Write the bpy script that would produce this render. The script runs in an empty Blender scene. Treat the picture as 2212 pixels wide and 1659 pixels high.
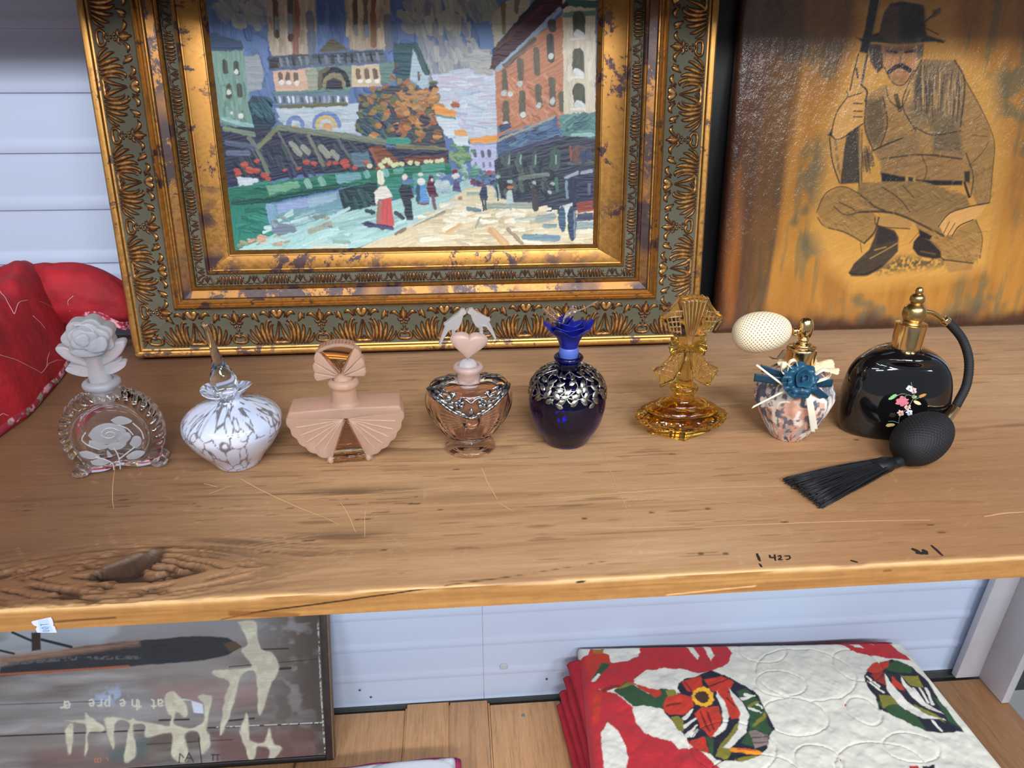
import bpy, bmesh, math, random
import numpy as np
from mathutils import Vector, Matrix

# ------------------------------------------------------------------ camera, world, lights, exposure
SC = bpy.context.scene
COL = SC.collection
PW, PH, FPX = 2212.0, 1659.0, 1550.0
PITCH, YAW, CAMZ = math.radians(23.7), math.radians(4.5), 0.40
_cp, _sp, _cs, _ss = math.cos(PITCH), math.sin(PITCH), math.cos(YAW), math.sin(YAW)
CR = np.array([_cs, -_ss, 0.0]); CF = np.array([_ss * _cp, _cs * _cp, -_sp]); CU = np.cross(CR, CF)
CC = np.array([0, 0, CAMZ])
cam_d = bpy.data.cameras.new('camera'); cam = bpy.data.objects.new('camera', cam_d); COL.objects.link(cam)
cam_d.sensor_width = 36.0; cam_d.sensor_fit = 'HORIZONTAL'; cam_d.lens = FPX * 36.0 / PW
cam_d.clip_start = 0.02; cam_d.clip_end = 50
cam_d.dof.use_dof = True; cam_d.dof.focus_distance = 0.86; cam_d.dof.aperture_fstop = 20
_m = Matrix(((CR[0], CU[0], -CF[0], 0), (CR[1], CU[1], -CF[1], 0), (CR[2], CU[2], -CF[2], CAMZ), (0, 0, 0, 1)))
cam.matrix_world = _m
SC.camera = cam
SC.view_settings.view_transform = 'Standard'; SC.view_settings.look = 'None'
SC.view_settings.gamma = 1.0; SC.view_settings.use_curve_mapping = False
SC.view_settings.exposure = 0.15
SC.cycles.max_bounces = 20; SC.cycles.transmission_bounces = 18; SC.cycles.glossy_bounces = 8
wd = bpy.data.worlds.new('room_light'); SC.world = wd; wd.use_nodes = True
wd.node_tree.nodes['Background'].inputs[0].default_value = (0.86, 0.92, 1.0, 1)
wd.node_tree.nodes['Background'].inputs[1].default_value = 0.24

def strip(name, loc, target, sx, sy, power, col=(1, 1, 1)):
    d = bpy.data.lights.new(name, 'AREA'); d.shape = 'RECTANGLE'; d.size = sx; d.size_y = sy
    d.energy = power; d.color = col
    o = bpy.data.objects.new(name, d); COL.objects.link(o)
    o.location = loc
    o.rotation_euler = (Vector(target) - Vector(loc)).to_track_quat('-Z', 'Y').to_euler()
    return o
# rows of ceiling tubes in the shop, in front of and above the shelves
for x, y, z, pw in ((-1.45, -1.05, 1.95, 10), (0.25, -1.05, 1.95, 30), (1.75, -0.95, 1.95, 15), (-1.45, -2.5, 1.95, 34), (0.25, -2.5, 1.95, 70), (1.9, -2.4, 1.95, 40)):
    strip('ceiling_light', (x, y, z), (0.2, 0.9, -0.15), 1.15, 0.16, pw, (0.93, 0.965, 1.0))

# ------------------------------------------------------------------ unprojection helpers (photo pixel -> point on a real plane)
def ray(px, py): return CF + CR * (px - PW / 2) / FPX - CU * (py - PH / 2) / FPX
def onz(px, py, z=0.0):
    d = ray(px, py); return CC + d * ((z - CAMZ) / d[2])
def ony(px, py, y):
    d = ray(px, py); return CC + d * (y / d[1])
class Plane:
    """a flat thing standing at O, leaning back by a degrees; u right, w up, n towards the room"""
    def __init__(s, O, a, yaw=0.0):
        a = math.radians(a); y = math.radians(yaw)
        s.O = np.array(O, float)
        s.u = np.array([math.cos(y), math.sin(y), 0]); back = np.array([-math.sin(y), math.cos(y), 0])
        s.w = back * math.sin(a) + np.array([0, 0, math.cos(a)]); s.n = np.cross(s.u, s.w)
    def uv(s, px, py, d=0.0):
        r = ray(px, py); p0 = s.O + s.n * d
        q = CC + r * (((p0 - CC) @ s.n) / (r @ s.n)) - s.O
        return float(q @ s.u), float(q @ s.w)
    def P(s, u, w, d=0.0):
        u = np.asarray(u, float); w = np.asarray(w, float); d = np.asarray(d, float)
        return s.O + u[..., None] * s.u + w[..., None] * s.w + d[..., None] * s.n

# ------------------------------------------------------------------ noise
_rng = np.random.RandomState(7)
_TAB = _rng.rand(64, 256, 256).astype(np.float32)
def vn(x, y, seed=0):
    T = _TAB[seed % 64]
    xi = np.floor(x).astype(int); yi = np.floor(y).astype(int); fx = x - xi; fy = y - yi
    fx = fx * fx * (3 - 2 * fx); fy = fy * fy * (3 - 2 * fy)
    a = T[yi & 255, xi & 255]; b = T[yi & 255, (xi + 1) & 255]; c = T[(yi + 1) & 255, xi & 255]; d = T[(yi + 1) & 255, (xi + 1) & 255]
    return (a * (1 - fx) + b * fx) * (1 - fy) + (c * (1 - fx) + d * fx) * fy
def fbm(x, y, seed=0, octs=4):
    s = 0; a = 0.5; t = 0
    for i in range(octs):
        s = s + a * vn(x * 2 ** i, y * 2 ** i, seed + i); t += a; a *= 0.5
    return s / t
def sm(a, b, x):
    t = np.clip((x - a) / (b - a), 0, 1); return t * t * (3 - 2 * t)
def lin(c):
    """8-bit sRGB triple -> linear"""
    c = np.asarray(c, float) / 255.0
    return np.where(c <= 0.04045, c / 12.92, ((c + 0.055) / 1.055) ** 2.4)

# ------------------------------------------------------------------ objects
def empty(name, loc=(0, 0, 0), rz=0.0):
    o = bpy.data.objects.new(name, None); COL.objects.link(o); o.location = loc; o.rotation_euler = (0, 0, rz)
    o.empty_display_size = 0.02
    return o
def tag(o, label=None, cat=None, group=None, kind=None):
    if label: o['label'] = label
    if cat: o['category'] = cat
    if group: o['group'] = group
    if kind: o['kind'] = kind
    return o
def link(name, me, mat=None, parent=None, label=None):
    if mat is not None and not me.materials: me.materials.append(mat)
    o = bpy.data.objects.new(name, me); COL.objects.link(o)
    if parent is not None: o.parent = parent
    if label: o['label'] = label
    return o
def mesh(name, V, F, mat, parent=None, smooth=True, col=None, label=None):
    me = bpy.data.meshes.new(name)
    V = np.asarray(V, float)
    me.from_pydata([tuple(v) for v in V], [], [tuple(int(i) for i in f) for f in F])
    if smooth: me.polygons.foreach_set('use_smooth', [True] * len(me.polygons))
    if col is not None: setcol(me, col)
    me.update()
    return link(name, me, mat, parent, label)
def setcol(me, col):
    col = np.asarray(col, np.float32).reshape(-1, col.shape[-1])
    if col.shape[1] == 3: col = np.concatenate([col, np.ones((len(col), 1), np.float32)], 1)
    at = me.color_attributes.new('col', 'FLOAT_COLOR', 'POINT'); at.data.foreach_set('color', col.ravel())
def gridmesh(name, P, col=None, wu=False, wv=False, keep=None, smooth=True):
    """P (n,m,3) points -> quad mesh; wu / wv close the row / column direction"""
    n, m = P.shape[:2]
    idx = np.arange(n * m).reshape(n, m)
    A = np.concatenate([idx, idx[:1]], 0) if wu else idx
    A = np.concatenate([A, A[:, :1]], 1) if wv else A
    F = np.stack([A[:-1, :-1], A[:-1, 1:], A[1:, 1:], A[1:, :-1]], -1).reshape(-1, 4)
    if keep is not None: F = F[keep.ravel()]
    me = bpy.data.meshes.new(name)
    me.vertices.add(n * m); me.vertices.foreach_set('co', P.reshape(-1).astype(np.float32))
    me.loops.add(F.size); me.loops.foreach_set('vertex_index', F.ravel().astype(np.int32))
    me.polygons.add(len(F)); me.polygons.foreach_set('loop_start', np.arange(0, F.size, 4, dtype=np.int32))
    me.polygons.foreach_set('loop_total', np.full(len(F), 4, np.int32))
    if smooth: me.polygons.foreach_set('use_smooth', np.ones(len(F), bool))
    me.update(calc_edges=True)
    if col is not None: setcol(me, col)
    return me
def grid(name, P, mat, parent=None, col=None, label=None, **k):
    return link(name, gridmesh(name, P, col, **k), mat, parent, label)
def revolve(prof, seg=64, sx=1.0, sy=1.0, mod=None):
    """profile (r,z) rows -> grid (rows, seg, 3); rows run bottom to top, faces outwards"""
    prof = np.asarray(prof, float); th = np.linspace(0, 2 * math.pi, seg, endpoint=False)
    R = np.repeat(prof[:, :1], seg, 1); Z = np.repeat(prof[:, 1:2], seg, 1); T = np.repeat(th[None], len(prof), 0)
    if mod is not None: R, Z = mod(R, Z, T)
    return np.stack([R * np.cos(T) * sx, R * np.sin(T) * sy, Z], -1)
def spline(pts, n):
    """smooth curve through control rows (any dimension), n samples"""
    p = np.asarray(pts, float)
    if len(p) < 3: 
        t = np.linspace(0, 1, n)[:, None]; return p[0] * (1 - t) + p[-1] * t
    q = np.concatenate([[2 * p[0] - p[1]], p, [2 * p[-1] - p[-2]]]); L = len(p) - 1
    t = np.linspace(0, L, n); i = np.clip(t.astype(int), 0, L - 1); f = (t - i)[:, None]
    a, b, c, d = q[i], q[i + 1], q[i + 2], q[i + 3]
    return 0.5 * ((2 * b) + (-a + c) * f + (2 * a - 5 * b + 4 * c - d) * f ** 2 + (-a + 3 * b - 3 * c + d) * f ** 3)
def lathe(name, prof, mat, parent=None, seg=64, sx=1, sy=1, mod=None, close=True, smoothn=0, label=None, col=None):
    if smoothn: prof = spline(prof, smoothn)
    prof = np.asarray(prof, float)
    if close:
        prof = np.concatenate([[[1e-5, prof[0, 1]]], prof, [[1e-5, prof[-1, 1]]]])
    G = revolve(prof, seg, sx, sy, mod)
    return grid(name, G, mat, parent, wv=True, label=label, col=None if col is None else col(G))
def tube_grid(pts, rad, seg=10, flat=1.0, up=(0, 0, 1)):
    pts = np.asarray(pts, float); n = len(pts); rad = np.broadcast_to(np.asarray(rad, float), (n,))
    tan = np.gradient(pts, axis=0); tan /= np.linalg.norm(tan, axis=1)[:, None] + 1e-12
    up = np.asarray(up, float); N = np.cross(tan, up); bad = np.linalg.norm(N, axis=1) < 1e-3
    N[bad] = np.cross(tan[bad], (1, 0.2, 0.1)); N[np.linalg.norm(N, axis=1) < 1e-9] = (1, 0, 0); N /= np.linalg.norm(N, axis=1)[:, None]
    for i in range(1, n):
        if N[i] @ N[i - 1] < 0: N[i] = -N[i]
    B = np.cross(N, tan)
    th = np.linspace(0, 2 * math.pi, seg, endpoint=False)
    G = pts[:, None] + rad[:, None, None] * (np.cos(th)[None, :, None] * N[:, None] + flat * np.sin(th)[None, :, None] * B[:, None])
    cap0 = np.repeat(pts[:1, None], seg, 1); cap1 = np.repeat(pts[-1:, None], seg, 1)
    return np.concatenate([cap0, G, cap1], 0)
def tube(name, pts, rad, mat, parent=None, seg=10, n=0, flat=1.0, up=(0, 0, 1), label=None):
    pts = np.asarray(pts, float)
    if n:
        r = np.broadcast_to(np.asarray(rad, float), (len(pts),))
        q = spline(np.concatenate([pts, r[:, None]], 1), n); pts, rad = q[:, :3], np.maximum(q[:, 3], 1e-5)
    return grid(name, tube_grid(pts, rad, seg, flat, up), mat, parent, wv=True, label=label)
def joingrids(name, Gs, mat, parent=None, wv=True, label=None, smooth=True):
    V, F, o = [], [], 0
    for G in Gs:
        n, m = G.shape[:2]; idx = np.arange(n * m).reshape(n, m) + o
        A = np.concatenate([idx, idx[:, :1]], 1) if wv else idx
        F.append(np.stack([A[:-1, :-1], A[:-1, 1:], A[1:, 1:], A[1:, :-1]], -1).reshape(-1, 4)); V.append(G.reshape(-1, 3)); o += n * m
    return mesh(name, np.concatenate(V), np.concatenate(F), mat, parent, smooth, label=label)
def prism(name, poly, z0, z1, mat, parent=None, bevel=0.0, seg=3, M=None, smooth=True, label=None, angle=35):
    """closed outline (x,y) extruded from z0 to z1, edges rounded; M maps the result"""
    bm = bmesh.new()
    vs = [bm.verts.new((x, y, z0)) for x, y in poly]; f = bm.faces.new(vs)
    if f.normal.z > 0: f.normal_flip()
    bm.normal_update()
    if f.normal.z > 0: f.normal_flip()
    r = bmesh.ops.extrude_face_region(bm, geom=[f])
    bmesh.ops.translate(bm, vec=(0, 0, z1 - z0), verts=[v for v in r['geom'] if isinstance(v, bmesh.types.BMVert)])
    bmesh.ops.recalc_face_normals(bm, faces=bm.faces[:])
    if bevel:
        es = [e for e in bm.edges if len(e.link_faces) == 2 and e.calc_face_angle(0) > math.radians(angle)]
        bmesh.ops.bevel(bm, geom=es, offset=bevel, segments=seg, profile=0.5, affect='EDGES', clamp_overlap=True)
    if M is not None: bmesh.ops.transform(bm, matrix=M, verts=bm.verts[:])
    me = bpy.data.meshes.new(name); bm.to_mesh(me); bm.free()
    o = link(name, me, mat, parent, label)
    if smooth: shade(o)
    return o
def shade(o, ang=40):
    me = o.data
    me.polygons.foreach_set('use_smooth', [True] * len(me.polygons))
    try: me.set_sharp_from_angle(angle=math.radians(ang))
    except Exception: pass
def box(name, lo, hi, mat, parent=None, bevel=0.0015, M=None, label=None):
    lo = np.array(lo, float); hi = np.array(hi, float)
    return prism(name, [(lo[0], lo[1]), (hi[0], lo[1]), (hi[0], hi[1]), (lo[0], hi[1])], lo[2], hi[2], mat, parent, bevel, 2, M, label=label)

# ------------------------------------------------------------------ materials
class NT:
    def __init__(s, name):
        s.m = bpy.data.materials.new(name); s.m.use_nodes = True; s.t = s.m.node_tree; s.b = s.t.nodes['Principled BSDF']
    def n(s, kind, **k):
        nd = s.t.nodes.new('ShaderNode' + kind)
        for a, v in k.items():
            if isinstance(a, str) and hasattr(nd, a): setattr(nd, a, v)
        return nd
    def l(s, a, b): s.t.links.new(a, b)
    def coords(s, scale=(1, 1, 1), kind='Object', rot=(0, 0, 0)):
        tc = s.n('TexCoord'); mp = s.n('Mapping'); mp.inputs['Scale'].default_value = scale; mp.inputs['Rotation'].default_value = rot
        s.l(tc.outputs[kind], mp.inputs['Vector']); return mp.outputs[0]
    def noise(s, scale, vec=None, detail=4, rough=0.6, dist=0.0):
        nd = s.n('TexNoise'); nd.inputs['Scale'].default_value = scale; nd.inputs['Detail'].default_value = detail
        nd.inputs['Roughness'].default_value = rough; nd.inputs['Distortion'].default_value = dist
        if vec is not None: s.l(vec, nd.inputs['Vector'])
        return nd.outputs['Fac']
    def ramp(s, fac, stops):
        r = s.n('ValToRGB'); e = r.color_ramp.elements
        while len(e) > len(stops): e.remove(e[-1])
        while len(e) < len(stops): e.new(0.5)
        for i, (p, c) in enumerate(stops):
            e[i].position = p; e[i].color = tuple(c) + (1,) if len(c) == 3 else c
        s.l(fac, r.inputs[0]); return r.outputs[0]
    def mix(s, fac, a, b, mode='MIX'):
        x = s.n('Mix'); x.data_type = 'RGBA'; x.blend_type = mode
        for v, i in ((fac, 0), (a, 6), (b, 7)):
            if hasattr(v, 'is_output'): s.l(v, x.inputs[i])
            else: x.inputs[i].default_value = v if i == 0 else (tuple(v) + (1,) if len(v) == 3 else v)
        return x.outputs[2]
    def attr(s, name='col'):
        a = s.n('VertexColor'); a.layer_name = name; return a
    def bump(s, h, strength=0.3, dist=0.001):
        b = s.n('Bump'); b.inputs['Strength'].default_value = strength; b.inputs['Distance'].default_value = dist
        s.l(h, b.inputs['Height']); s.l(b.outputs[0], s.b.inputs['Normal'])
    def color(s, c):
        if hasattr(c, 'is_output'): s.l(c, s.b.inputs['Base Color'])
        else: s.b.inputs['Base Color'].default_value = tuple(c) + (1,)
    def set(s, **k):
        names = dict(rough='Roughness', metal='Metallic', trans='Transmission Weight', ior='IOR', coat='Coat Weight', coat_rough='Coat Roughness', spec='Specular IOR Level', sheen='Sheen Weight', sss='Subsurface Weight', alpha='Alpha', film='Thin Film Thickness', film_ior='Thin Film IOR')
        for a, v in k.items():
            i = s.b.inputs[names[a]]
            if hasattr(v, 'is_output'): s.l(v, i)
            else: i.default_value = v
        return s
def plain(name, c, rough=0.5, noise=0.0, nscale=60, bump=0.0, bscale=400, **k):
    t = NT(name); c = lin(c)
    if noise:
        f = t.noise(nscale, t.coords())
        t.color(t.ramp(f, [(0.3, np.clip(c * (1 - noise), 0, 1)), (0.7, np.clip(c * (1 + noise), 0, 1))]))
    else: t.color(c)
    t.set(rough=rough, **k)
    if bump: t.bump(t.noise(bscale, t.coords()), bump, 0.0006)
    return t.m
def painted(name, rough=0.5, bump=0.0, bscale=500, vary=0.0, **k):
    """colour laid on per vertex, with fine relief"""
    t = NT(name); a = t.attr()
    if vary:
        f = t.noise(900, t.coords(), 3); t.color(t.mix(1.0, a.outputs[0], t.ramp(f, [(0.25, (1 - vary,) * 3), (0.75, (1 + vary,) * 3)]), 'MULTIPLY'))
    else: t.color(a.outputs[0])
    t.set(rough=rough, **k)
    if bump: t.bump(t.noise(bscale, t.coords()), bump, 0.0006)
    return t.m
def glass(name, c, rough=0.0, ior=1.5, noise=0.0, nscale=120, **k):
    t = NT(name); t.color(np.asarray(c, float)); t.set(rough=rough, trans=1.0, ior=ior, **k)
    if noise: t.bump(t.noise(nscale, t.coords(), 3), noise, 0.002)
    return t.m

# ------------------------------------------------------------------ canvas for flat pictures
class Canvas:
    def __init__(s, u0, u1, w0, w1, res, base, T):
        """T maps photo pixels to the picture's own (u, w) metres"""
        s.u0, s.w0, s.res = u0, w0, res
        s.nx = int(round((u1 - u0) / res)) + 1; s.ny = int(round((w1 - w0) / res)) + 1
        s.U, s.W = np.meshgrid(u0 + np.arange(s.nx) * res, w0 + np.arange(s.ny) * res)
        s.c = np.ones((s.ny, s.nx, 3)) * lin(base); s.h = np.zeros((s.ny, s.nx)); s.T = T; s.k = 0
    def pts(s, pts): return np.array([s.T(*p) for p in pts])
    def _win(s, lo, hi, pad):
        i0 = max(int((lo[0] - pad - s.u0) / s.res), 0); i1 = min(int((hi[0] + pad - s.u0) / s.res) + 2, s.nx)
        j0 = max(int((lo[1] - pad - s.w0) / s.res), 0); j1 = min(int((hi[1] + pad - s.w0) / s.res) + 2, s.ny)
        return (slice(j0, j1), slice(i0, i1)) if i1 > i0 and j1 > j0 else None
    def _lay(s, sl, m, col, var, ang, relief, streak=0.0016):
        s.k += 1
        if var or relief:
            U, W = s.U[sl], s.W[sl]; ca, sa = math.cos(ang), math.sin(ang)
            x = (U * ca + W * sa) / 0.02; y = (-U * sa + W * ca) / streak
            g = fbm(x + s.k * 7.3, y + s.k * 3.1, s.k % 50, 2)
        if var:
            c = lin(np.clip(np.asarray(col, float), 0, 255))[None, None] * (1 + var * 2 * (g[..., None] - 0.5))
        else: c = lin(col)[None, None]
        s.c[sl] = s.c[sl] * (1 - m[..., None]) + np.clip(c, 0, 1) * m[..., None]
        if relief: s.h[sl] = s.h[sl] * (1 - m) + m * relief * (0.25 + g * 1.2)
    def poly(s, px, col, var=0.12, ang=0.0, relief=0.0, soft=0.5, wob=0.0, uv=False, a=1.0, noisy=None):
        p = np.asarray(px, float) if uv else s.pts(px)
        sl = s._win(p.min(0), p.max(0), 3 * s.res + wob * 3)
        if sl is None: return
        U, W = s.U[sl], s.W[sl]
        if wob:
            U = U + wob * 2 * (fbm(s.U[sl] / 0.012 + s.k, s.W[sl] / 0.012, 3, 2) - 0.5); W = W + wob * 2 * (fbm(s.U[sl] / 0.012, s.W[sl] / 0.012 + s.k, 9, 2) - 0.5)
        ins = np.zeros(U.shape, bool); dist = np.full(U.shape, 1e9)
        for (x0, y0), (x1, y1) in zip(p, np.roll(p, -1, 0)):
            if abs(y1 - y0) > 1e-12:
                c = ((y0 > W) != (y1 > W)) & (U < (x1 - x0) * (W - y0) / (y1 - y0) + x0); ins ^= c
            dx, dy = x1 - x0, y1 - y0; L = dx * dx + dy * dy + 1e-18
            t = np.clip(((U - x0) * dx + (W - y0) * dy) / L, 0, 1); dist = np.minimum(dist, np.hypot(U - x0 - t * dx, W - y0 - t * dy))
        sd = np.where(ins, dist, -dist); e = soft * s.res
        m = np.clip((sd + e) / (2 * e), 0, 1) * a
        if noisy is not None: m = m * np.clip((fbm(s.U[sl] / noisy, s.W[sl] / noisy, s.k % 40, 3) - 0.35) * 5, 0, 1)
        s._lay(sl, m, col, var, ang, relief)
    def line(s, px, wd, col, var=0.12, relief=0.0, soft=0.6, wd1=None, uv=False, curve=0, a=1.0, dry=0.0):
        """a brush stroke along a polyline; wd in photo pixels"""
        p = np.asarray(px, float) if uv else s.pts(px)
        if curve: p = spline(p, curve)
        sc = 1.0 if uv else s.pxm
        r0 = wd * sc / 2; r1 = (wd if wd1 is None else wd1) * sc / 2
        sl = s._win(p.min(0), p.max(0), max(r0, r1) + 3 * s.res)
        if sl is None: return
        U, W = s.U[sl], s.W[sl]; best = np.full(U.shape, -1e9); n = len(p) - 1
        for i in range(n):
            (x0, y0), (x1, y1) = p[i], p[i + 1]; dx, dy = x1 - x0, y1 - y0; L = dx * dx + dy * dy + 1e-18
            t = np.clip(((U - x0) * dx + (W - y0) * dy) / L, 0, 1)
            best = np.maximum(best, r0 + (r1 - r0) * (i + t) / n - np.hypot(U - x0 - t * dx, W - y0 - t * dy))
        e = soft * s.res; m = np.clip((best + e) / (2 * e), 0, 1) * a
        if dry: m = m * np.clip((fbm(U / 0.004, W / 0.004, s.k % 40, 3) - dry) * 6, 0, 1)
        ang = math.atan2(p[-1][1] - p[0][1], p[-1][0] - p[0][0])
        s._lay(sl, m, col, var, ang, relief)
    def dab(s, x, y, rx, ry, col, rot=0.0, var=0.15, relief=0.0, a=1.0, soft=0.7):
        t = np.linspace(0, 2 * math.pi, 14, endpoint=False); c, q = math.cos(rot), math.sin(rot)
        s.poly([(x + rx * math.cos(k) * c - ry * math.sin(k) * q, y + rx * math.cos(k) * q + ry * math.sin(k) * c) for k in t], col, var, -rot, relief, soft, a=a)
    def field(s, m, col):
        s.c = s.c * (1 - m[..., None]) + lin(col) * m[..., None]

# ================================================================== the setting
M_wall = NT('white_wall_metal'); M_wall.color(lin((198, 212, 238))); M_wall.set(rough=0.38); M_wall = M_wall.m
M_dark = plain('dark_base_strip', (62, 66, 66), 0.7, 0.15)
M_floor = plain('dark_concrete', (58, 60, 62), 0.8, 0.3, 8)
WALL_Y = 1.19
def wall_panel(name, x0, x1, parent):
    zs, ys = [], []
    z = -0.9
    prof = []
    # repeating clapboard: flat field, a soft raised bead, then a small recessed step
    base = -0.9095
    k = 0
    while base < 1.3:
        prof += [(base + 0.000, 0.0045), (base + 0.0015, 0.0005), (base + 0.004, 0.0), (base + 0.013, 0.0),
                 (base + 0.020, 0.0032), (base + 0.024, 0.0040), (base + 0.080, 0.0040), (base + 0.0835, 0.0050)]
        base += 0.0851; k += 1
    prof = np.array(prof)
    P = np.zeros((2, len(prof), 3)); P[0, :, 0] = x0; P[1, :, 0] = x1
    P[:, :, 1] = WALL_Y + prof[None, :, 1]; P[:, :, 2] = prof[None, :, 0]
    o = grid(name, P, M_wall, parent); shade(o, 50); return o
wall = tag(empty('wall_back', (0, WALL_Y, -0.9)), 'white horizontally ribbed metal wall behind the shelves', kind='structure')
for x0, x1 in ((-2.2, 0.0305), (0.0315, 2.4)):
    o = wall_panel('wall_panel', x0, x1, None); o.parent = wall; o.matrix_parent_inverse = Matrix.Translation((0, -WALL_Y, 0.9))
for px, py in ((1088, 1441),):
    p = ony(px, py, WALL_Y + 0.002)
    o = lathe('plug_cap', [(0.0095, -0.0), (0.0092, 0.0006), (0.0075, 0.0012)], plain('wall_plug', (196, 202, 208), 0.45), wall, 28)
    o.matrix_local = Matrix.Translation(Vector(p) - wall.location) @ Matrix.Rotation(math.radians(90), 4, 'X')
for px, py in ((777, 1491), (801, 1506), (1181, 1467)):
    p = ony(px, py, WALL_Y - 0.0005)
    o = lathe('nail', [(0.0024, 0), (0.002, 0.001)], M_dark, wall, 10)
    o.matrix_local = Matrix.Translation(Vector(p) - wall.location) @ Matrix.Rotation(math.radians(90), 4, 'X')
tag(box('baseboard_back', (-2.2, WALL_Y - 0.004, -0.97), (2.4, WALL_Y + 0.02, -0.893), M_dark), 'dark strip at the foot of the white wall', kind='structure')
tag(box('floor', (-3.0, -3.0, -1.36), (3.2, 1.3, -1.33), M_floor), 'dark floor under the shelves', kind='structure')

# ------------------------------------------------------------------ the wide wooden shelf
SF, SB, SX0, SX1, STH = 0.4885, 1.158, -0.80, 1.22, 0.0228
def shelf_points():
    ys = np.concatenate([[SF, SF + 0.0006, SF + 0.0016], np.arange(SF + 0.003, 0.80, 0.0018), np.arange(0.80, SB, 0.0030), [SB]])
    xs = np.concatenate([np.arange(SX0, -0.52, 0.005), np.arange(-0.52, 0.70, 0.0025), np.arange(0.70, SX1 + 0.005, 0.005)])
    return np.meshgrid(xs, ys)
X, Y = shelf_points()
# warped grain coordinate: fibres bow around the knot
kx, ky = onz(268, 1238)[:2]
kd = np.hypot((X - kx) / 1.9, Y - ky)
bow = np.sign(Y - ky) * 0.055 * np.exp(-(((X - kx) / 0.10) ** 2)) * np.exp(-((Y - ky) / 0.05) ** 2)
gy = Y - bow + 0.010 * (fbm(X * 2.2, Y * 3, 11, 2) - 0.5)
g1 = fbm(X * 3.0, gy * 70, 1, 3); g2 = fbm(X * 9.0, gy * 260, 4, 3); g3 = fbm(X * 28, gy * 420, 8, 2); big = fbm(X * 2.4, Y * 6, 14, 3)
c_lo, c_mid, c_hi = lin((128, 92, 62)), lin((176, 136, 98)), lin((202, 166, 128))
v = np.clip(0.50 + 0.34 * (g1 - 0.5) + 0.34 * (g2 - 0.5) + 0.22 * (g3 - 0.5) + 0.55 * (big - 0.5), 0, 1)
v = v + 0.10 * sm(-0.25, 0.2, X) - 0.20 * sm(-0.1, -0.5, X)  # brighter middle and dimmer left: light falloff put into the wood tone
def lerp3(v):
    v = np.clip(v, 0, 1)[..., None]
    return np.where(v < 0.5, c_lo * (1 - 2 * v) + c_mid * 2 * v, c_mid * (2 - 2 * v) + c_hi * (2 * v - 1))
C = lerp3(v); Hh = 0.0002 * (g2 - 0.5)
def darken(m, col, a=1.0):
    global C
    m = np.clip(m * a, 0, 1)[..., None]; C = C * (1 - m) + lin(col) * m
# greyish worn patches and dark weathered grain bands (front left, mid left)
band = np.exp(-((Y - (0.556 + 0.02 * (fbm(X * 4, Y * 0, 21, 2) - 0.5))) / 0.022) ** 2) * sm(0.06, -0.14, X)
darken(band * np.clip((g2 - 0.40) * 4, 0, 1), (70, 50, 36), 0.8)
band2 = np.exp(-((Y - (0.642 - 0.02 * X)) / 0.012) ** 2) * sm(0.0, -0.12, X) * sm(-0.60, -0.30, X + 0.15)
darken(band2 * np.clip((g2 - 0.45) * 5, 0, 1), (72, 50, 34), 0.75)
darken(sm(0.52, 0.75, big) * sm(0.46, 0.62, g1), (120, 92, 72), 0.45)
darken(np.exp(-((Y - 0.735) / 0.012) ** 2) * sm(0.62, 0.70, fbm(X * 5, Y * 40, 33, 3)), (88, 62, 44), 0.7)
darken(sm(0.70, 0.78, fbm(X * 14, gy * 330, 36, 3)), (96, 68, 48), 0.5)
# rear of the shelf a touch greyer
darken(sm(0.86, 1.1, Y), (156, 130, 112), 0.45)
darken(sm(-0.08, -0.42, X), (98, 66, 44), 0.82); darken(sm(0.12, 0.46, X) * sm(.86, .64, Y), (146, 100, 60), 0.72)  # dimmer light towards both ends, painted into the board colour
# front edge wear
darken(np.exp(-((Y - SF) / 0.0035) ** 2) * sm(0.35, 0.5, fbm(X * 18, Y * 60, 41, 3)), (216, 172, 118), 0.8)
# scratches
rs = random.Random(5)
def seg(x0, y0, x1, y1, w, col, a, dry=0.0):
    """line on the board top given in photo pixels"""
    global C
    p0, p1 = onz(x0, y0)[:2], onz(x1, y1)[:2]; d = p1 - p0; L = d @ d + 1e-12
    sel = (X > min(p0[0], p1[0]) - 0.006) & (X < max(p0[0], p1[0]) + 0.006) & (Y > min(p0[1], p1[1]) - 0.006) & (Y < max(p0[1], p1[1]) + 0.006)
    if not sel.any(): return
    xs, ys = X[sel], Y[sel]
    t = np.clip(((xs - p0[0]) * d[0] + (ys - p0[1]) * d[1]) / L, 0, 1); q = np.hypot(xs - p0[0] - t * d[0], ys - p0[1] - t * d[1])
    m = np.clip((w - q) / 0.0009 + 0.4, 0, 1) * a
    if dry: m = m * np.clip((fbm(xs * 160, ys * 160, 17, 2) - dry) * 6, 0, 1)
    C[sel] = C[sel] * (1 - m[:, None]) + lin(col) * m[:, None]
for i in range(260):
    x, y = rs.uniform(0, 2212), rs.uniform(980, 1230); a = rs.choice([rs.gauss(1.1, 0.5), rs.gauss(-0.6, 0.4), rs.gauss(0.05, 0.1)]); l = rs.uniform(10, 70)
    seg(x, y, x + l * math.cos(a), y + l * math.sin(a) * 0.7, rs.uniform(0.0002, 0.0005), rs.choice([(214, 176, 130), (206, 166, 120), (128, 92, 62)]), rs.uniform(0.12, 0.4), 0.3)
LT = (216, 178, 128)
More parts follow.
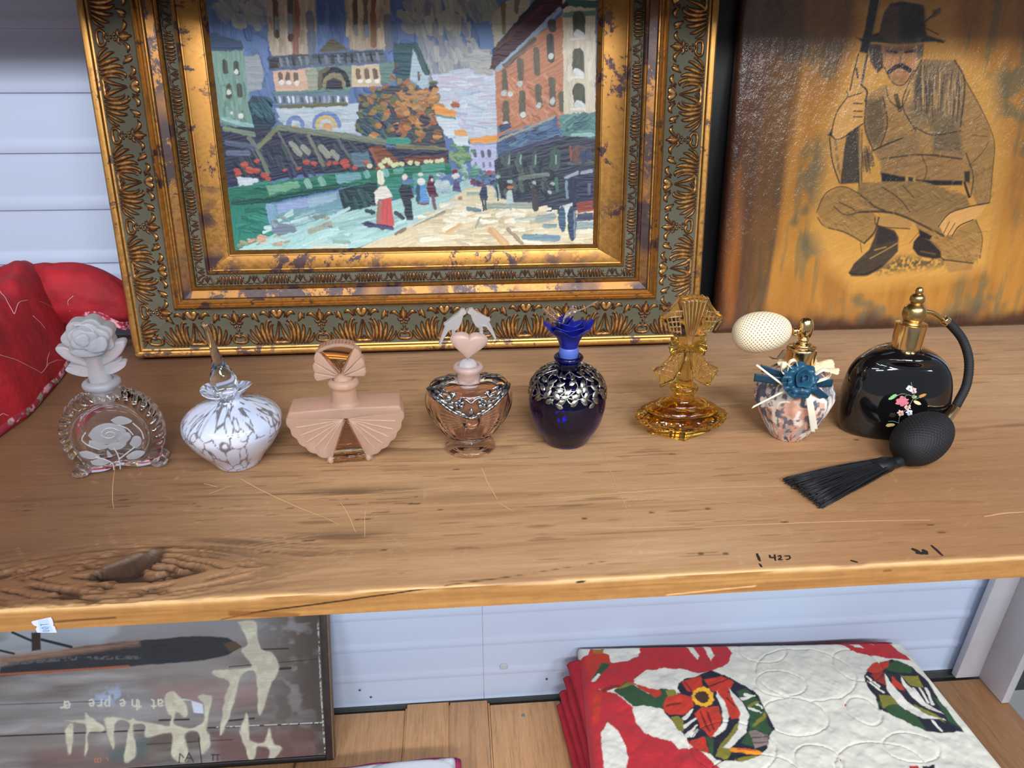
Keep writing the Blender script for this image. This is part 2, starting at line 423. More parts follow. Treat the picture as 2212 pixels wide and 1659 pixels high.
SCRATCH = ((520, 1035, 705, 1120, .0008, LT, .6), (705, 1120, 735, 1135, .0006, LT, .5), (735, 1085, 768, 1150, .0007, LT, .5), (790, 1100, 788, 1160, .0006, LT, .4), (1150, 1005, 1380, 1060, .0005, LT, .5), (1040, 1010, 1075, 1080, .001, LT, .4), (1075, 1085, 1110, 1105, .0008, LT, .4),
          (1200, 1077, 1700, 1050, .0011, LT, .75, .3), (1200, 1141, 1500, 1136, .0008, LT, .6, .35), (1500, 1140, 2010, 1124, .0010, LT, .7, .35), (1300, 960, 1380, 1150, .0005, LT, .45), (1320, 1060, 1700, 1100, .0004, LT, .5), (2125, 1116, 2212, 1106, .0016, (222, 182, 124), .9, .25),
          (40, 924, 150, 922, .0006, (80, 56, 38), .6), (745, 1000, 1190, 1005, .0004, LT, .3), (250, 1010, 245, 1100, .0005, LT, .4), (440, 1045, 470, 1052, .0006, LT, .5), (450, 1068, 500, 1050, .0006, LT, .4), (620, 1080, 1000, 1050, .0005, LT, .35, .3))
# long dark crack at the front and small pits
for s in ((545, 1320, 700, 1300, .0007, (40, 26, 18), .9), (960, 1265, 1100, 1246, .0007, (40, 26, 18), .85), (1100, 1246, 1310, 1212, .0005, (50, 34, 24), .7, .2)): seg(*s)
for x, y, r in ((985, 1014, 4), (1408, 1107, 4), (1530, 1099, 4), (1568, 1196, 4), (1513, 1196, 3), (1262, 1120, 3), (1850, 950, 4), (1453, 981, 5), (1260, 1254, 6), (2035, 1150, 6), (2010, 1134, 5), (1695, 1128, 4), (952, 1101, 3)):
    seg(x - r, y, x + r, y, .0014, (58, 38, 26), .8)
for i in range(60):
    x, y = rs.uniform(0, 900), rs.choice([rs.gauss(1190, 22), rs.gauss(1092, 10)]); l = rs.uniform(8, 50)
    if x < 500 and y > 1150: continue
    seg(x, y, x + l, y - l * 0.05, rs.uniform(.0004, .0010), (48, 32, 22), rs.uniform(.5, .9), .25)
# felt-tip marks on the front right
INK = (32, 26, 24)
INKS = ((1635, 1196, 1642, 1213, .0013), (1640, 1218, 1646, 1226, .0010),
          (1662, 1199, 1664, 1206, .0009), (1664, 1206, 1672, 1204, .0008), (1673, 1198, 1675, 1212, .0009), (1680, 1203, 1686, 1200, .0008), (1686, 1200, 1688, 1204, .0008), (1688, 1204, 1681, 1210, .0008), (1681, 1210, 1691, 1209, .0008), (1694, 1202, 1706, 1201, .0008), (1706, 1201, 1706, 1208, .0008), (1706, 1208, 1697, 1209, .0008),
          (1970, 1185, 1990, 1196, .0022), (1978, 1195, 2005, 1196, .0020), (1992, 1188, 2004, 1194, .0022), (2012, 1178, 2036, 1201, .0014), (1837, 1211, 1853, 1215, .0012))
# rotten knot: pits elongated along the fibres around a through hole
pit = fbm(X * 42, (gy - 0.0) * 240, 51, 3)
zone = np.exp(-((X - kx + 0.035) / 0.13) ** 2 - ((Y - ky + 0.004) / 0.026) ** 2)
zone2 = np.exp(-((X - kx) / 0.055) ** 2 - ((Y - ky) / 0.035) ** 2)
pm = sm(0.50, 0.62, pit) * np.clip(zone * 1.25 + zone2 * 0.6, 0, 1)
darken(np.clip(zone * 1.1, 0, 1), (118, 78, 46), 0.5)
darken(pm, (46, 28, 18), 0.9)
Hh = Hh - 0.0045 * pm
a_ = math.radians(38)
hx, hy = onz(283, 1222)[:2]
lx = (X - hx) * math.cos(a_) + (Y - hy) * math.sin(a_); ly = -(X - hx) * math.sin(a_) + (Y - hy) * math.cos(a_)
hd = np.hypot(lx / 0.0265, (ly - 6 * lx * lx) / 0.0125) + 0.28 * (fbm(X * 70, Y * 70, 61, 2) - 0.5)
hole = 1 - sm(0.80, 1.12, hd)
Hh = Hh - 0.0225 * hole ** 1.2
darken(sm(1.5, 0.9, hd), (40, 24, 15), 0.9)
Pt = np.stack([X, Y, Hh], -1); Pt[0, :, 2] -= 0.0012; Pt[1, :, 2] -= 0.0003
thru = hd < 0.52
keep = ~(thru[:-1, :-1] & thru[1:, :-1] & thru[:-1, 1:] & thru[1:, 1:])
M_shelf = NT('worn_pine_shelf'); _a = M_shelf.attr()
_f = M_shelf.noise(60, M_shelf.coords((1, 14, 1)), 6, 0.7); _g = M_shelf.noise(1400, M_shelf.coords((1, 3, 1)), 2)
_c = M_shelf.mix(1.0, _a.outputs[0], M_shelf.ramp(_f, [(0.3, (0.88, 0.87, 0.86)), (0.7, (1.10, 1.10, 1.10))]), 'MULTIPLY')
M_shelf.color(_c); M_shelf.set(rough=M_shelf.ramp(_f, [(0.3, (0.62,) * 3), (0.7, (0.42,) * 3)]), spec=0.4); M_shelf.bump(_f, 0.25, 0.0008); M_shelf = M_shelf.m
shelf = tag(empty('wooden_shelf', (0.2, SF, -STH)), 'wide worn pine shelf board with a rotten knot hole, carrying the bottles', 'shelf')
off = np.array(shelf.location)
grid('shelf_top', Pt - off, M_shelf, shelf, col=C, keep=keep)
def board_strip(nm, x0, y0, x1, y1, w, mat, bend=0.0, seed=0):
    """a scratch or pen stroke lying on the board"""
    n = 14; t = np.linspace(0, 1, n); a, b_ = onz(x0, y0)[:2], onz(x1, y1)[:2]; d = b_ - a; L = np.hypot(*d); nrm = np.array([-d[1], d[0]]) / L
    c = a + d * t[:, None] + nrm * (bend * L * np.sin(np.pi * t) + .0006 * (vn(t * 5 + seed, t * 0 + seed, 3) - .5))[:, None]
    ww = w * (0.35 + 0.65 * np.sin(np.pi * np.clip(t * .9 + .05, 0, 1)) ** .5)
    G = np.stack([np.concatenate([c + nrm * (ww * k)[:, None], np.full((n, 1), .00042 if k == 0 else .00030)], 1) for k in (-1, 0, 1)], 0)
    return grid(nm, G - off, mat, shelf)
M_scr = plain('bare_wood_scratch', (200, 158, 112), .6); M_scr2 = plain('scratch_dark', (96, 66, 44), .6); M_felt = plain('felt_tip_ink', (34, 28, 26), .6)
for k, s_ in enumerate(SCRATCH): board_strip('scratch', *s_[:4], s_[4] * .62, M_scr if s_[5] == LT or s_[5][0] > 200 else M_scr2, .01 * ((k * 7) % 5 - 2), k)
for k, s_ in enumerate(INKS): board_strip('pen_stroke', *s_[:4], s_[4], M_felt, 0, k)
# front edge face, underside and ends
xs = X[0]; ez = np.linspace(-0.0012, -STH, 26)
EX, EZ = np.meshgrid(xs, ez)
e1 = fbm(EX * 4, EZ * 260, 71, 3); e2 = fbm(EX * 16, EZ * 520, 75, 3)
vE = np.clip(0.5 + 0.7 * (e1 - 0.5) + 0.5 * (e2 - 0.5), 0, 1)[..., None]
CE = lin((142, 94, 48)) * (1 - vE) + lin((196, 144, 84)) * vE
def emark(m, col):
    global CE
    m = np.clip(m, 0, 1)[..., None]; CE = CE * (1 - m) + lin(col) * m
emark(np.exp(-((EZ + 0.0012) / 0.0025) ** 2) * sm(0.3, 0.55, fbm(EX * 20, EZ * 90, 78, 3)), (228, 184, 128))
for pts, w, c, a in ((((540, 1324), (700, 1303), (960, 1266)), .0008, (44, 28, 18), .95), (((480, 1338), (560, 1322)), .0005, (70, 44, 26), .8), (((120, 1343), (250, 1334)), .0010, (80, 48, 26), .75), (((500, 1325), (640, 1330)), .0030, (120, 66, 30), .6), (((1440, 1285), (1630, 1266)), .0008, (228, 178, 122), .9), (((1910, 1233), (1925, 1232)), .0010, (110, 70, 40), .8), (((1250, 1256), (1262, 1254)), .0020, (40, 24, 16), .95)):
    q = [ony(x, y, SF) for x, y in pts]
    for p0, p1 in zip(q[:-1], q[1:]):
        dx, dz = p1[0] - p0[0], p1[2] - p0[2]; t = np.clip(((EX - p0[0]) * dx + (EZ - p0[2]) * dz) / (dx * dx + dz * dz), 0, 1)
        emark(np.clip((w - np.hypot(EX - p0[0] - t * dx, EZ - p0[2] - t * dz)) / 0.0006 + 0.5, 0, 1) * a, c)
PE = np.stack([EX, SF + 0.0006 * (fbm(EX * 30, EZ * 200, 81, 2) - 0.5), EZ], -1)
grid('shelf_edge', PE[::-1] - off, M_shelf, shelf, col=CE[::-1])
M_under = plain('shelf_underside', (150, 112, 74), 0.7, 0.2, 30)
hb = (hx - 0.03, hx + 0.03, hy - 0.03, hy + 0.03)
Vb = [(x, y, -STH) for y in (SF, hb[2], hb[3], SB) for x in (SX0, hb[0], hb[1], SX1)]
Fb = [(r * 4 + c, (r + 1) * 4 + c, (r + 1) * 4 + c + 1, r * 4 + c + 1) for r in range(3) for c in range(3) if (r, c) != (1, 1)]
mesh('shelf_underside', np.array(Vb) - off, Fb, M_under, shelf, False)
mesh('shelf_back', np.array([(SX0, SB, 0), (SX1, SB, 0), (SX1, SB, -STH), (SX0, SB, -STH)]) - off, [(0, 1, 2, 3)], M_under, shelf, False)
# the next shelf board up, above the picture
tag(box('shelf_board_above', (-1.2, 0.44, 0.712), (1.5, 1.15, 0.735), M_under), 'shelf board above the pictures', kind='structure')

# ------------------------------------------------------------------ lower shelf of planks and its post
LZ = -0.885
def plank_mat(nm, c, s):
    t = NT(nm); f = t.noise(18, t.coords((9, 0.6, 1)), 5, 0.65, 0.4); g = t.noise(90, t.coords((6, 0.5, 1)), 3)
    c = lin(c); t.color(t.mix(0.35, t.ramp(f, [(0.32, c * 0.62), (0.5, c), (0.72, np.clip(c * 1.22, 0, 1))]), t.ramp(g, [(0.35, c * 0.7), (0.65, c * 1.1)])))
    t.set(rough=0.55); t.bump(g, 0.2, 0.001); return t.m
PM = [plank_mat('pine_plank', (196, 148, 104), 1), plank_mat('pine_plank_warm', (206, 156, 108), 2), plank_mat('pine_plank_brown', (150, 108, 70), 3)]
lower = tag(empty('plank_shelf', (0.1, 1.17, LZ - 0.02)), 'lower shelf of separate tongue-and-groove pine planks', 'shelf')
lo = np.array(lower.location)
# (x0, x1, back y, top z offset, material)
for x0, x1, yb, dz, mi in ((-0.98, -0.80, 1.172, 0, 0), (-0.797, -0.58, 1.17, -.001, 1), (-0.577, -0.36, 1.172, 0, 0), (-0.357, -0.143, 1.170, -.004, 0), (-0.139, -0.0475, 1.180, .002, 1), (-0.0455, 0.0375, 1.178, .002, 0), (0.0425, 0.199, 1.166, 0, 1), (0.2015, 0.42, 1.170, .001, 1), (0.423, 0.62, 1.17, 0, 0), (0.623, 0.83, 1.17, 0, 1), (0.833, 1.045, 1.165, -.003, 2), (1.049, 1.19, 1.152, 0, 2)):
    o = box('plank', np.array((x0, 0.70, LZ - 0.02 + dz)) - lo, np.array((x1, yb, LZ + dz)) - lo, PM[mi], lower, 0.0025)
for x0, z in ((-0.0475, .0005), (0.0385, .0), (-0.1425, -.001)):   # tongues showing in the joints
    box('tongue', np.array((x0, 0.70, LZ - 0.018)) - lo, np.array((x0 + 0.0035, 1.172, LZ + z - 0.001)) - lo, PM[1], lower, 0.001)
for px, py in ((1130, 1545),):
    p = onz(px, py, LZ + 0.0003); lathe('screw_head', [(0.004, 0), (0.0036, 0.0006)], plain('zinc', (140, 150, 158), 0.4, metal=0.7), lower, 16).location = Vector(p) - lower.location
M_white = plain('white_painted_wood', (196, 194, 200), 0.5, 0.06, 14, 0.15, 120)
post = tag(empty('shelf_post', (1.16, 1.12, LZ)), 'white painted corner post holding up the shelf at the right', 'post')
S = Matrix.Shear('XY', 4, (0.065, 0.0))
box('back_board', (-0.045, 0.036, 0.001), (0.022, 0.052, 0.86), M_white, post, 0.0015, S)
box('side_board', (0.010, -0.040, 0.001), (0.028, 0.0362, 0.86), M_white, post, 0.0015, S)

# ================================================================== gilt framed painting
FR = Plane((0, 1.0265, 0.0082), 7.0)
UL, UR, WT = -0.4795, 0.3715, 0.655
painting = tag(empty('framed_painting', (float((UL + UR) / 2), 1.05, 0)), 'large oil painting of a city street in an ornate gilt frame, leaning on the wall', 'painting')
PO = np.array(painting.location)
def gilt(name, a, b, dark, patch=0.5):
    t = NT(name); co = t.coords()
    n1 = t.noise(26, co, 6, 0.75, 0.3); n2 = t.noise(150, t.coords((1, 1, 1)), 4, 0.7); n3 = t.noise(9, co, 2)
    base = t.mix(n2, a, b)
    mk = t.n('Math'); mk.operation = 'MULTIPLY'; t.l(t.ramp(n1, [(patch, (0, 0, 0)), (patch + 0.035, (1, 1, 1))]), mk.inputs[0]); t.l(t.ramp(n3, [(0.40, (0.0,) * 3), (0.52, (1, 1, 1))]), mk.inputs[1])
    t.color(t.mix(mk.outputs[0], base, dark))
    inv = t.ramp(mk.outputs[0], [(0.0, (0.85,) * 3), (1.0, (0.25,) * 3)]); t.set(metal=inv, rough=t.ramp(n2, [(0.3, (0.30,) * 3), (0.7, (0.46,) * 3)])); t.bump(n2, 0.12, 0.0006)
    return t.m
G_gold = gilt('antique_gilt', lin((142, 98, 48)), lin((176, 128, 66)), lin((66, 42, 44)), 0.52)
G_rub = gilt('rubbed_gilt', lin((116, 78, 44)), lin((158, 112, 60)), lin((62, 42, 42)), 0.45)
G_lip = gilt('bright_gilt', lin((152, 106, 52)), lin((190, 142, 78)), lin((76, 50, 42)), 0.55)
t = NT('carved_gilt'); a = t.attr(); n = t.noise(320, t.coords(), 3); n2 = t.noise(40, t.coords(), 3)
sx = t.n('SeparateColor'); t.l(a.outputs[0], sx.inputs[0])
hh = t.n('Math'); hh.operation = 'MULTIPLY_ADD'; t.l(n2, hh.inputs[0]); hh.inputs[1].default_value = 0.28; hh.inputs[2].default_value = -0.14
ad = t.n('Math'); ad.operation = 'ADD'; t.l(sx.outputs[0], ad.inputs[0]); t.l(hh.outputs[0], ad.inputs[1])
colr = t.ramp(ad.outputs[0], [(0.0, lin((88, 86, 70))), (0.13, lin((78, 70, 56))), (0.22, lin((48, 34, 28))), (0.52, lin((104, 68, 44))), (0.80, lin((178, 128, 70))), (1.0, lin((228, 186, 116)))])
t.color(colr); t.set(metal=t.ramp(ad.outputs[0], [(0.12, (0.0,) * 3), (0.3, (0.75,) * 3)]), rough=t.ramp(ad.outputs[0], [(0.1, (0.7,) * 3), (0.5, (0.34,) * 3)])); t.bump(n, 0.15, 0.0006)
G_carve = t.m
# moulding profile: (offset from the outer edge, depth towards the room)
PROF = [(0.0, -0.045), (0.0, -0.006), (0.0006, -0.002), (0.003, 0.0), (0.0065, 0.0), (0.0092, -0.0015), (0.0105, -0.0050), (0.0125, -0.0056)]
CARVE0, CARVE1 = 0.0125, 0.0735
PROF2 = [(0.0735, 0.0155), (0.0745, 0.0165), (0.0755, 0.0205), (0.0775, 0.0228), (0.0795, 0.0210), (0.0802, 0.0180), (0.0815, 0.0185), (0.0835, 0.0205), (0.0855, 0.0190), (0.0862, 0.0165), (0.0878, 0.0165), (0.0885, 0.0150)]
PROF3 = [(0.0885, 0.0150), (0.0895, 0.0138), (0.1000, 0.0115)]
PROF4 = [(0.1000, 0.0115), (0.1005, 0.0105), (0.1020, 0.0125), (0.1040, 0.0130), (0.1055, 0.0115), (0.1062, 0.0080)]
IN0, IN1 = 0.1062, 0.1225
PROF5 = [(0.1225, 0.0075), (0.1232, 0.0098), (0.1250, 0.0105), (0.1268, 0.0090), (0.1272, 0.0040), (0.1285, 0.0035)]
PROF6 = [(0.1285, 0.0035), (0.1300, 0.0025), (0.1465, -0.0035), (0.1475, -0.0030), (0.1487, -0.0034), (0.1492, -0.0060), (0.1550, -0.0115), (0.1556, -0.0150)]
def carve_base(off):     # hollow between lip and ridge
    s = (off - CARVE0) / (CARVE1 - CARVE0); return -0.0056 + 0.0211 * s ** 1.15
EXL, EXR = 0.0065, 0.0125     # the inner flat is a little wider at the sides
def rail_pts(side, off, d, n=2):
    """points along one rail at a given offset; mitred ends"""
    s = np.linspace(0, 1, n); k = 1.0 if off > 0.14 else 0.0
    ol, orr = off + k * EXL, off + k * EXR
    if side == 'b': u = UL + ol + s * (UR - UL - ol - orr); w = np.full(n, off)
    if side == 't': u = UR - orr - s * (UR - UL - ol - orr); w = np.full(n, WT - off)
    if side == 'l': w = WT - off - s * (WT - 2 * off); u = np.full(n, UL + ol)
    if side == 'r': w = off + s * (WT - 2 * off); u = np.full(n, UR - orr)
    return FR.P(u, w, np.full(n, d))
RAIL = {}
for side, nm in (('b', 'bottom_rail'), ('l', 'left_rail'), ('r', 'right_rail'), ('t', 'top_rail')):
    def strip_of(prof): return np.stack([rail_pts(side, o, d) for o, d in prof], 0)
    r = grid(nm, strip_of(PROF) - PO, G_lip, painting); shade(r, 30); RAIL[side] = r
    for nm2, prof, m in (('gilt_ridge', PROF2, G_lip), ('gilt_flat', PROF3, G_rub), ('gilt_bead', PROF4, G_gold), ('inner_bead', PROF5, G_gold), ('sight_edge', PROF6, G_gold)):
        o = grid(nm2, strip_of(prof) - PO, m, r); shade(o, 30)
# relief motifs: strokes (mm along, mm across, radius) of one half, mirrored
HALF = 60.6
MOTIF = [[(4.4, 55, 4.4), (3.0, 51, 3.6), (0, 45, 1.6)], [(0.5, 50, 2.5), (0.0, 46, 2)], [(9.5, 56, 1.6), (11.5, 51, 2.0), (9, 47, 1.2)],
         [(0.4, 40, 1.2), (3.5, 26, 2.2), (6.5, 15, 2.8), (10.5, 7, 2.6)], [(0, 5.5, 2.8), (9, 5.5, 2.8)], [(0, 14, 1.6), (3, 10, 2.0)],
         [(12.5, 46, 1.2), (15, 51.5, 2.6), (20, 54.5, 3.0), (24.5, 51, 1.2)],
         [(12, 5, 2.0), (14.5, 18, 2.8), (12.5, 31, 2.0), (9.5, 35, 1.4)], [(17, 4, 2.0), (19.5, 18, 3.0), (19, 31, 2.8), (15.5, 40, 2.4), (12, 40, 1.6)],
         [(22.5, 4, 2.0), (25, 17, 3.0), (26, 30, 2.8), (24, 38, 1.8)], [(27.5, 4, 2.0), (31, 15, 3.0), (34, 27, 2.6), (34, 34, 1.6)],
         [(32.5, 4, 2.0), (37, 12, 2.6), (41.5, 21, 2.4), (43, 28, 1.4)], [(37, 4, 1.8), (42.5, 8, 2.4), (47, 15, 2.0), (48, 20, 1.2)],
         [(28.5, 40, 1.3), (31.5, 45, 2.8), (33, 50, 3.2), (34.5, 54, 1.4)], [(37, 44, 1.2), (36, 48, 2.2), (38, 52, 1.4)],
         [(60.6, 58, 1.1), (60.6, 50, 3.2), (60.6, 41, 2.4)], [(57, 53, 1.0), (57.0, 47, 2.2), (60, 41, 1.6)],
         [(56.5, 40, 1.4), (52, 47, 2.4), (47, 51, 3.0), (41.5, 48.5, 1.2)], [(60, 38, 1.6), (55, 37, 2.0), (52, 40, 1.2)],
         [(57.6, 32.5, 2.3), (57.5, 32.6, 2.3)], [(60.6, 27, 2.6), (60.6, 27.1, 2.6)], [(57.2, 22.5, 2.1), (57.1, 22.6, 2.1)],
         [(60.6, 16, 2.2), (55.5, 18, 2.2), (51.5, 14, 2.4), (52.5, 8, 2.4), (60.6, 6.5, 2.6)]]
IHALF = 32.7
IMOTIF = [[(0, 3.5, 0.9), (0, 12.5, 1.7)], [(0.6, 6, 0.9), (3.8, 12, 1.3)], [(4.8, 13.5, 0.9), (7.5, 6, 1.4), (12.5, 3.4, 1.5), (15.6, 8, 1.3), (14, 11, 0.9)], [(2, 2.6, 1.0), (8, 2.2, 1.0)],
          [(18.6, 2.8, 1.6), (18.2, 9, 1.9), (19.4, 12.5, 1.4)], [(22.8, 2.6, 1.5), (23.2, 9, 1.9), (23.6, 13, 1.4)], [(27.0, 2.8, 1.6), (27.6, 9, 2.0), (28, 13, 1.4)], [(31.5, 2.8, 1.5), (32, 9, 1.9), (32.5, 13, 1.4)]]
def relief(S, T, motif, half, rel):
    S = np.abs(((S + half) % (2 * half)) - half)
    h = np.zeros(S.shape)
    for st in motif:
        q = spline(st, 3 * len(st)) if len(st) > 2 else np.array(st, float)
        for mir in (0, 1):
            for a, b in zip(q[:-1], q[1:]):
                ax, bx = (a[0], b[0]) if not mir else (-a[0], -b[0])
                if mir and min(a[0], b[0]) > half * 0.6: ax, bx = 2 * half - a[0], 2 * half - b[0]
                elif mir and min(a[0], b[0]) > 6: continue
                dx, dy = bx - ax, b[1] - a[1]; L = dx * dx + dy * dy + 1e-9
                t = np.clip(((S - ax) * dx + (T - a[1]) * dy) / L, 0, 1); r = a[2] + (b[2] - a[2]) * t
                d = np.hypot(S - ax - t * dx, T - a[1] - t * dy) / r
                h = np.maximum(h, np.sqrt(np.clip(1 - d * d, 0, 1)) * np.minimum(r * rel, 3.4))
    return h
def ornament_mesh(s0, s1, phase, width, off0, motif, half, rel, basef, step, clip0=None, clip1=None):
    """relief tile in (along, across, height) metres; clip = rail end mitres"""
    ns = max(int((s1 - s0) / step), 2) + 1; nt = int(width / step) + 1
    S, T = np.meshgrid(np.linspace(s0, s1, ns), np.linspace(0, width, nt))
    h = relief((S - phase) * 1000, T * 1000, motif, half, rel)
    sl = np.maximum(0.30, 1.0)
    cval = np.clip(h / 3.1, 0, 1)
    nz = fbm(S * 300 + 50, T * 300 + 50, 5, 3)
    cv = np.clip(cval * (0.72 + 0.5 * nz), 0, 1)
    Hz = basef(off0 + T) + h / 1000 * 1.15
    keep = None
    if clip0 is not None or clip1 is not None:
        a = clip0 + off0 + T if clip0 is not None else np.full(S.shape, -9.0); b = clip1 - off0 - T if clip1 is not None else np.full(S.shape, 9.0)
        o = (S < a) | (S > b); keep = ~(o[:-1, :-1] & o[1:, :-1] & o[:-1, 1:] & o[1:, 1:]); S = np.clip(S, a, b)
    return gridmesh('carved_ornament', np.stack([S, T, Hz], -1), np.repeat(cv[..., None], 3, -1), keep=keep)
def lay_rail(side, name, off0, width, motif, half, rel, basef, step, phase, lo, hi, length_lo, length_hi):
    """lo..hi : along-coordinates covered; phase: where a motif centre falls"""
    if side == 'b': ax, ay, org = FR.u, FR.w, FR.O + FR.w * off0
    if side == 'l': ax, ay, org = -FR.w, FR.u, FR.O + FR.u * (UL + off0)
    if side == 'r': ax, ay, org = FR.w, -FR.u, FR.O + FR.u * (UR - off0)
    full = 2 * half / 1000
    k0 = math.floor((lo - phase) / full - 0.5); shared = None
    M = Matrix([[ax[i], ay[i], FR.n[i], org[i] - PO[i]] for i in range(3)] + [[0, 0, 0, 1]])
    for k in range(k0, k0 + 40):
        c = phase + k * full; a, b = c - full / 2, c + full / 2
        if b <= lo or a >= hi: continue
        edge = a < length_lo + off0 + width or b > length_hi - off0 - width
        if edge:
            me = ornament_mesh(max(a, length_lo), min(b, length_hi), c, width, off0, motif, half, rel, basef, step, length_lo, length_hi)
            me.materials.append(G_carve); o = link(name, me, None, RAIL[side]); o.matrix_local = M
        else:
            if shared is None:
                shared = ornament_mesh(-full / 2, full / 2, 0, width, off0, motif, half, rel, basef, step); shared.materials.append(G_carve)
            o = link(name, shared, None, RAIL[side]); o.matrix_local = M @ Matrix.Translation((c, 0, 0))
cw = CARVE1 - CARVE0; iw = IN1 - IN0
ib = lambda o: 0.0062 + 0 * o
lay_rail('b', 'carved_ornament', CARVE0, cw, MOTIF, HALF, 1.0, carve_base, 0.0008, -0.0202, UL, UR, UL, UR)
lay_rail('l', 'carved_ornament', CARVE0, cw, MOTIF, HALF, 1.0, carve_base, 0.0008, -0.2508, -0.56, 0, -WT, 0.0)
lay_rail('r', 'carved_ornament', CARVE0, cw, MOTIF, HALF, 1.0, carve_base, 0.0008, FR.uv(1440, 398, .015)[1], 0, 0.56, 0.0, WT)
fu = FR.uv(747.6, 607, .008)[0]
lay_rail('b', 'carved_leaf', IN0, iw, IMOTIF, IHALF, 1.05, ib, 0.0005, fu, UL, UR, UL, UR)
lay_rail('l', 'carved_leaf', IN0, iw, IMOTIF, IHALF, 1.05, ib, 0.0005, -FR.uv(372, 160, .008)[1], -0.56, 0, -WT, 0.0)
lay_rail('r', 'carved_leaf', IN0, iw, IMOTIF, IHALF, 1.05, ib, 0.0005, FR.uv(1365, 325, .008)[1], 0, 0.56, 0.0, WT)
# backing of the frame
q = FR.P(np.array([UL, UR, UR, UL]), np.array([0, 0, WT, WT]), np.full(4, -0.045)) - PO
mesh('back_board', q, [(0, 3, 2, 1)], plain('picture_backing', (120, 100, 78), 0.8), painting, False)

# ------------------------------------------------------------------ the street scene, laid on stroke by stroke
CD = -0.0115
cv = Canvas(UL + 0.152, UR - 0.152, 0.152, 0.508, 0.00092, (92, 118, 165), lambda x, y: FR.uv(x, y, CD)); cv.pxm = 0.00073
rp = random.Random(3)
def crop(ox, oy, s): return lambda *p: [(ox + x / s, oy + y / s) for x, y in p]
A = crop(440, 0, 3.95); B = crop(900, 0, 3.95); Cc = crop(440, 250, 3.95); D = crop(900, 250, 3.95)
RL = 0.0006
def P(pts, col, var=.14, ang=0.0, **k): cv.poly(pts, col, var, ang, k.pop('relief', RL), k.pop('soft', .8), k.pop('wob', .0008), **k)
def Ls(pts, wd, col, **k): cv.line(pts, wd / 3.95, col, k.pop('var', .16), k.pop('relief', RL * 1.2), **k)
def dabs(n, fn, cols, r0, r1, ry=None, rot=0.6):
    for i in range(n):
        x, y = fn(); r = rp.uniform(r0, r1) / 3.95
        cv.dab(x, y, r, r * (rp.uniform(.35, .8) if ry is None else ry), rp.choice(cols), rp.uniform(-rot, rot), .2, RL * 1.2)
def hatch(n, box_, cols, w, l, ang, k=A):
    for i in range(n):
        x, y = rp.uniform(box_[0], box_[2]), rp.uniform(box_[1], box_[3]); a = ang + rp.gauss(0, .15); q = l * rp.uniform(.6, 1.2)
        Ls(k((x, y), (x + q * math.cos(a), y + q * math.sin(a))), w * rp.uniform(.7, 1.3), rp.choice(cols), var=.2)
# sky
hatch(220, (40, -260, 2300, 700), [(82, 108, 158), (74, 100, 150), (92, 118, 166), (86, 106, 148)], 60, 130, 1.4)
hatch(40, (80, -150, 520, 150), [(140, 146, 146), (126, 136, 146), (152, 154, 148)], 46, 120, .9)
hatch(26, (1680, 30, 1900, 240), [(146, 148, 142), (130, 136, 142)], 50, 80, .6)
hatch(70, (1800, -150, 2260, 230), [(150, 152, 146), (128, 132, 136), (160, 160, 152), (120, 122, 140)], 46, 130, 1.5)
hatch(70, (1850, 330, 2330, 620), [(146, 150, 154), (128, 134, 146), (160, 162, 160)], 40, 150, 1.45)
hatch(30, (430, 0, 640, 60), [(140, 146, 140), (120, 130, 140)], 50, 120, 1.0, B)
P(B((130, 640), (700, 560), (700, 1190), (340, 1190), (200, 960)), (182, 196, 212), .12, 0)
hatch(60, (140, 620, 600, 1120), [(186, 200, 214), (170, 186, 206), (196, 206, 214), (190, 188, 206)], 34, 170, 0.0, B)
hatch(16, (400, 430, 640, 620), [(150, 156, 158), (164, 166, 162)], 44, 120, 0.1, B)
# towers
P(A((528, -300), (930, -300), (960, 130), (965, 470), (585, 475), (550, 330)), (170, 156, 138), .16, 1.5)
P(A((1190, -300), (1575, -300), (1600, 420), (1250, 425), (1215, 200)), (168, 152, 132), .16, 1.5)
hatch(34, (560, -250, 900, 380), [(190, 176, 156), (152, 136, 118), (178, 162, 146)], 22, 140, 1.55)
hatch(30, (1230, -250, 1540, 300), [(188, 172, 148), (150, 132, 114), (176, 158, 138)], 22, 140, 1.55)
for x, c in ((612, (96, 72, 56)), (738, (92, 80, 70)), (790, (134, 92, 74))): Ls(A((x - 14, -300), (x + 12, 300)), 40, c)
Ls(A((625, 160), (628, 270)), 34, (122, 126, 128)); Ls(A((738, 140), (748, 300)), 40, (112, 128, 136)); Ls(A((775, 260), (790, 460)), 44, (140, 96, 78))
Ls(A((628, 270), (632, 315)), 26, (48, 34, 30)); Ls(A((742, 310), (748, 335)), 36, (70, 42, 36))
Ls(A((905, 130), (915, 250)), 62, (112, 116, 126)); Ls(A((920, 290), (930, 460)), 66, (98, 108, 128))
for x, c in ((1290, (92, 72, 58)), (1378, (104, 92, 82)), (1446, (124, 84, 62))): Ls(A((x - 8, -300), (x + 8, 250)), 34, c)
Ls(A((1445, 120), (1452, 380)), 44, (128, 90, 66)); Ls(A((1300, 240), (1302, 290)), 34, (130, 132, 134)); Ls(A((1392, 230), (1396, 300)), 36, (120, 132, 150)); Ls(A((1565, 150), (1575, 400)), 50, (106, 112, 128))
P(A((985, 450), (1040, 370), (1100, 330), (1180, 380), (1245, 430)), (86, 82, 62))
P(A((555, 505), (930, 465), (1525, 425), (1570, 540), (980, 560), (560, 600)), (84, 96, 112))
Ls(A((560, 500), (880, 480)), 26, (62, 74, 86)); Ls(A((940, 480), (1520, 445)), 30, (58, 70, 84))
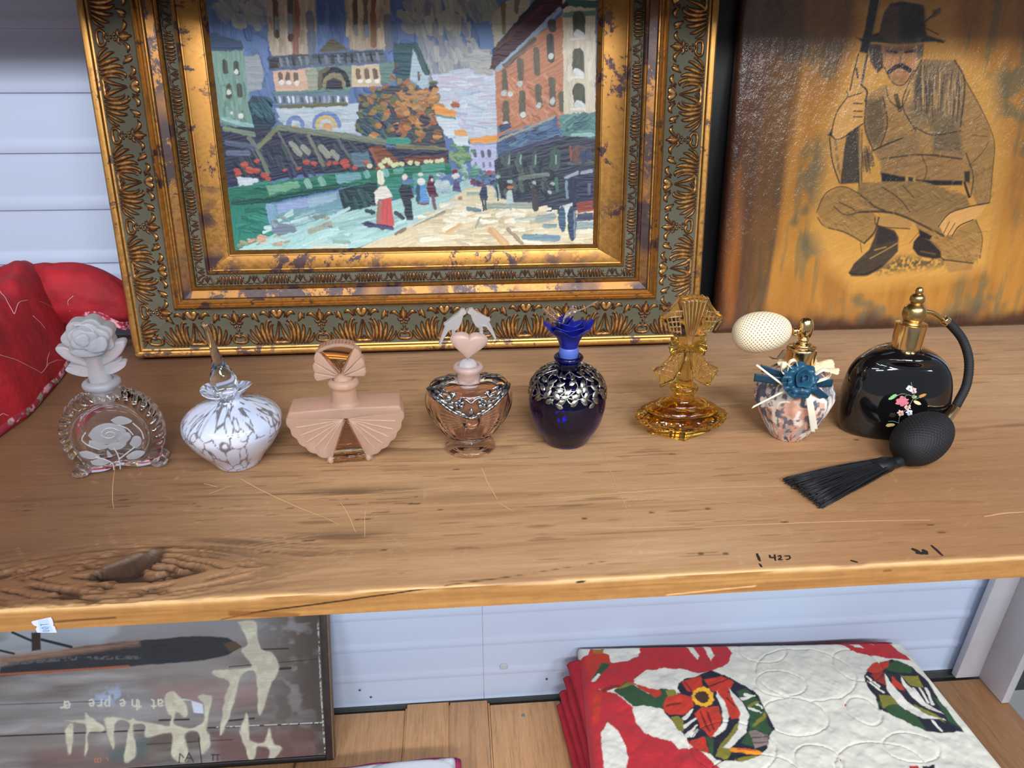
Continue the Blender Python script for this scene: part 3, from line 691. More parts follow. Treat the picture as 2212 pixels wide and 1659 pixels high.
for i in range(17):
    x = 600 + i * 55
    if 900 < x < 960: continue
    Ls(A((x, 505 - i * 3), (x + 12, 560 - i * 3)), 20, rp.choice([(30, 38, 46), (40, 46, 56), (118, 128, 140)]))
P(A((560, 510), (640, 500), (640, 580), (560, 590)), (50, 50, 54))
P(A((585, 605), (900, 580), (985, 590), (985, 770), (615, 785)), (206, 172, 152)); P(A((860, 590), (1000, 580), (990, 760), (900, 770)), (150, 158, 140))
P(A((1260, 560), (1500, 548), (1520, 740), (1262, 745)), (200, 182, 156)); P(A((1500, 545), (1620, 520), (1630, 700), (1520, 720)), (96, 128, 122))
for x in (655, 718, 786): Ls(A((x, 635), (x + 4, 690)), 34, (104, 88, 74)); cv.dab(*A((x + 8, 706))[0], 6, 5.5, (226, 222, 214), 0, .08, RL)
for x in (1318, 1390, 1462): Ls(A((x, 605), (x + 6, 660)), 36, (110, 90, 70)); cv.dab(*A((x + 18, 692))[0], 6, 4.5, (232, 228, 220), 0, .08, RL)
P(A((960, 570), (1260, 560), (1262, 770), (980, 775)), (112, 132, 122))
t_ = np.linspace(math.pi, 2 * math.pi, 14)
Ls(A(*[(1115 + 115 * math.cos(a), 725 + 130 * math.sin(a)) for a in t_]), 40, (30, 32, 46)); Ls(A(*[(1110 + 78 * math.cos(a), 730 + 85 * math.sin(a)) for a in t_]), 34, (138, 128, 96))
P(A((1040, 770), (1050, 690), (1110, 665), (1170, 690), (1190, 770)), (42, 46, 58)); Ls(A((985, 770), (1000, 620), (1060, 585)), 30, (100, 92, 78))
P(A((595, 800), (1240, 780), (1245, 885), (605, 900)), (108, 126, 148)); Ls(A((600, 795), (1240, 775)), 22, (92, 130, 128))
for i in range(17):
    x = 610 + i * 38; Ls(A((x, 830), (x + 6, 870)), 18, rp.choice([(208, 214, 226), (150, 160, 180), (72, 82, 96), (196, 200, 216)]))
P(A((610, 925), (1330, 880), (1345, 1150), (690, 1095)), (180, 194, 206)); hatch(20, (640, 940, 1200, 1080), [(190, 202, 212), (170, 186, 198)], 26, 130, 0.05)
Ls(A((660, 915), (1215, 885)), 26, (104, 104, 74))
for x, y, r in ((785, 1068, 62), (1052, 1075, 104)):
    Ls(A(*[(x + r * math.cos(a), y + r * math.sin(a)) for a in t_]), 36, (112, 132, 184))
    if r > 80: Ls(A(*[(x - 10 + 74 * math.cos(a), y + 74 * math.sin(a)) for a in t_]), 30, (196, 178, 118))
    P(A(*[(x + r * .45 * math.cos(a), y + 34 + r * .6 * math.sin(a)) for a in t_]), (204, 158, 112))
# buildings at the left edge
P(A((-60, 250), (330, 350), (345, 450), (-40, 450)), (54, 76, 108)); P(A((-40, 440), (345, 430), (420, 1095), (60, 1050)), (118, 152, 142), .16, 1.5)
hatch(24, (110, 470, 350, 1000), [(126, 160, 148), (104, 138, 130)], 24, 110, 1.5)
P(A((350, 480), (470, 470), (520, 640), (490, 760), (380, 790)), (150, 158, 166))
for x, y in ((180, 560), (278, 575), (212, 770), (304, 765)): Ls(A((x, y - 30), (x + 6, y + 45)), 40, (70, 76, 66))
for x, y, r in ((278, 618, 5), (215, 785, 5), (318, 990, 6), (238, 962, 3)): cv.dab(*A((x, y))[0], r, r, (214, 220, 210), 0, .08, RL)
Ls(A((165, 1015), (430, 1085)), 30, (150, 190, 190)); Ls(A((170, 1050), (440, 1130)), 28, (104, 140, 130))
# dark trees and the green gabled house
P(A((375, 870), (420, 815), (560, 830), (625, 1040), (560, 1110), (480, 1210), (430, 1080)), (36, 58, 76)); hatch(24, (400, 830, 560, 1000), [(54, 100, 108), (44, 80, 96), (30, 50, 66)], 22, 60, .8)
P(A((1615, 365), (1795, 370), (1765, 690), (1640, 700)), (36, 76, 88)); P(A((1785, 390), (1925, 620), (1915, 790), (1760, 680)), (168, 186, 200)); Ls(A((1800, 385), (1905, 615)), 46, (46, 80, 86)); Ls(A((1835, 620), (1838, 680)), 18, (60, 80, 90))
P(A((1330, 870), (1480, 780), (1760, 690), (1930, 800), (2060, 1000), (2060, 1270), (1560, 1230), (1300, 1130)), (62, 66, 74), wob=.003)
hatch(70, (1300, 800, 1560, 1150), [(40, 78, 92), (60, 104, 112), (48, 66, 92), (92, 100, 66)], 22, 60, .7)
dabs(150, lambda: A((rp.gauss(1800, 150), rp.gauss(960, 150)))[0], [(176, 122, 72), (150, 104, 66), (194, 140, 84), (120, 84, 62), (160, 96, 60), (136, 116, 84), (92, 100, 72), (58, 52, 76)], 16, 50, None, 1.2)
dabs(30, lambda: A((rp.gauss(1480, 90), rp.gauss(860, 60)))[0], [(110, 108, 62), (128, 118, 70), (92, 70, 58), (150, 110, 70)], 14, 36)
dabs(34, lambda: A((rp.uniform(1640, 2000), rp.uniform(780, 930)))[0], [(198, 142, 84), (178, 128, 78), (164, 128, 96)], 18, 46, .4, .6)
for x, y, r in ((1570, 965, 7), (1490, 1070, 8), (1735, 1085, 9), (1610, 1105, 5), (1880, 1020, 12), (1850, 885, 6)): cv.dab(*A((x, y))[0], r, r * .8, (176, 116, 62) if x != 1880 else (62, 54, 70), .2, .15, RL)
# middle distance roofs
P(A((1980, 1010), (2160, 1000), (2212, 1160), (2090, 1180)), (196, 212, 224)); P(B((160, 990), (345, 1000), (340, 1160), (250, 1160)), (200, 214, 224))
P(B((150, 890), (345, 962), (335, 1015), (158, 975)), (222, 150, 72)); Ls(B((170, 985), (330, 1010)), 22, (120, 150, 150))
P(B((318, 1110), (410, 1105), (440, 1165), (330, 1160)), (220, 160, 92)); P(B((455, 1180), (690, 1150), (690, 1220), (470, 1228)), (226, 156, 78)); P(B((310, 1180), (440, 1165), (450, 1260), (330, 1260)), (206, 220, 228))
P(B((440, 1235), (680, 1215), (700, 1480), (480, 1500)), (180, 184, 218)); Ls(B((480, 1230), (670, 1225)), 18, (140, 160, 180))
for x in (495, 560, 615): Ls(B((x, 1295), (x + 6, 1330)), 26, (96, 96, 120)); Ls(B((x + 10, 1390), (x + 14, 1415)), 18, (120, 120, 150))
dabs(40, lambda: B((rp.gauss(350, 60), rp.gauss(1310, 60)))[0], [(110, 146, 108), (84, 124, 100), (130, 156, 116)], 18, 44)
# red brick building and cream building on the right
P(B((640, 150), (740, 20), (1000, -200), (960, 60), (660, 420)), (170, 164, 148)); Ls(B((740, 30), (745, 280)), 30, (118, 106, 80)); Ls(B((860, -80), (850, 100)), 34, (112, 104, 84))
P(B((665, 600), (1250, 120), (1260, 1000), (690, 1195)), (180, 122, 94), .14, .5)
hatch(60, (690, 640, 1200, 1080), [(192, 134, 104), (170, 110, 84), (200, 140, 112)], 20, 110, .75, B)
P(B((625, 590), (650, 420), (1060, -60), (1260, -300), (1260, 40), (1000, 280), (700, 590)), (66, 36, 46)); Ls(B((660, 430), (1100, -60)), 30, (44, 44, 58)); Ls(B((700, 400), (1060, 60)), 30, (86, 44, 54))
Ls(B((690, 590), (960, 340), (1220, 80)), 34, (146, 166, 188)); Ls(B((760, 560), (1000, 340)), 40, (104, 92, 84))
for x, y0, y1, w in ((745, 610, 760, 40), (880, 525, 660, 46), (1020, 430, 620, 46), (1138, 320, 500, 56), (1150, 200, 240, 60), (760, 885, 1060, 50), (900, 800, 985, 50), (1036, 745, 900, 50), (1152, 690, 880, 50), (1230, 800, 930, 40)):
    Ls(B((x, y0), (x + 8, y1)), w, (96, 88, 74) if w < 55 else (70, 66, 64))
for x, y in ((745, 795), (880, 715), (1145, 480), (910, 980), (1040, 900), (1158, 860), (760, 1060), (800, 800)): cv.dab(*B((x, y))[0], 6, 7, rp.choice([(200, 206, 200), (182, 190, 186), (206, 190, 168)]), .4, .1, RL)
P(B((1245, -300), (1530, -300), (1525, 970), (1255, 985)), (206, 196, 176), .1, 1.5); hatch(40, (1260, 120, 1480, 900), [(214, 204, 186), (196, 186, 166)], 26, 120, 1.5, B)
Ls(B((1290, 25), (1530, 40)), 50, (62, 98, 94)); Ls(B((1270, 130), (1520, 110)), 36, (110, 140, 128)); Ls(B((1250, 60), (1270, 40)), 34, (50, 50, 54))
for x, y0, y1 in ((1382, 150, 280), (1376, 470, 610), (1384, 765, 880)): Ls(B((x, y0), (x + 4, y1)), 92, (78, 80, 68)); Ls(B((x - 10, y1 + 10), (x + 20, y1 + 30)), 60, (204, 208, 206)); Ls(B((x - 60, y1 + 55), (x + 40, y1 + 50)), 18, (220, 214, 204))
# blue-green awnings and dark shops, right
P(B((680, 1200), (1190, 985), (1235, 1160), (690, 1345)), (72, 96, 132)); P(B((1215, 985), (1530, 955), (1530, 1180), (1240, 1185)), (92, 134, 134))
hatch(30, (700, 1060, 1180, 1250), [(84, 112, 148), (60, 82, 116), (96, 126, 150), (56, 66, 96)], 26, 70, -.3, B); hatch(26, (1240, 1000, 1480, 1140), [(110, 150, 146), (78, 118, 122), (64, 96, 108)], 26, 60, -.6, B)
Ls(B((690, 1205), (1170, 1000)), 18, (150, 150, 140)); Ls(B((690, 1335), (1215, 1165)), 26, (104, 170, 160)); Ls(B((1330, 1155), (1510, 1150)), 24, (150, 190, 186))
P(D((660, 380), (1240, 170), (1530, 190), (1530, 880), (1200, 830), (900, 760), (690, 690)), (54, 62, 78), .2, .2)
Ls(D((720, 340), (1210, 190)), 40, (70, 70, 102)); hatch(50, (700, 340, 1200, 640), [(44, 58, 66), (62, 76, 84), (70, 90, 96), (40, 46, 60), (84, 96, 92)], 26, 70, 1.3, D)
for x in (780, 880, 1005, 1180): Ls(D((x, 330), (x, 430)), 40 if x != 1180 else 80, (66, 92, 88)); Ls(D((x + 10, 340), (x + 8, 410)), 10, (150, 166, 166))
P(D((1300, 260), (1490, 250), (1490, 390), (1310, 395)), (84, 74, 84)); Ls(D((1310, 270), (1315, 380)), 14, (150, 84, 66)); Ls(D((1300, 410), (1500, 400)), 24, (90, 100, 100)); hatch(8, (1330, 270, 1460, 340), [(60, 70, 100), (110, 80, 70)], 26, 70, 1.5, D)
Ls(D((880, 530), (1120, 500)), 30, (110, 124, 118)); Ls(D((1270, 530), (1370, 490)), 26, (150, 160, 172)); Ls(D((1410, 490), (1490, 470)), 26, (160, 166, 186)); Ls(D((1330, 560), (1330, 740)), 70, (48, 54, 78)); Ls(D((1280, 570), (1285, 690)), 20, (120, 146, 160)); P(D((1380, 500), (1510, 490), (1510, 730), (1380, 720)), (50, 56, 82)); Ls(D((1470, 580), (1470, 650)), 24, (104, 110, 140)); Ls(D((1190, 540), (1200, 640)), 26, (74, 116, 104))
for x, y in ((690, 520), (795, 560), (1005, 570), (1130, 650), (1160, 580)): cv.dab(*D((x, y))[0], 5, 4, (160, 176, 170), .3, .15, RL)
# market stalls, left
P(Cc((40, 80), (640, 110), (1530, 200), (1560, 270), (2090, 290), (2090, 400), (1500, 470), (830, 500), (560, 560), (120, 620), (60, 300)), (46, 52, 76), .2, .2)
hatch(60, (220, 180, 1500, 480), [(52, 58, 84), (40, 46, 66), (60, 70, 84), (50, 66, 76)], 30, 80, 1.1, Cc)
Ls(Cc((640, 100), (1100, 160), (1540, 225)), 44, (116, 126, 108)); Ls(Cc((640, 90), (470, 265)), 34, (120, 128, 98)); Ls(Cc((390, 190), (460, 290), (550, 480)), 30, (112, 122, 110)); Ls(Cc((640, 150), (800, 460)), 24, (92, 94, 96)); Ls(Cc((890, 170), (1020, 420)), 28, (116, 120, 110)); Ls(Cc((1150, 210), (1290, 420)), 24, (90, 96, 100)); Ls(Cc((180, 110), (430, 160)), 34, (122, 140, 118)); Ls(Cc((200, 230), (420, 270)), 40, (84, 96, 120)); Ls(Cc((210, 320), (380, 320)), 40, (96, 108, 134))
for x, y in ((770, 260), (800, 300), (870, 290), (1020, 290), (1045, 320), (1120, 335)): Ls(Cc((x - 20, y - 20), (x + 20, y + 20)), 44, (146, 150, 140))
P(Cc((1250, 320), (1400, 310), (1440, 430), (1290, 440)), (92, 120, 136)); P(Cc((1400, 275), (1510, 255), (1690, 400), (1530, 450)), (124, 70, 54)); Ls(Cc((1430, 290), (1510, 460)), 20, (150, 90, 66)); P(Cc((1700, 350), (2060, 340), (2080, 400), (1720, 410)), (112, 62, 56)); Ls(Cc((1650, 260), (2050, 290)), 34, (120, 120, 92)); Ls(Cc((1580, 215), (1740, 215)), 50, (62, 146, 130)); Ls(Cc((1620, 300), (2050, 315)), 36, (44, 48, 70))
for x, y, r in ((285, 470, 30), (350, 420, 34), (455, 388, 26), (395, 465, 42), (450, 470, 34), (520, 510, 34), (550, 540, 26), (300, 500, 28), (875, 395, 30), (940, 412, 30), (1070, 405, 24), (1130, 400, 26), (1200, 398, 42), (1215, 430, 34), (1290, 445, 28), (1390, 400, 24), (1490, 460, 32), (815, 450, 20), (695, 465, 18)): cv.dab(*Cc((x, y))[0], r / 3.95, r / 5.5, (178, 82, 72), rp.uniform(-.4, .4), .2, RL * 1.5)
for x, y in ((1510, 420), (1540, 390), (1565, 375), (1590, 400), (1620, 420), (1650, 415), (1690, 412), (1530, 440), (1760, 400), (1820, 412), (1900, 395), (1940, 392), (2000, 385), (2030, 380), (1415, 430)): cv.dab(*Cc((x, y))[0], 6, 5, (206, 212, 168), .2, .12, RL * 1.5)
P(Cc((285, 525), (470, 535), (475, 605), (300, 610)), (200, 212, 222)); P(Cc((340, 610), (500, 605), (500, 650), (350, 645)), (36, 50, 56))
P(Cc((100, 625), (520, 580), (1120, 490), (2100, 400), (2120, 490), (1480, 570), (1150, 610), (540, 745), (120, 790)), (38, 112, 92)); hatch(40, (300, 560, 2000, 640), [(44, 124, 100), (30, 96, 82), (52, 130, 112)], 24, 110, -.12, Cc)
P(Cc((530, 600), (800, 555), (830, 610), (560, 680)), (112, 166, 138)); Ls(Cc((880, 560), (900, 600)), 50, (130, 178, 160)); Ls(Cc((1000, 545), (1020, 580)), 50, (120, 174, 158)); P(Cc((1120, 500), (1330, 480), (1340, 540), (1140, 590)), (112, 164, 170)); Ls(Cc((1390, 490), (1400, 510)), 50, (110, 166, 158)); Ls(Cc((1550, 470), (1560, 500)), 44, (120, 176, 176)); Ls(Cc((1640, 470), (1680, 470)), 46, (96, 160, 146)); P(Cc((1850, 420), (2060, 400), (2060, 460), (1860, 480)), (74, 146, 128))
P(Cc((120, 770), (560, 730), (600, 1030), (200, 1190)), (44, 120, 106), .16, 1.4); Ls(Cc((260, 740), (540, 720), (1140, 600)), 40, (26, 78, 70)); hatch(18, (280, 780, 520, 1000), [(52, 132, 116), (36, 108, 96)], 30, 120, .2, Cc)
P(Cc((525, 770), (1150, 640), (1210, 800), (1110, 890), (600, 1010)), (112, 150, 168), .12, .2); P(Cc((620, 760), (880, 700), (900, 770), (640, 830)), (146, 164, 206)); P(Cc((880, 710), (1130, 660), (1140, 720), (900, 790)), (148, 178, 196)); hatch(16, (600, 830, 1100, 900), [(120, 160, 172), (104, 150, 150)], 40, 90, .1, Cc); Ls(Cc((560, 780), (590, 900)), 60, (122, 158, 186))
P(Cc((1150, 630), (1480, 565), (1480, 765), (1200, 825)), (32, 60, 68)); hatch(14, (1180, 640, 1440, 740), [(46, 80, 84), (28, 50, 60)], 30, 70, 1.2, Cc); P(Cc((1480, 560), (1700, 520), (1700, 700), (1480, 740)), (52, 130, 118)); P(Cc((1780, 500), (2000, 480), (2000, 640), (1800, 680)), (86, 152, 146))
# pavement and sunlit street
P(Cc((160, 1200), (600, 1010), (1200, 825), (1480, 765), (2300, 540), (2300, 700), (1720, 980), (1260, 1150)), (160, 196, 194), .08, .35)
hatch(60, (500, 860, 1900, 1120), [(168, 204, 200), (150, 186, 186), (176, 206, 206), (140, 176, 176)], 22, 200, -.33, Cc)
P(Cc((1250, 1160), (1720, 965), (2212, 680), (2212, 1160)), (206, 192, 160), .1, .35)
P(D((0, 930), (220, 770), (420, 620), (640, 590), (720, 700), (900, 770), (1220, 840), (1530, 880), (1530, 1140), (0, 1140)), (208, 198, 168), .1, 0)
hatch(90, (0, 800, 1450, 1090), [(216, 206, 178), (198, 186, 154), (226, 220, 198), (206, 190, 156), (190, 176, 146)], 30, 150, -.05, D); hatch(30, (200, 760, 900, 900), [(228, 222, 202), (220, 212, 190)], 26, 90, 0.1, D)
Ls(Cc((1790, 930), (2050, 820)), 26, (150, 140, 116)); Ls(Cc((1750, 950), (2200, 720)), 16, (196, 200, 190)); Ls(Cc((1640, 1010), (1720, 970)), 22, (130, 112, 96)); Ls(Cc((910, 985), (1080, 920)), 44, (150, 158, 142)); Ls(Cc((930, 1115), (1220, 1110)), 30, (196, 200, 184)); Ls(Cc((1110, 1075), (1240, 1075)), 30, (134, 166, 152)); Ls(Cc((300, 1110), (480, 1050)), 30, (116, 128, 106)); cv.dab(*Cc((510, 1065))[0], 7, 4, (196, 140, 116), 0, .1, RL); dabs(18, lambda: Cc((rp.uniform(340, 720), rp.uniform(1030, 1100)))[0], [(196, 150, 126), (150, 150, 130), (170, 186, 176)], 18, 44, .4, .4)
P(Cc((570, 900), (740, 930), (800, 980), (640, 1030), (580, 990)), (112, 124, 142)); dabs(14, lambda: Cc((rp.uniform(600, 1100), rp.uniform(850, 950)))[0], [(150, 152, 138), (120, 130, 130), (138, 160, 166)], 18, 40)
for a_, b_, w, c in (((260, 1000), (370, 930), 30, (204, 170, 124)), ((640, 980), (760, 1100), 60, (200, 164, 120)), ((780, 970), (900, 1090), 30, (150, 130, 110)), ((500, 960), (540, 870), 16, (150, 156, 140)), ((1040, 880), (1160, 860), 60, (150, 160, 160)), ((1090, 940), (1180, 940), 34, (120, 146, 150)), ((850, 885), (1000, 880), 26, (176, 184, 176)), ((920, 1035), (1200, 1045), 50, (112, 140, 152)), ((600, 770), (1000, 765), 50, (150, 158, 146)), ((440, 665), (540, 665), 24, (150, 170, 160)), ((1370, 940), (1500, 930), 60, (140, 158, 160)), ((1380, 880), (1500, 870), 40, (90, 96, 116))): Ls(D(a_, b_), w, c)
P(D((1220, 770), (1330, 740), (1330, 900), (1230, 880)), (196, 204, 204)); cv.dab(*D((1240, 880))[0], 8, 29, (66, 92, 114), 0, .15, RL); cv.dab(*D((1325, 920))[0], 10, 39, (54, 70, 92), -.03, .15, RL); Ls(D((1345, 820), (1350, 1040)), 14, (120, 134, 160)); P(D((1355, 745), (1500, 720), (1500, 810), (1370, 830)), (136, 66, 60)); P(D((1370, 835), (1500, 825), (1500, 880), (1370, 885)), (70, 74, 96))
# figures
P(Cc((1480, 760), (1560, 690), (1600, 700), (1628, 935), (1560, 960), (1475, 925)), (192, 84, 86), .12, 1.5); Ls(Cc((1500, 760), (1490, 900)), 36, (150, 110, 98)); P(Cc((1450, 650), (1500, 600), (1570, 600), (1610, 690), (1570, 700), (1500, 720), (1470, 760)), (226, 220, 212)); cv.dab(*Cc((1520, 576))[0], 4.5, 5, (214, 150, 110), 0, .1, RL); Ls(Cc((1508, 490), (1512, 560)), 50, (222, 222, 200)); P(Cc((1345, 915), (1400, 895), (1470, 920), (1470, 950), (1400, 955)), (62, 60, 92)); Ls(Cc((1480, 940), (1600, 955)), 34, (72, 64, 100)); Ls(Cc((1390, 810), (1450, 825)), 30, (48, 66, 74))
P(Cc((1665, 640), (1690, 585), (1760, 590), (1800, 690), (1775, 710), (1785, 890), (1730, 895), (1700, 740)), (44, 52, 66)); cv.dab(*Cc((1715, 522))[0], 6, 6.5, (222, 206, 196), 0, .1, RL); Ls(Cc((1640, 830), (1700, 870)), 34, (58, 68, 84))
P(Cc((1830, 590), (1890, 600), (1930, 740), (1880, 760), (1825, 740)), (94, 150, 202)); Ls(Cc((1830, 600), (1826, 720)), 30, (50, 86, 110)); cv.dab(*Cc((1856, 562))[0], 9, 8, (216, 218, 216), 0, .1, RL); Ls(Cc((1830, 745), (1920, 748)), 18, (110, 84, 90)); cv.dab(*Cc((1850, 500))[0], 6, 4, (214, 214, 204), 0, .1, RL)
P(Cc((1900, 600), (1930, 505), (1960, 515), (1995, 690), (1950, 700), (1925, 690)), (86, 40, 60)); Ls(Cc((1950, 690), (1975, 790)), 26, (120, 84, 106)); cv.dab(*Cc((1948, 548))[0], 3, 4, (214, 200, 200), 0, .1, RL)
dabs(16, lambda: Cc((rp.uniform(1990, 2090), rp.uniform(500, 650)))[0], [(150, 178, 186), (112, 138, 166), (180, 196, 200)], 18, 44); P(Cc((2120, 640), (2140, 540), (2180, 560), (2195, 650)), (86, 80, 116)); cv.dab(*Cc((2145, 475))[0], 7, 5, (110, 40, 56), 0, .1, RL); cv.dab(*Cc((2150, 515))[0], 9, 6, (206, 204, 210), 0, .1, RL)
P(D((540, 660), (560, 590), (600, 600), (605, 720), (540, 720)), (48, 62, 92)); Ls(D((560, 720), (575, 810)), 16, (52, 60, 80)); Ls(D((585, 720), (590, 800)), 14, (60, 66, 84)); cv.dab(*D((568, 560))[0], 4, 6, (60, 96, 112), 0, .1, RL); Ls(D((440, 790), (540, 810)), 30, (100, 126, 132))
P(D((760, 750), (775, 640), (810, 640), (830, 750)), (180, 196, 196)); cv.dab(*D((795, 610))[0], 8, 5, (176, 110, 80), 0, .1, RL); Ls(D((800, 750), (805, 800)), 14, (140, 160, 160)); P(D((665, 700), (690, 560), (720, 700)), (150, 170, 166)); Ls(D((680, 600), (700, 720)), 14, (40, 50, 60)); Ls(D((1000, 640), (1015, 790)), 50, (70, 66, 66)); P(D((340, 790), (370, 730), (400, 790)), (220, 206, 186)); cv.dab(*D((375, 705))[0], 5, 5, (166, 130, 100), 0, .1, RL); P(D((460, 590), (480, 500), (510, 590)), (110, 60, 84)); Ls(D((420, 490), (425, 590)), 34, (166, 182, 190)); dabs(26, lambda: D((rp.uniform(520, 680), rp.uniform(470, 590)))[0], [(120, 80, 110), (90, 110, 130), (70, 120, 110), (160, 90, 110), (60, 60, 90)], 14, 34)
dabs(20, lambda: D((rp.uniform(380, 520), rp.uniform(430, 560)))[0], [(84, 140, 120), (110, 150, 130), (150, 186, 186)], 16, 34)
g = fbm(cv.U / 0.0012, cv.W / 0.006, 31, 2) - 0.5; cv.c *= (1 + 0.16 * g)[..., None]
# wet paint drags: bend the strokes a little along a noise field
dj = np.clip(np.arange(cv.ny)[:, None] + ((fbm(cv.U / 0.006, cv.W / 0.006, 40, 2) - .5) * 5).astype(int), 0, cv.ny - 1); di = np.clip(np.arange(cv.nx)[None] + ((fbm(cv.U / 0.006, cv.W / 0.006, 44, 2) - .5) * 5).astype(int), 0, cv.nx - 1)
cv.c = cv.c[dj, di]; cv.h = cv.h[dj, di]
mp = painted('oil_paint', 0.42, 0.25, 1500, spec=0.35)
grid('canvas', FR.P(cv.U, cv.W, CD + cv.h) - PO, mp, painting, col=np.clip(cv.c, 0, 1))

# ================================================================== black panel in the gap and the varnished slab picture
bp = tag(empty('black_panel', (0.36, 1.13, 0)), 'narrow black panel standing in the gap behind the gilt frame', 'panel')
BK = plain('black_laminate', (20, 20, 23), 0.35)
PB = Plane((0, 1.130, 0.0), 2.0)
def slabbox(nm, pl, u0, u1, w0, w1, d0, d1, mat, parent, bevel=0.0015):
    org = np.array(parent.location); M = Matrix([[pl.u[i], pl.w[i], pl.n[i], pl.O[i] - org[i]] for i in range(3)] + [[0, 0, 0, 1]])
    return prism(nm, [(u0, w0), (u1, w0), (u1, w1), (u0, w1)], d0, d1, mat, parent, bevel, 2, M)
slabbox('panel_face', PB, 0.250, 0.462, 0.001, 0.60, -0.008, 0.0, BK, bp)
slabbox('edge_strip', PB, 0.462, 0.466, 0.001, 0.60, -0.010, 0.004, plain('dark_steel', (60, 66, 76), 0.3, metal=0.6), bp, 0.0008)

BD = Plane((0, 1.0835, 0.0), 5.0)
b0, b1, bh, bt = 0.4195, 1.02, 0.545, 0.024
slab = tag(empty('wood_slab_picture', (0.72, 1.09, 0)), 'varnished amber wood slab with a pencil picture of a crouching rifleman in a hat', 'picture')
SO = np.array(slab.location)
bc = Canvas(b0, b1, 0.0, bh, 0.0011, (176, 116, 46), lambda x, y: BD.uv(x, y, 0.0)); bc.pxm = 0.00073
U, W = bc.U, bc.W
edge = np.minimum(np.minimum(U - b0, b1 - U), W) 
st1 = fbm(U * 26, W * 4, 3, 4); st2 = fbm(U * 90, W * 9, 9, 3); bl = fbm(U * 11, W * 8, 17, 4)
mixc = lambda a, b, t: lin(a) * (1 - t[..., None]) + lin(b) * t[..., None]
bc.c = mixc((148, 92, 30), (200, 142, 58), np.clip(.5 + 1.3 * (st1 - .5) + .7 * (bl - .5), 0, 1))
def fld(m, col): bc.c = bc.c * (1 - np.clip(m, 0, 1)[..., None]) + lin(col) * np.clip(m, 0, 1)[..., None]
fld(sm(.50, .66, st1 * .6 + bl * .4) * .55, (122, 70, 26)); fld(sm(.58, .70, st2 * .5 + bl * .5) * .6, (104, 96, 64)); fld(sm(.60, .72, fbm(U * 16, W * 14, 23, 4)) * .7, (86, 88, 66))
ed = edge + 0.030 * (fbm(U * 30, W * 10, 29, 3) - .5)
fld(sm(.075, .02, U - b0 + 0.05 * (fbm(U * 40, W * 4, 27, 3) - .5)) * .75, (126, 66, 26)); fld(sm(.045, .03, np.abs(U - b0 - .055) + .04 * (fbm(U * 30, W * 3, 26, 3) - .3)) * .7, (60, 42, 30))
fld(sm(.030, .006, ed) * .95, (58, 30, 20)); fld(sm(.06, .0, W + .09 * (fbm(U * 24, W * 3, 37, 3) - .35)) * .9, (62, 34, 24))
fld(sm(.05, .0, np.abs(U - .962 + .1 * (W - .25)) + .03 * (st1 - .3)) * .8, (52, 44, 34)); fld(sm(.32, .47, W) * sm(.16, .10, np.abs(U - .50 - .03)) * .6, (78, 50, 34))  # upper-left brown is painted in for the dark reflection in the varnish
E1 = crop(1540, 0, 3.2917); F1 = crop(1540, 300, 3.2917)
def BP(p, col, var=.14, **k): bc.poly(p, col, var, k.pop('ang', .4), 0, k.pop('soft', 1.2), k.pop('wob', .0005), **k)
def BL(p, wd, col, **k): bc.line(p, wd / 3.2917, col, k.pop('var', .15), 0, **k)
INKD = (44, 38, 32)
BP(E1((1040, 0), (1700, 0), (1760, 330), (2000, 560), (2080, 1100), (2020, 1500), (1960, 1900), (1600, 2000), (1000, 2060), (820, 1900), (690, 1600), (800, 1200), (800, 900), (900, 650), (1000, 300)), (198, 144, 66), .1, soft=12)
BP(F1((1160, 930), (1320, 830), (1640, 850), (1660, 900), (1180, 960)), (104, 84, 52), .3, soft=6, noisy=.004)
# rifle
BP(E1((1130, -60), (1205, -60), (1150, 200), (1105, 380), (1040, 370), (1080, 200)), (28, 28, 32)); BL(E1((1190, -20), (1110, 370)), 8, (150, 130, 96))
BP(E1((1030, 380), (1100, 385), (1090, 560), (1060, 640), (980, 640), (1000, 480)), (196, 146, 78)); BL(E1((1035, 385), (1000, 520), (975, 640)), 9, INKD, curve=8); BL(E1((1100, 390), (1080, 480), (1060, 580)), 16, (70, 56, 42)); BL(E1((1050, 600), (1095, 650), (1080, 720)), 12, INKD, curve=8); BL(E1((1020, 490), (1030, 550)), 14, (70, 54, 40))
BP(E1((955, 930), (1035, 880), (1060, 1300), (905, 1310), (925, 1080)), (70, 58, 46), .3); BL(E1((1035, 900), (1055, 1390)), 26, (150, 120, 72)); BL(E1((1030, 910), (1040, 1380)), 8, INKD); BL(E1((1060, 920), (1058, 1390)), 6, INKD)
# sleeve, hand on the rifle
BP(E1((830, 990), (950, 900), (925, 1100), (900, 1310), (860, 1230), (845, 1090)), (190, 140, 74)); BL(E1((830, 980), (850, 1150), (900, 1300)), 9, INKD, curve=8); BL(E1((870, 1010), (900, 1240)), 22, (140, 106, 64), dry=.4)
BP(E1((840, 950), (870, 830), (910, 740), (960, 690), (1050, 670), (1085, 760), (1080, 860), (1000, 920), (880, 990)), (206, 152, 84)); BL(E1((840, 950), (880, 800), (955, 690), (950, 650)), 8, INKD, curve=10); BL(E1((960, 690), (1060, 660)), 8, INKD); BL(E1((1080, 870), (900, 990), (840, 960)), 8, INKD, curve=10)
for y in (735, 790, 830): BL(E1((1000, y), (1060, y + 2)), 9, (74, 56, 40))
BP(E1((815, 960), (850, 910), (850, 980)), (40, 36, 34))
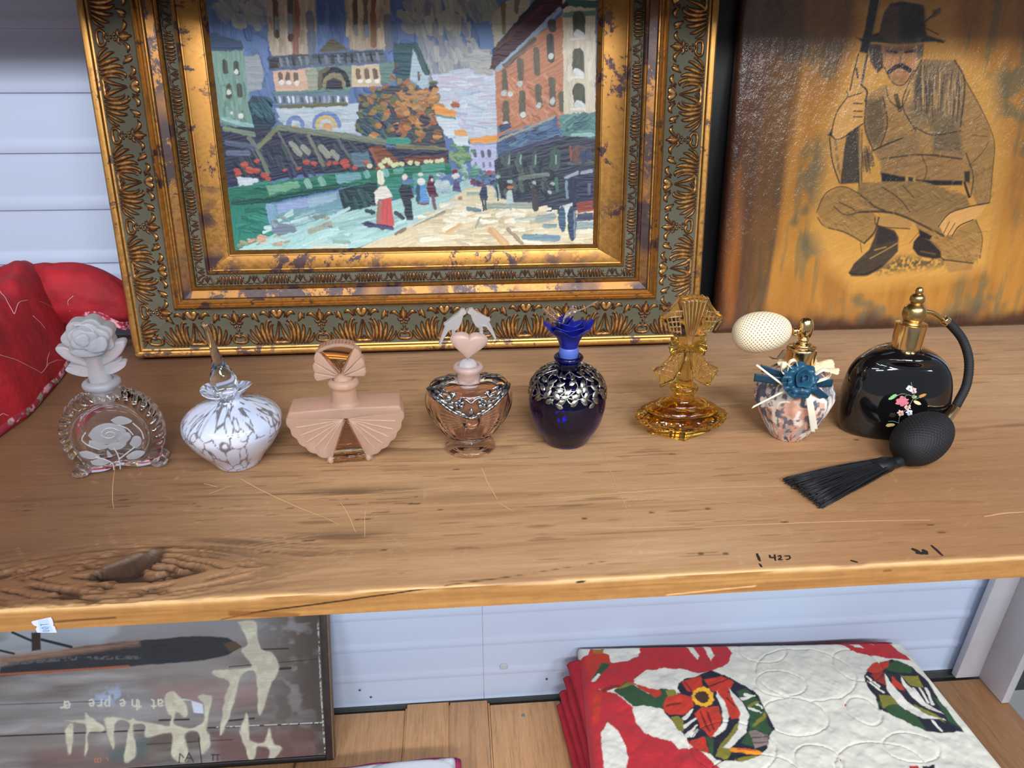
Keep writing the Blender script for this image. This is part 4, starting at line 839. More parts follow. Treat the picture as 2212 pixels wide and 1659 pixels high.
# coat and shirt
BP(E1((1085, 700), (1150, 640), (1230, 600), (1330, 640), (1420, 520), (1480, 420), (1720, 430), (1790, 560), (1880, 720), (1960, 900), (2005, 1050), (1990, 1230), (1960, 1430), (1890, 1480), (1800, 1300), (1500, 1290), (1190, 1240), (1200, 1180), (1150, 1090), (1080, 950)), (158, 118, 66), .25)
for p, c in ((((1090, 710), (1210, 690), (1230, 900), (1180, 1060), (1110, 1010), (1080, 880)), (106, 84, 56)), (((1360, 740), (1480, 440), (1720, 440), (1780, 600), (1770, 880), (1560, 900), (1420, 900)), (128, 104, 72)), (((1560, 880), (1750, 900), (1780, 1100), (1560, 1080)), (112, 92, 64)), (((1200, 1080), (1480, 1090), (1780, 1110), (1760, 1290), (1480, 1290), (1200, 1230)), (150, 112, 66)), (((1140, 1070), (1240, 990), (1460, 950), (1460, 1090), (1200, 1120)), (138, 106, 66)), (((1230, 620), (1400, 560), (1440, 700), (1380, 740), (1240, 720)), (186, 138, 78))): BP(E1(*p), c, .3, soft=4)
for i in range(70):
    x = rp.uniform(1450, 1770); y = rp.uniform(450, 640) + (x - 1450) * .1
    BL(E1((x, y), (x - rp.uniform(-10, 30), y + rp.uniform(120, 280))), rp.uniform(5, 12), rp.choice([(70, 60, 50), (90, 76, 56), (190, 150, 96), (56, 50, 46)]), a=.7)
for i in range(30):
    x, y = rp.uniform(1060, 1140), rp.uniform(1040, 1120); BL(E1((x, y), (x + 10, y + rp.uniform(60, 150))), 6, rp.choice([(80, 64, 46), (60, 52, 42)]), a=.8)
for p, w in ((((1480, 430), (1380, 620), (1350, 760), (1440, 930)), 10), (((1720, 430), (1790, 580), (1760, 900)), 12), (((1790, 560), (1900, 760), (2000, 1000), (1990, 1200), (1965, 1440)), 7), (((1090, 700), (1080, 900), (1140, 1070)), 9), (((1140, 1070), (1250, 1020), (1350, 980)), 12), (((1200, 1130), (1480, 1100), (1770, 1130)), 12), (((1480, 1100), (1520, 1200), (1500, 1290)), 7), (((1800, 1090), (1850, 1250), (1830, 1400)), 10), (((1210, 690), (1240, 880), (1190, 1050)), 10), (((1230, 620), (1260, 720), (1340, 760), (1400, 640)), 8), (((1300, 680), (1330, 780)), 30), (((1430, 900), (1560, 960), (1760, 930)), 10), (((1820, 1180), (1900, 1100), (1960, 1010)), 6), (((1840, 960), (1950, 970)), 5)):
    BL(E1(*p), w, INKD, curve=14, a=.85)
for i in range(130):
    x, y = rp.uniform(1180, 1960), rp.uniform(760, 1290); a = rp.gauss(-.4, .5); l = rp.uniform(20, 70)
    if x < 1200 or (x > 1800 and rp.random() < .5): continue
    BL(E1((x, y), (x + l * math.cos(a), y + l * math.sin(a))), 5, rp.choice([(80, 66, 50), (60, 52, 42), (182, 140, 84)]), a=.55)
for i in range(60):
    x, y = rp.uniform(1840, 1990), rp.uniform(1150, 1400); BL(E1((x, y), (x + rp.uniform(-20, 30), y + 40)), 4, (110, 86, 56), a=.5)
# belt
BP(E1((1195, 1225), (1480, 1280), (1775, 1285), (1775, 1318), (1480, 1322), (1200, 1295)), (32, 30, 32)); BP(E1((1370, 1240), (1440, 1250), (1438, 1312), (1366, 1300)), (176, 134, 76)); BP(E1((1388, 1256), (1424, 1262), (1422, 1298), (1386, 1290)), (44, 38, 34)); BP(E1((1785, 1220), (1830, 1215), (1825, 1300), (1790, 1290)), (50, 44, 36)); BL(E1((1790, 1300), (1820, 1400)), 18, INKD)
# hat, head
BP(E1((1015, 268), (1060, 275), (1140, 240), (1180, 230), (1330, 300), (1500, 245), (1560, 262), (1655, 290), (1640, 308), (1560, 296), (1500, 300), (1330, 322), (1160, 300), (1060, 300)), (34, 28, 28)); BP(E1((1180, 235), (1215, 90), (1260, 25), (1340, 12), (1500, 36), (1515, 250), (1420, 300), (1330, 312), (1240, 290)), (78, 56, 42), .3); BP(E1((1330, 60), (1420, 50), (1505, 60), (1515, 250), (1400, 305), (1330, 300)), (30, 26, 28), soft=4); BP(E1((1260, 28), (1350, 10), (1490, 36), (1420, 60), (1330, 44)), (36, 30, 28)); BL(E1((1515, 150), (1560, 110), (1610, 62)), 12, (70, 56, 44), curve=8); BP(E1((1560, 70), (1630, 55), (1620, 95), (1560, 130)), (86, 70, 52), a=.8); BL(E1((1520, 205), (1605, 245)), 7, INKD)
BP(E1((1185, 318), (1450, 312), (1445, 470), (1410, 545), (1360, 600), (1280, 590), (1220, 470)), (178, 124, 76), .15); BP(E1((1110, 310), (1200, 315), (1215, 480), (1170, 520), (1120, 440)), (70, 54, 42), .3); BP(E1((1450, 315), (1500, 310), (1490, 400), (1450, 430)), (92, 70, 50)); BP(E1((1205, 322), (1450, 316), (1445, 372), (1340, 380), (1220, 384)), (104, 74, 54), soft=5); BL(E1((1240, 362), (1310, 372)), 16, (50, 38, 34)); BL(E1((1370, 370), (1440, 360)), 16, (50, 38, 34)); BL(E1((1345, 380), (1330, 450), (1370, 455)), 12, (120, 84, 58), curve=8); BL(E1((1255, 510), (1300, 476), (1345, 470), (1400, 500)), 30, (40, 32, 30), curve=10); BL(E1((1310, 512), (1375, 508)), 10, (150, 96, 70)); BL(E1((1220, 480), (1280, 590), (1360, 600), (1430, 500)), 8, INKD, curve=10); BP(E1((1260, 540), (1380, 530), (1350, 595), (1290, 590)), (150, 108, 66), soft=4)
# legs, boots, hand
BP(F1((1060, 310), (1480, 300), (1800, 400), (1830, 480), (1640, 600), (1640, 690), (1480, 600), (1300, 540), (1060, 510), (1010, 400)), (140, 108, 62), .3); BP(F1((738, 520), (770, 430), (830, 375), (920, 335), (1060, 400), (1090, 480), (1180, 560), (1150, 690), (1080, 745), (940, 670), (800, 625)), (156, 116, 62), .25); BP(F1((1400, 540), (1640, 690), (1870, 570), (1915, 700), (1905, 840), (1850, 885), (1640, 860), (1500, 720)), (156, 116, 60), .25); BP(F1((1150, 560), (1300, 530), (1430, 600), (1380, 640), (1180, 610)), (176, 130, 70))
for p, w in ((((738, 520), (800, 390), (920, 338), (1040, 390)), 8), (((745, 560), (800, 625), (940, 665), (1080, 745)), 9), (((1040, 520), (1240, 520), (1400, 570), (1640, 690)), 16), (((1150, 560), (1180, 620), (1400, 640)), 9), (((1870, 580), (1915, 700), (1900, 850)), 7), (((860, 480), (940, 540), (1040, 520)), 8), (((900, 450), (1000, 500)), 8), (((1050, 400), (1150, 480), (1220, 510)), 12), (((1200, 340), (1330, 430), (1400, 520)), 8), (((1350, 330), (1430, 420)), 7), (((1640, 860), (1850, 885)), 12), (((1480, 700), (1560, 780), (1640, 860)), 10), (((1080, 740), (1150, 660), (1180, 560)), 14), (((1050, 740), (1060, 810)), 6)): BL(F1(*p), w, INKD, curve=12, a=.85)
for i in range(160):
    x, y = rp.choice([(rp.uniform(1080, 1760), rp.uniform(330, 500)), (rp.uniform(780, 1120), rp.uniform(380, 680)), (rp.uniform(1520, 1880), rp.uniform(640, 850))]); a = rp.gauss(.5, .35); l = rp.uniform(25, 80)
    BL(F1((x, y), (x + l * math.cos(a), y + l * math.sin(a))), 5, rp.choice([(90, 72, 46), (70, 58, 42), (190, 146, 84)]), a=.55)
BP(F1((1605, 610), (1640, 560), (1700, 515), (1830, 480), (1945, 470), (1900, 540), (1840, 580), (1750, 620), (1710, 690), (1690, 680), (1650, 690), (1630, 660)), (210, 156, 88)); BL(F1((1605, 620), (1680, 530), (1830, 480), (1960, 455)), 9, INKD, curve=10); BL(F1((1850, 575), (1750, 620), (1700, 690)), 9, INKD, curve=8)
for p in (((1640, 670), (1680, 590)), ((1665, 690), (1720, 600))): BL(F1(*p), 7, (84, 62, 42))
BP(F1((1170, 610), (1290, 650), (1320, 700), (1315, 800), (1200, 920), (1100, 975), (985, 978), (965, 950), (1000, 890), (1110, 790), (1150, 700)), (66, 52, 38), .3); BP(F1((1180, 620), (1300, 670), (1300, 720), (1160, 760)), (46, 38, 32)); BL(F1((1120, 850), (1230, 790), (1310, 740)), 10, (150, 116, 66), curve=8); BL(F1((970, 955), (1090, 960), (1200, 900)), 8, (28, 24, 22), curve=8); BL(F1((1150, 790), (1230, 770)), 10, (150, 116, 66))
BP(F1((1465, 690), (1540, 720), (1620, 800), (1620, 845), (1560, 855), (1460, 830), (1420, 780), (1430, 730)), (40, 32, 28), .3); BL(F1((1480, 800), (1580, 820)), 14, (84, 64, 40)); BP(F1((1640, 870), (1850, 890), (1840, 930), (1680, 950)), (140, 104, 60), a=.6); BP(F1((1465, 640), (1560, 690), (1540, 720), (1470, 700)), (30, 26, 26))
BL(F1((1400, 740), (1470, 660)), 5, (90, 70, 46))
# uneven hewn face, rounded rim, then a varnish coat
rim = np.minimum(np.minimum(U - b0, b1 - U), np.minimum(W, bh - W))
dd = -0.010 * (1 - np.sqrt(np.clip(1 - (1 - np.clip(rim / 0.013, 0, 1)) ** 2, 0, 1))) + 0.0022 * (fbm(U * 60, W * 14, 51, 3) - .5) + 0.003 * sm(.08, 0, U - b0) * (fbm(U * 36, W * 9, 55, 3) - .5)
t = NT('varnished_slab'); t.color(t.attr().outputs[0]); t.set(rough=0.22, coat=0.8, coat_rough=0.07, spec=0.5); t.bump(t.noise(120, t.coords((1, 1, .5)), 4, .7), 0.7, 0.0030)
M_slab = t.m
grid('slab_face', BD.P(U, W, dd) - SO, M_slab, slab, col=np.clip(bc.c, 0, 1))
slabbox('slab_body', BD, b0 + .0012, b1 - .0012, .0012, bh - .001, -bt, -.0095, plain('dark_slab_edge', (62, 34, 22), .4, .25), slab, .002)

# ================================================================== things on the lower shelf
SG = Plane((0, 1.048, LZ + .0085), 20.0)
sign = tag(empty('rustic_sign', (-0.62, 1.05, LZ)), 'weathered plank-look sign standing upside down, with pale lettering and a dark oar blade', 'sign')
GO = np.array(sign.location)
s0, s1, shh = -0.965, -0.277, 0.385
gc = Canvas(s0 + .012, s1 - .016, 0.010, shh - .01, 0.0013, (142, 134, 130), lambda x, y: SG.uv(x, y, 0.0)); gc.pxm = 0.00093
U, W = gc.U, gc.W
h1 = fbm(U * 7, W * 60, 61, 4); h2 = fbm(U * 5, W * 14, 65, 4); h3 = fbm(U * 40, W * 40, 69, 3)
gc.c = lin((96, 86, 82)) + (lin((160, 158, 160)) - lin((96, 86, 82))) * np.clip(.5 + 1.0 * (h1 - .5) + 1.1 * (h2 - .5), 0, 1)[..., None]
def gfld(m, col): gc.c = gc.c * (1 - np.clip(m, 0, 1)[..., None]) + lin(col) * np.clip(m, 0, 1)[..., None]
G1 = crop(0, 1340, 2.989); G2 = crop(120, 1470, 6.144)
def GP(p, col, var=.1, **k): gc.poly(p, col, var, 0, 0, k.pop('soft', 1.0), k.pop('wob', .0012), **k)
def GS(p, col):
    q = spline(list(p) + [p[0]], 5 * len(p))[:-1]; q = .6 * np.array(q) + .4 * spline(list(np.repeat(np.array(p), 1, 0)) + [p[0]], 5 * len(p))[:-1]
    GP([tuple(x) for x in q], col, .14, soft=1.4, wob=.0022, a=.9); GP([tuple(x) for x in q], (168, 160, 146), .2, soft=3, wob=.002, a=.55, noisy=.018)
def GL(p, wd, col, **k): gc.line(p, wd / 2.989, col, k.pop('var', .12), 0, **k)
gfld(sm(.21, .30, W) * .8, (152, 162, 174)); gfld(sm(.55, .65, h2) * .5, (106, 92, 84)); gfld(sm(-.48, -.30, U) * sm(.4, .55, h3 * .6 + h1 * .4) * 1.0, (82, 72, 66)); gfld(sm(-.36, -.30, U) * .6, (70, 60, 56))
GP(G1((1000, 420), (1700, 400), (1700, 560), (1000, 560)), (150, 118, 116), soft=14, a=.6); GP(G1((1380, 720), (2000, 700), (2060, 900), (1400, 950)), (104, 74, 72), soft=10, a=.8); GP(G1((200, 850), (700, 800), (1000, 860), (900, 960), (200, 960)), (112, 84, 80), soft=10, a=.6)
GP(G1((600, 470), (760, 430), (830, 520), (620, 560)), (158, 172, 202), soft=8, a=.8, noisy=.01); GP(G1((690, 850), (960, 740), (940, 900), (720, 930)), (84, 98, 100), soft=6, a=.8)
GP(G1((0, 300), (300, 215), (540, 165), (900, 130), (1160, 108), (1330, 100), (1470, 112), (1560, 170), (1480, 220), (1320, 258), (900, 292), (450, 325), (0, 360)), (44, 44, 50), .25); GP(G1((0, 235), (420, 185), (900, 132), (900, 160), (500, 215), (100, 275), (0, 300)), (128, 100, 84), .3, soft=4); GP(G1((1440, 150), (1520, 135), (1562, 172), (1490, 205)), (84, 66, 48)); GL(G1((0, 350), (460, 322), (830, 296)), 14, (150, 84, 60)); GL(G1((60, 280), (500, 245), (900, 240)), 22, (84, 86, 92), dry=.4)
GP(G1((200, 78), (262, 75), (265, 190), (205, 200)), (48, 36, 32)); GL(G1((270, 125), (460, 172)), 18, (34, 32, 34)); GL(G1((80, 78), (200, 130)), 16, (34, 34, 38)); GL(G1((0, 195), (90, 215)), 14, (40, 36, 36))
for a_, b_, w in (((0, 748), (2095, 664), 10), ((1480, 300), (2060, 250), 6), ((1690, 322), (1875, 308), 16), ((1690, 188), (1860, 182), 10), ((1030, 645), (1220, 640), 12), ((1460, 650), (1640, 632), 12), ((0, 545), (700, 520), 4), ((950, 800), (1500, 770), 5)): GL(G1(a_, b_), w, (50, 42, 40))
GL(G1((1400, 690), (2090, 660)), 6, (196, 196, 196), dry=.3); GL(G1((2052, 0), (2070, 420), (2100, 880)), 8, (190, 190, 192), dry=.4)
CRM = (200, 198, 176)
for p in (((1540, 8), (1645, 12), (1660, 110), (1690, 190), (1760, 215), (1800, 320), (1740, 430), (1690, 590), (1668, 590), (1660, 400), (1640, 330), (1560, 360), (1500, 560), (1440, 720), (1420, 720), (1455, 500), (1480, 400), (1390, 360), (1395, 325), (1620, 300), (1560, 200), (1600, 150)), ((1545, 720), (1590, 600), (1605, 700), (1610, 770), (1700, 790), (1740, 700), (1760, 790), (1820, 830), (1770, 890), (1740, 895), (1735, 830), (1660, 815), (1640, 890), (1605, 890), (1580, 800))): GS(G1(*p), CRM)
for p in (((650, 520), (690, 490), (800, 485), (960, 520), (1040, 500), (1100, 540), (1300, 570), (1500, 600), (1530, 560), (1530, 470), (1490, 440), (1450, 260), (1470, 180), (1560, 150), (1620, 190), (1700, 280), (1740, 360), (1755, 460), (1700, 490), (1640, 430), (1580, 430), (1570, 560), (1640, 610), (1830, 630), (1960, 540), (1960, 320), (1900, 210), (2060, 205), (2060, 320), (2000, 640), (2050, 740), (2030, 900), (1930, 960), (1900, 690), (1720, 700), (1750, 900), (1720, 1080), (1540, 1000), (1540, 690), (1200, 750), (1190, 600), (1030, 575), (1030, 700), (1060, 1000), (920, 1080), (940, 800), (980, 560), (800, 540), (770, 870), (745, 870), (690, 700)), ((120, 660), (170, 590), (230, 600), (215, 880), (175, 980), (140, 800)), ((130, 530), (380, 520), (390, 430), (450, 480), (640, 610), (600, 680), (440, 690), (420, 900), (380, 980), (410, 620), (300, 560))): GS(G2(*p), CRM)
GP(G2((1640, 250), (1800, 270), (1830, 420), (1960, 440), (1950, 310), (1700, 240)), (200, 208, 222))
def glyph(strokes, x, y, sc, col, w):
    for st in strokes: gc.line([q for q in G2(*[(x - sc * a, y - sc * (1 - b)) for a, b in st])], w / 6.144, col, .1, 0)
GLY = {'a': [[(0, .9), (.5, 1), (.7, .8), (.7, 0)], [(.7, .6), (.2, .6), (0, .3), (.3, 0), (.7, .2)]], 't': [[(.3, 1.3), (.3, .2), (.6, 0)], [(0, 1), (.6, 1)]], 'h': [[(0, 1.5), (0, 0)], [(0, .8), (.4, 1), (.7, .8), (.7, 0)]], 'e': [[(0, .5), (.7, .6), (.5, 1), (.1, .9), (0, .4), (.3, 0), (.7, .15)]], 'p': [[(0, 1), (0, -.5)], [(0, .9), (.5, 1), (.7, .6), (.5, .1), (0, .1)]], 'r': [[(0, 1), (0, 0)], [(0, .7), (.4, 1), (.6, .9)]]}
for ch, x, y in (('a', 1425, 345), ('t', 1330, 345), ('t', 1135, 350), ('h', 1080, 350), ('e', 920, 345), ('p', 715, 345), ('r', 610, 345), ('e', 510, 345), ('e', 190, 370), ('r', 120, 370)): glyph(GLY[ch], x, y - 5, 88, (196, 198, 182), 20)
for st in (((1720, 1070), (1770, 960), (1830, 1080)), ((1740, 1030), (1800, 1030)), ((1640, 1090), (1650, 970), (1700, 1020)), ((1900, 760), (1940, 1100)), ((2090, 990), (2090, 1060)), ((2150, 985), (2150, 1060)), ((2070, 985), (2180, 985))): gc.line(G2(*st), 14 / 6.144, (52, 44, 44), .1, 0)
for st in (((520, 1040), (600, 1035)), ((525, 1085), (600, 1080)), ((520, 1040), (525, 1085)), ((560, 1040), (562, 1085)), ((600, 1035), (600, 1080)), ((680, 1020), (700, 1060))): gc.line(G2(*st), 10 / 6.144, (176, 120, 90), .1, 0)
grid('printed_panel', SG.P(U, W, np.zeros(U.shape)) - GO, painted('sign_print', .45, .3, 300), sign, col=np.clip(gc.c, 0, 1))
M_sf = plain('dark_sign_frame', (52, 42, 38), .45, .25, 40); M_sf2 = plain('brown_sign_edge', (112, 88, 66), .5, .15)
slabbox('frame_side', SG, s1 - .0165, s1 - .003, .0, shh, -.016, .004, M_sf, sign); slabbox('frame_edge', SG, s1 - .0035, s1, .0, shh, -.016, .0025, M_sf2, sign, .0008)
slabbox('frame_bottom', SG, s0, s1 - .0165, .0, .0105, -.016, .004, plain('black_sign_edge', (22, 18, 20), .5), sign); slabbox('frame_top', SG, s0, s1 - .0165, shh - .011, shh, -.016, .004, M_sf, sign); slabbox('frame_side', SG, s0, s0 + .0125, .0105, shh - .011, -.016, .004, M_sf, sign)
slabbox('backing', SG, s0 + .0125, s1 - .0165, .0105, shh - .011, -.012, -.001, M_sf, sign)

# ------------------------------------------------------------------ folded floral quilt
QZ = -0.742
qc = Canvas(0.205, 0.985, 0.74, 1.20, 0.0014, (224, 221, 208), lambda x, y: tuple(onz(x, y, QZ)[:2])); qc.pxm = 0.00105
H1 = crop(1220, 1370, 4.096); I1 = crop(1180, 1240, 2.1434)
def QP(p, col, var=.08, **k): qc.poly(p, col, var, k.pop('ang', .5), 0, k.pop('soft', .7), k.pop('wob', .0008), **k)
def QL(p, wd, col, **k): qc.line(p, wd, col, .06, 0, **k)
RED, OR, GR, OLV, NAV, CRE, YEL = (190, 40, 50), (196, 54, 34), (44, 80, 46), (132, 126, 46), (26, 26, 44), (228, 225, 214), (244, 178, 44)
qc.c *= (1 + .10 * (fbm(qc.U * 60, qc.W * 60, 3, 3) - .5))[..., None]
QP(H1((40, 150), (240, 120), (420, 250), (650, 200), (670, 100), (1060, 70), (1410, 50), (1445, 120), (1478, 165), (1450, 255), (1395, 295), (1290, 335), (1180, 350), (1080, 330), (1000, 320), (830, 300), (620, 390), (600, 450), (300, 480), (440, 520), (600, 650), (630, 770), (720, 870), (960, 950), (1010, 1010), (1150, 1000), (1300, 1120), (1450, 1260), (1600, 1700), (300, 1700), (40, 1200)), RED)
QP(H1((180, 230), (240, 140), (390, 180), (410, 260), (240, 420), (190, 300)), OR); QP(H1((330, 250), (410, 260), (250, 440), (240, 400)), GR); QP(H1((100, 120), (235, 110), (200, 190), (110, 210)), CRE); QP(H1((240, 130), (350, 125), (340, 170), (260, 165)), (170, 110, 40)); QP(H1((250, 500), (330, 520), (300, 780), (250, 800)), OR); QL(H1((250, 420), (300, 360)), 6, CRE)
QP(H1((400, 140), (640, 98), (672, 150), (560, 235), (430, 252), (395, 200)), CRE); QP(H1((1055, 85), (1130, 110), (1188, 195), (1172, 228), (1110, 150)), CRE); QP(H1((1200, 75), (1290, 120), (1322, 190), (1290, 242), (1250, 150)), CRE)
QP(H1((430, 500), (540, 418), (640, 460), (740, 530), (880, 480), (960, 510), (890, 680), (760, 640), (600, 640)), GR); QP(H1((440, 490), (560, 420), (640, 440), (520, 470)), OLV); QP(H1((310, 480), (480, 440), (500, 460), (340, 510)), (140, 40, 30)); QP(H1((590, 420), (840, 500), (855, 545), (800, 560), (700, 500)), OR); QP(H1((890, 500), (980, 490), (990, 560), (920, 570)), OLV)
QP(H1((610, 400), (720, 320), (880, 298), (1050, 320), (1165, 352), (1100, 400), (1000, 470), (880, 492), (740, 470)), CRE); QP(H1((595, 660), (700, 632), (820, 680), (930, 740), (990, 840), (1060, 870), (1080, 960), (1150, 1000), (1010, 1012), (940, 940), (800, 900), (700, 860), (620, 740)), CRE); QP(H1((320, 870), (380, 788), (470, 860), (540, 990), (562, 1100), (540, 1190), (500, 1400), (360, 1300), (330, 1020)), CRE)
QP(H1((1000, 440), (1060, 400), (1180, 380), (1230, 350), (1300, 330), (1420, 370), (1600, 450), (1720, 540), (1780, 680), (1860, 830), (1810, 910), (1790, 1020), (1720, 1080), (1540, 1130), (1340, 1110), (1290, 1060), (1160, 1030), (1060, 900), (960, 780), (880, 700), (860, 640), (1000, 530)), NAV)
QP(H1((1520, 500), (1600, 468), (1700, 560), (1770, 680), (1790, 760), (1830, 860), (1800, 900), (1660, 1000), (1560, 970), (1640, 820), (1630, 680), (1560, 560)), GR)
for p in (((868, 640), (900, 560), (1030, 528), (1130, 570), (1142, 640), (1080, 695), (940, 720), (880, 690)), ((1030, 420), (1110, 400), (1200, 380), (1225, 480), (1140, 520), (1080, 500)), ((1230, 410), (1380, 372), (1500, 420), (1450, 505), (1300, 500)), ((1150, 700), (1210, 650), (1360, 630), (1392, 760), (1335, 900), (1290, 912), (1200, 820)), ((1330, 490), (1450, 510), (1540, 620), (1555, 745), (1480, 755), (1400, 640)), ((1080, 940), (1240, 910), (1275, 1060), (1150, 1020))): QP(H1(*p), OR, .2)
for a_, b_ in (((900, 640), (1020, 600)), ((1060, 430), (1120, 500)), ((1280, 460), (1440, 400)), ((1200, 690), (1280, 860)), ((1260, 690), (1320, 840)), ((1430, 560), (1520, 640))): QL(H1(a_, b_), 3.5, (110, 24, 22))
th = np.linspace(0, 2 * math.pi, 26)[:-1]
QP(H1(*[(1222 + (95 + 9 * (i % 2)) * math.cos(a), 558 + (82 + 9 * (i % 2)) * math.sin(a)) for i, a in enumerate(th)]), YEL); QP(H1(*[(1215 + (62 + 6 * (i % 2)) * math.cos(a), 555 + (50 + 6 * (i % 2)) * math.sin(a)) for i, a in enumerate(th)]), (74, 38, 20))
for a_, b_ in (((1060, 740), (1130, 670)), ((1050, 820), (1160, 740)), ((1080, 900), (1170, 800)), ((1130, 890), (1180, 840)), ((980, 480), (1010, 520)), ((1570, 570), (1650, 545)), ((1640, 660), (1740, 690)), ((1690, 610), (1750, 640)), ((1600, 530), (1680, 540))): QL(H1(a_, b_), 8, CRE, wd1=3)
QP(H1((940, 740), (1000, 720), (1050, 760), (1050, 860), (1000, 860)), OLV); QP(H1((1380, 970), (1460, 880), (1540, 760), (1530, 880), (1430, 980), (1480, 1030), (1440, 1112), (1330, 1080)), OLV); QP(H1((1660, 810), (1770, 680), (1780, 740), (1690, 810)), OLV); QP(H1((1610, 640), (1680, 590), (1730, 590), (1640, 650)), OLV); QP(H1((1250, 900), (1320, 930), (1310, 1080), (1280, 1060)), GR); QP(H1((1500, 1110), (1720, 1060), (1680, 1100), (1560, 1130)), OLV)
QP(H1((1350, 500), (1420, 600), (1455, 720), (1430, 830), (1330, 912), (1312, 900), (1400, 780), (1390, 650), (1340, 540)), CRE); QP(H1((1450, 470), (1560, 590), (1632, 720), (1600, 880), (1460, 1005), (1400, 1005), (1530, 850), (1552, 700), (1480, 560)), CRE)
QP(H1((1630, 860), (1700, 840), (1790, 890), (1805, 980), (1680, 1015)), (146, 126, 122)); QL(H1((1660, 920), (1790, 910)), 3, (96, 78, 78)); QL(H1((1670, 970), (1790, 960)), 3, (96, 78, 78)); QL(H1((1480, 1020), (1720, 1050)), 9, (240, 150, 30)); QL(H1((1530, 1015), (1680, 1030)), 3, (214, 60, 30))
QP(I1((1290, 300), (1560, 290), (1690, 405), (1650, 400), (1560, 385), (1440, 365), (1380, 330)), RED); QP(I1((1385, 308), (1430, 310), (1470, 340), (1430, 335)), CRE); QP(I1((1465, 305), (1490, 308), (1520, 332)), CRE)
QP(I1((1470, 480), (1510, 415), (1600, 395), (1690, 430), (1770, 500), (1860, 640), (1935, 735), (1760, 728), (1700, 695), (1610, 660), (1540, 620), (1525, 570), (1490, 530)), NAV); QP(I1((1530, 590), (1600, 590), (1700, 640), (1760, 722), (1700, 700), (1600, 655)), GR); QP(I1((1540, 430), (1620, 400), (1690, 430), (1690, 460), (1600, 450)), GR); QP(I1((1640, 470), (1720, 470), (1750, 520), (1690, 520)), OLV); QP(I1((1540, 560), (1600, 560), (1640, 600), (1560, 620)), OLV); QP(I1((1790, 560), (1830, 590), (1920, 720), (1860, 680)), GR); QP(I1((1700, 600), (1800, 650), (1850, 690), (1720, 630)), OLV); QP(I1((1480, 450), (1510, 415), (1590, 400), (1580, 430), (1530, 470)), OR); QP(I1((1500, 470), (1560, 450), (1580, 520), (1530, 500)), (150, 44, 34)); QP(I1((1600, 470), (1650, 520), (1660, 545), (1600, 520)), OR)
QP(I1((1562, 455), (1590, 500), (1660, 580), (1760, 650), (1850, 680), (1840, 672), (1740, 670), (1640, 610), (1580, 540)), CRE); QP(I1((1640, 470), (1660, 500), (1730, 570), (1840, 650), (1780, 630), (1690, 570), (1645, 510)), CRE)
for a_, b_ in (((1490, 500), (1560, 545)), ((1485, 480), (1540, 520)), ((1700, 530), (1740, 580)), ((1730, 525), (1770, 590)), ((1760, 525), (1790, 600)), ((1790, 680), (1830, 720))): QL(I1(a_, b_), 5, CRE)
QP(I1((1680, 890), (1720, 888), (1750, 1000), (1690, 1000)), RED); QP(I1((1740, 890), (1800, 885), (1810, 1000), (1750, 1000)), NAV)
# quilting: pressed loops
qh = np.zeros(qc.U.shape); ring = np.zeros(qc.U.shape)
for cx, cy, rx, ry in ((1085, 505, 118, 62), (1150, 655, 155, 92), (1470, 630, 75, 70), (1690, 800, 128, 75), (1260, 860, 110, 80), (1000, 350, 110, 60), (1440, 420, 110, 80), (1200, 460, 230, 130), (1560, 900, 220, 140), (860, 800, 200, 130), (980, 960, 240, 140)):
    c = onz(*I1((cx, cy))[0], QZ); e1 = onz(*I1((cx + rx, cy))[0], QZ); e2 = onz(*I1((cx, cy + ry))[0], QZ)
    d = np.hypot((qc.U - c[0]) / (e1[0] - c[0]), (qc.W - c[1]) / abs(e2[1] - c[1])); q = np.exp(-((d - 1) * (e1[0] - c[0]) / 0.0022) ** 2); ring = np.maximum(ring, q)
puff = fbm(qc.U * 34, qc.W * 34, 71, 3) - .5
qh = 0.010 * puff - 0.0034 * ring; qc.c *= (1 - .05 * ring)[..., None]
quilt = tag(empty('floral_quilt', (0.6, 0.96, LZ)), 'folded cream quilt with red and tropical flower patches on the lower shelf', 'quilt')
QO = np.array(quilt.location)
cor = np.array([[0.236, 1.180], [0.945, 1.140], [0.952, 0.745], [0.205, 0.790]])
ns, nt = 420, 250
S_, T_ = np.meshgrid(np.linspace(0, 1, ns), np.linspace(0, 1, nt))
XY = ((1 - S_)[..., None] * (1 - T_)[..., None] * cor[0] + S_[..., None] * (1 - T_)[..., None] * cor[1] + S_[..., None] * T_[..., None] * cor[2] + (1 - S_)[..., None] * T_[..., None] * cor[3])
ii = np.clip(((XY[..., 0] - qc.u0) / qc.res).round().astype(int), 0, qc.nx - 1); jj = np.clip(((XY[..., 1] - qc.w0) / qc.res).round().astype(int), 0, qc.ny - 1)
ed = np.minimum(np.minimum(S_ * .7, (1 - S_) * .7), np.minimum(T_ * .4, (1 - T_) * .4))
rnd = -0.020 * (1 - np.sqrt(np.clip(1 - (1 - np.clip(ed / 0.016, 0, 1)) ** 2, 0, 1)))
Zq = QZ + qh[jj, ii] * sm(0, .02, ed) + rnd
M_q = painted('printed_cotton', .85, .35, 700, sheen=.1)
grid('top_layer', (np.dstack([XY, Zq]) - QO)[::-1], M_q, quilt, col=np.clip(qc.c[jj, ii], 0, 1)[::-1])
M_red = plain('red_cotton', (176, 32, 48), .85, .12, 60, .3, 400)
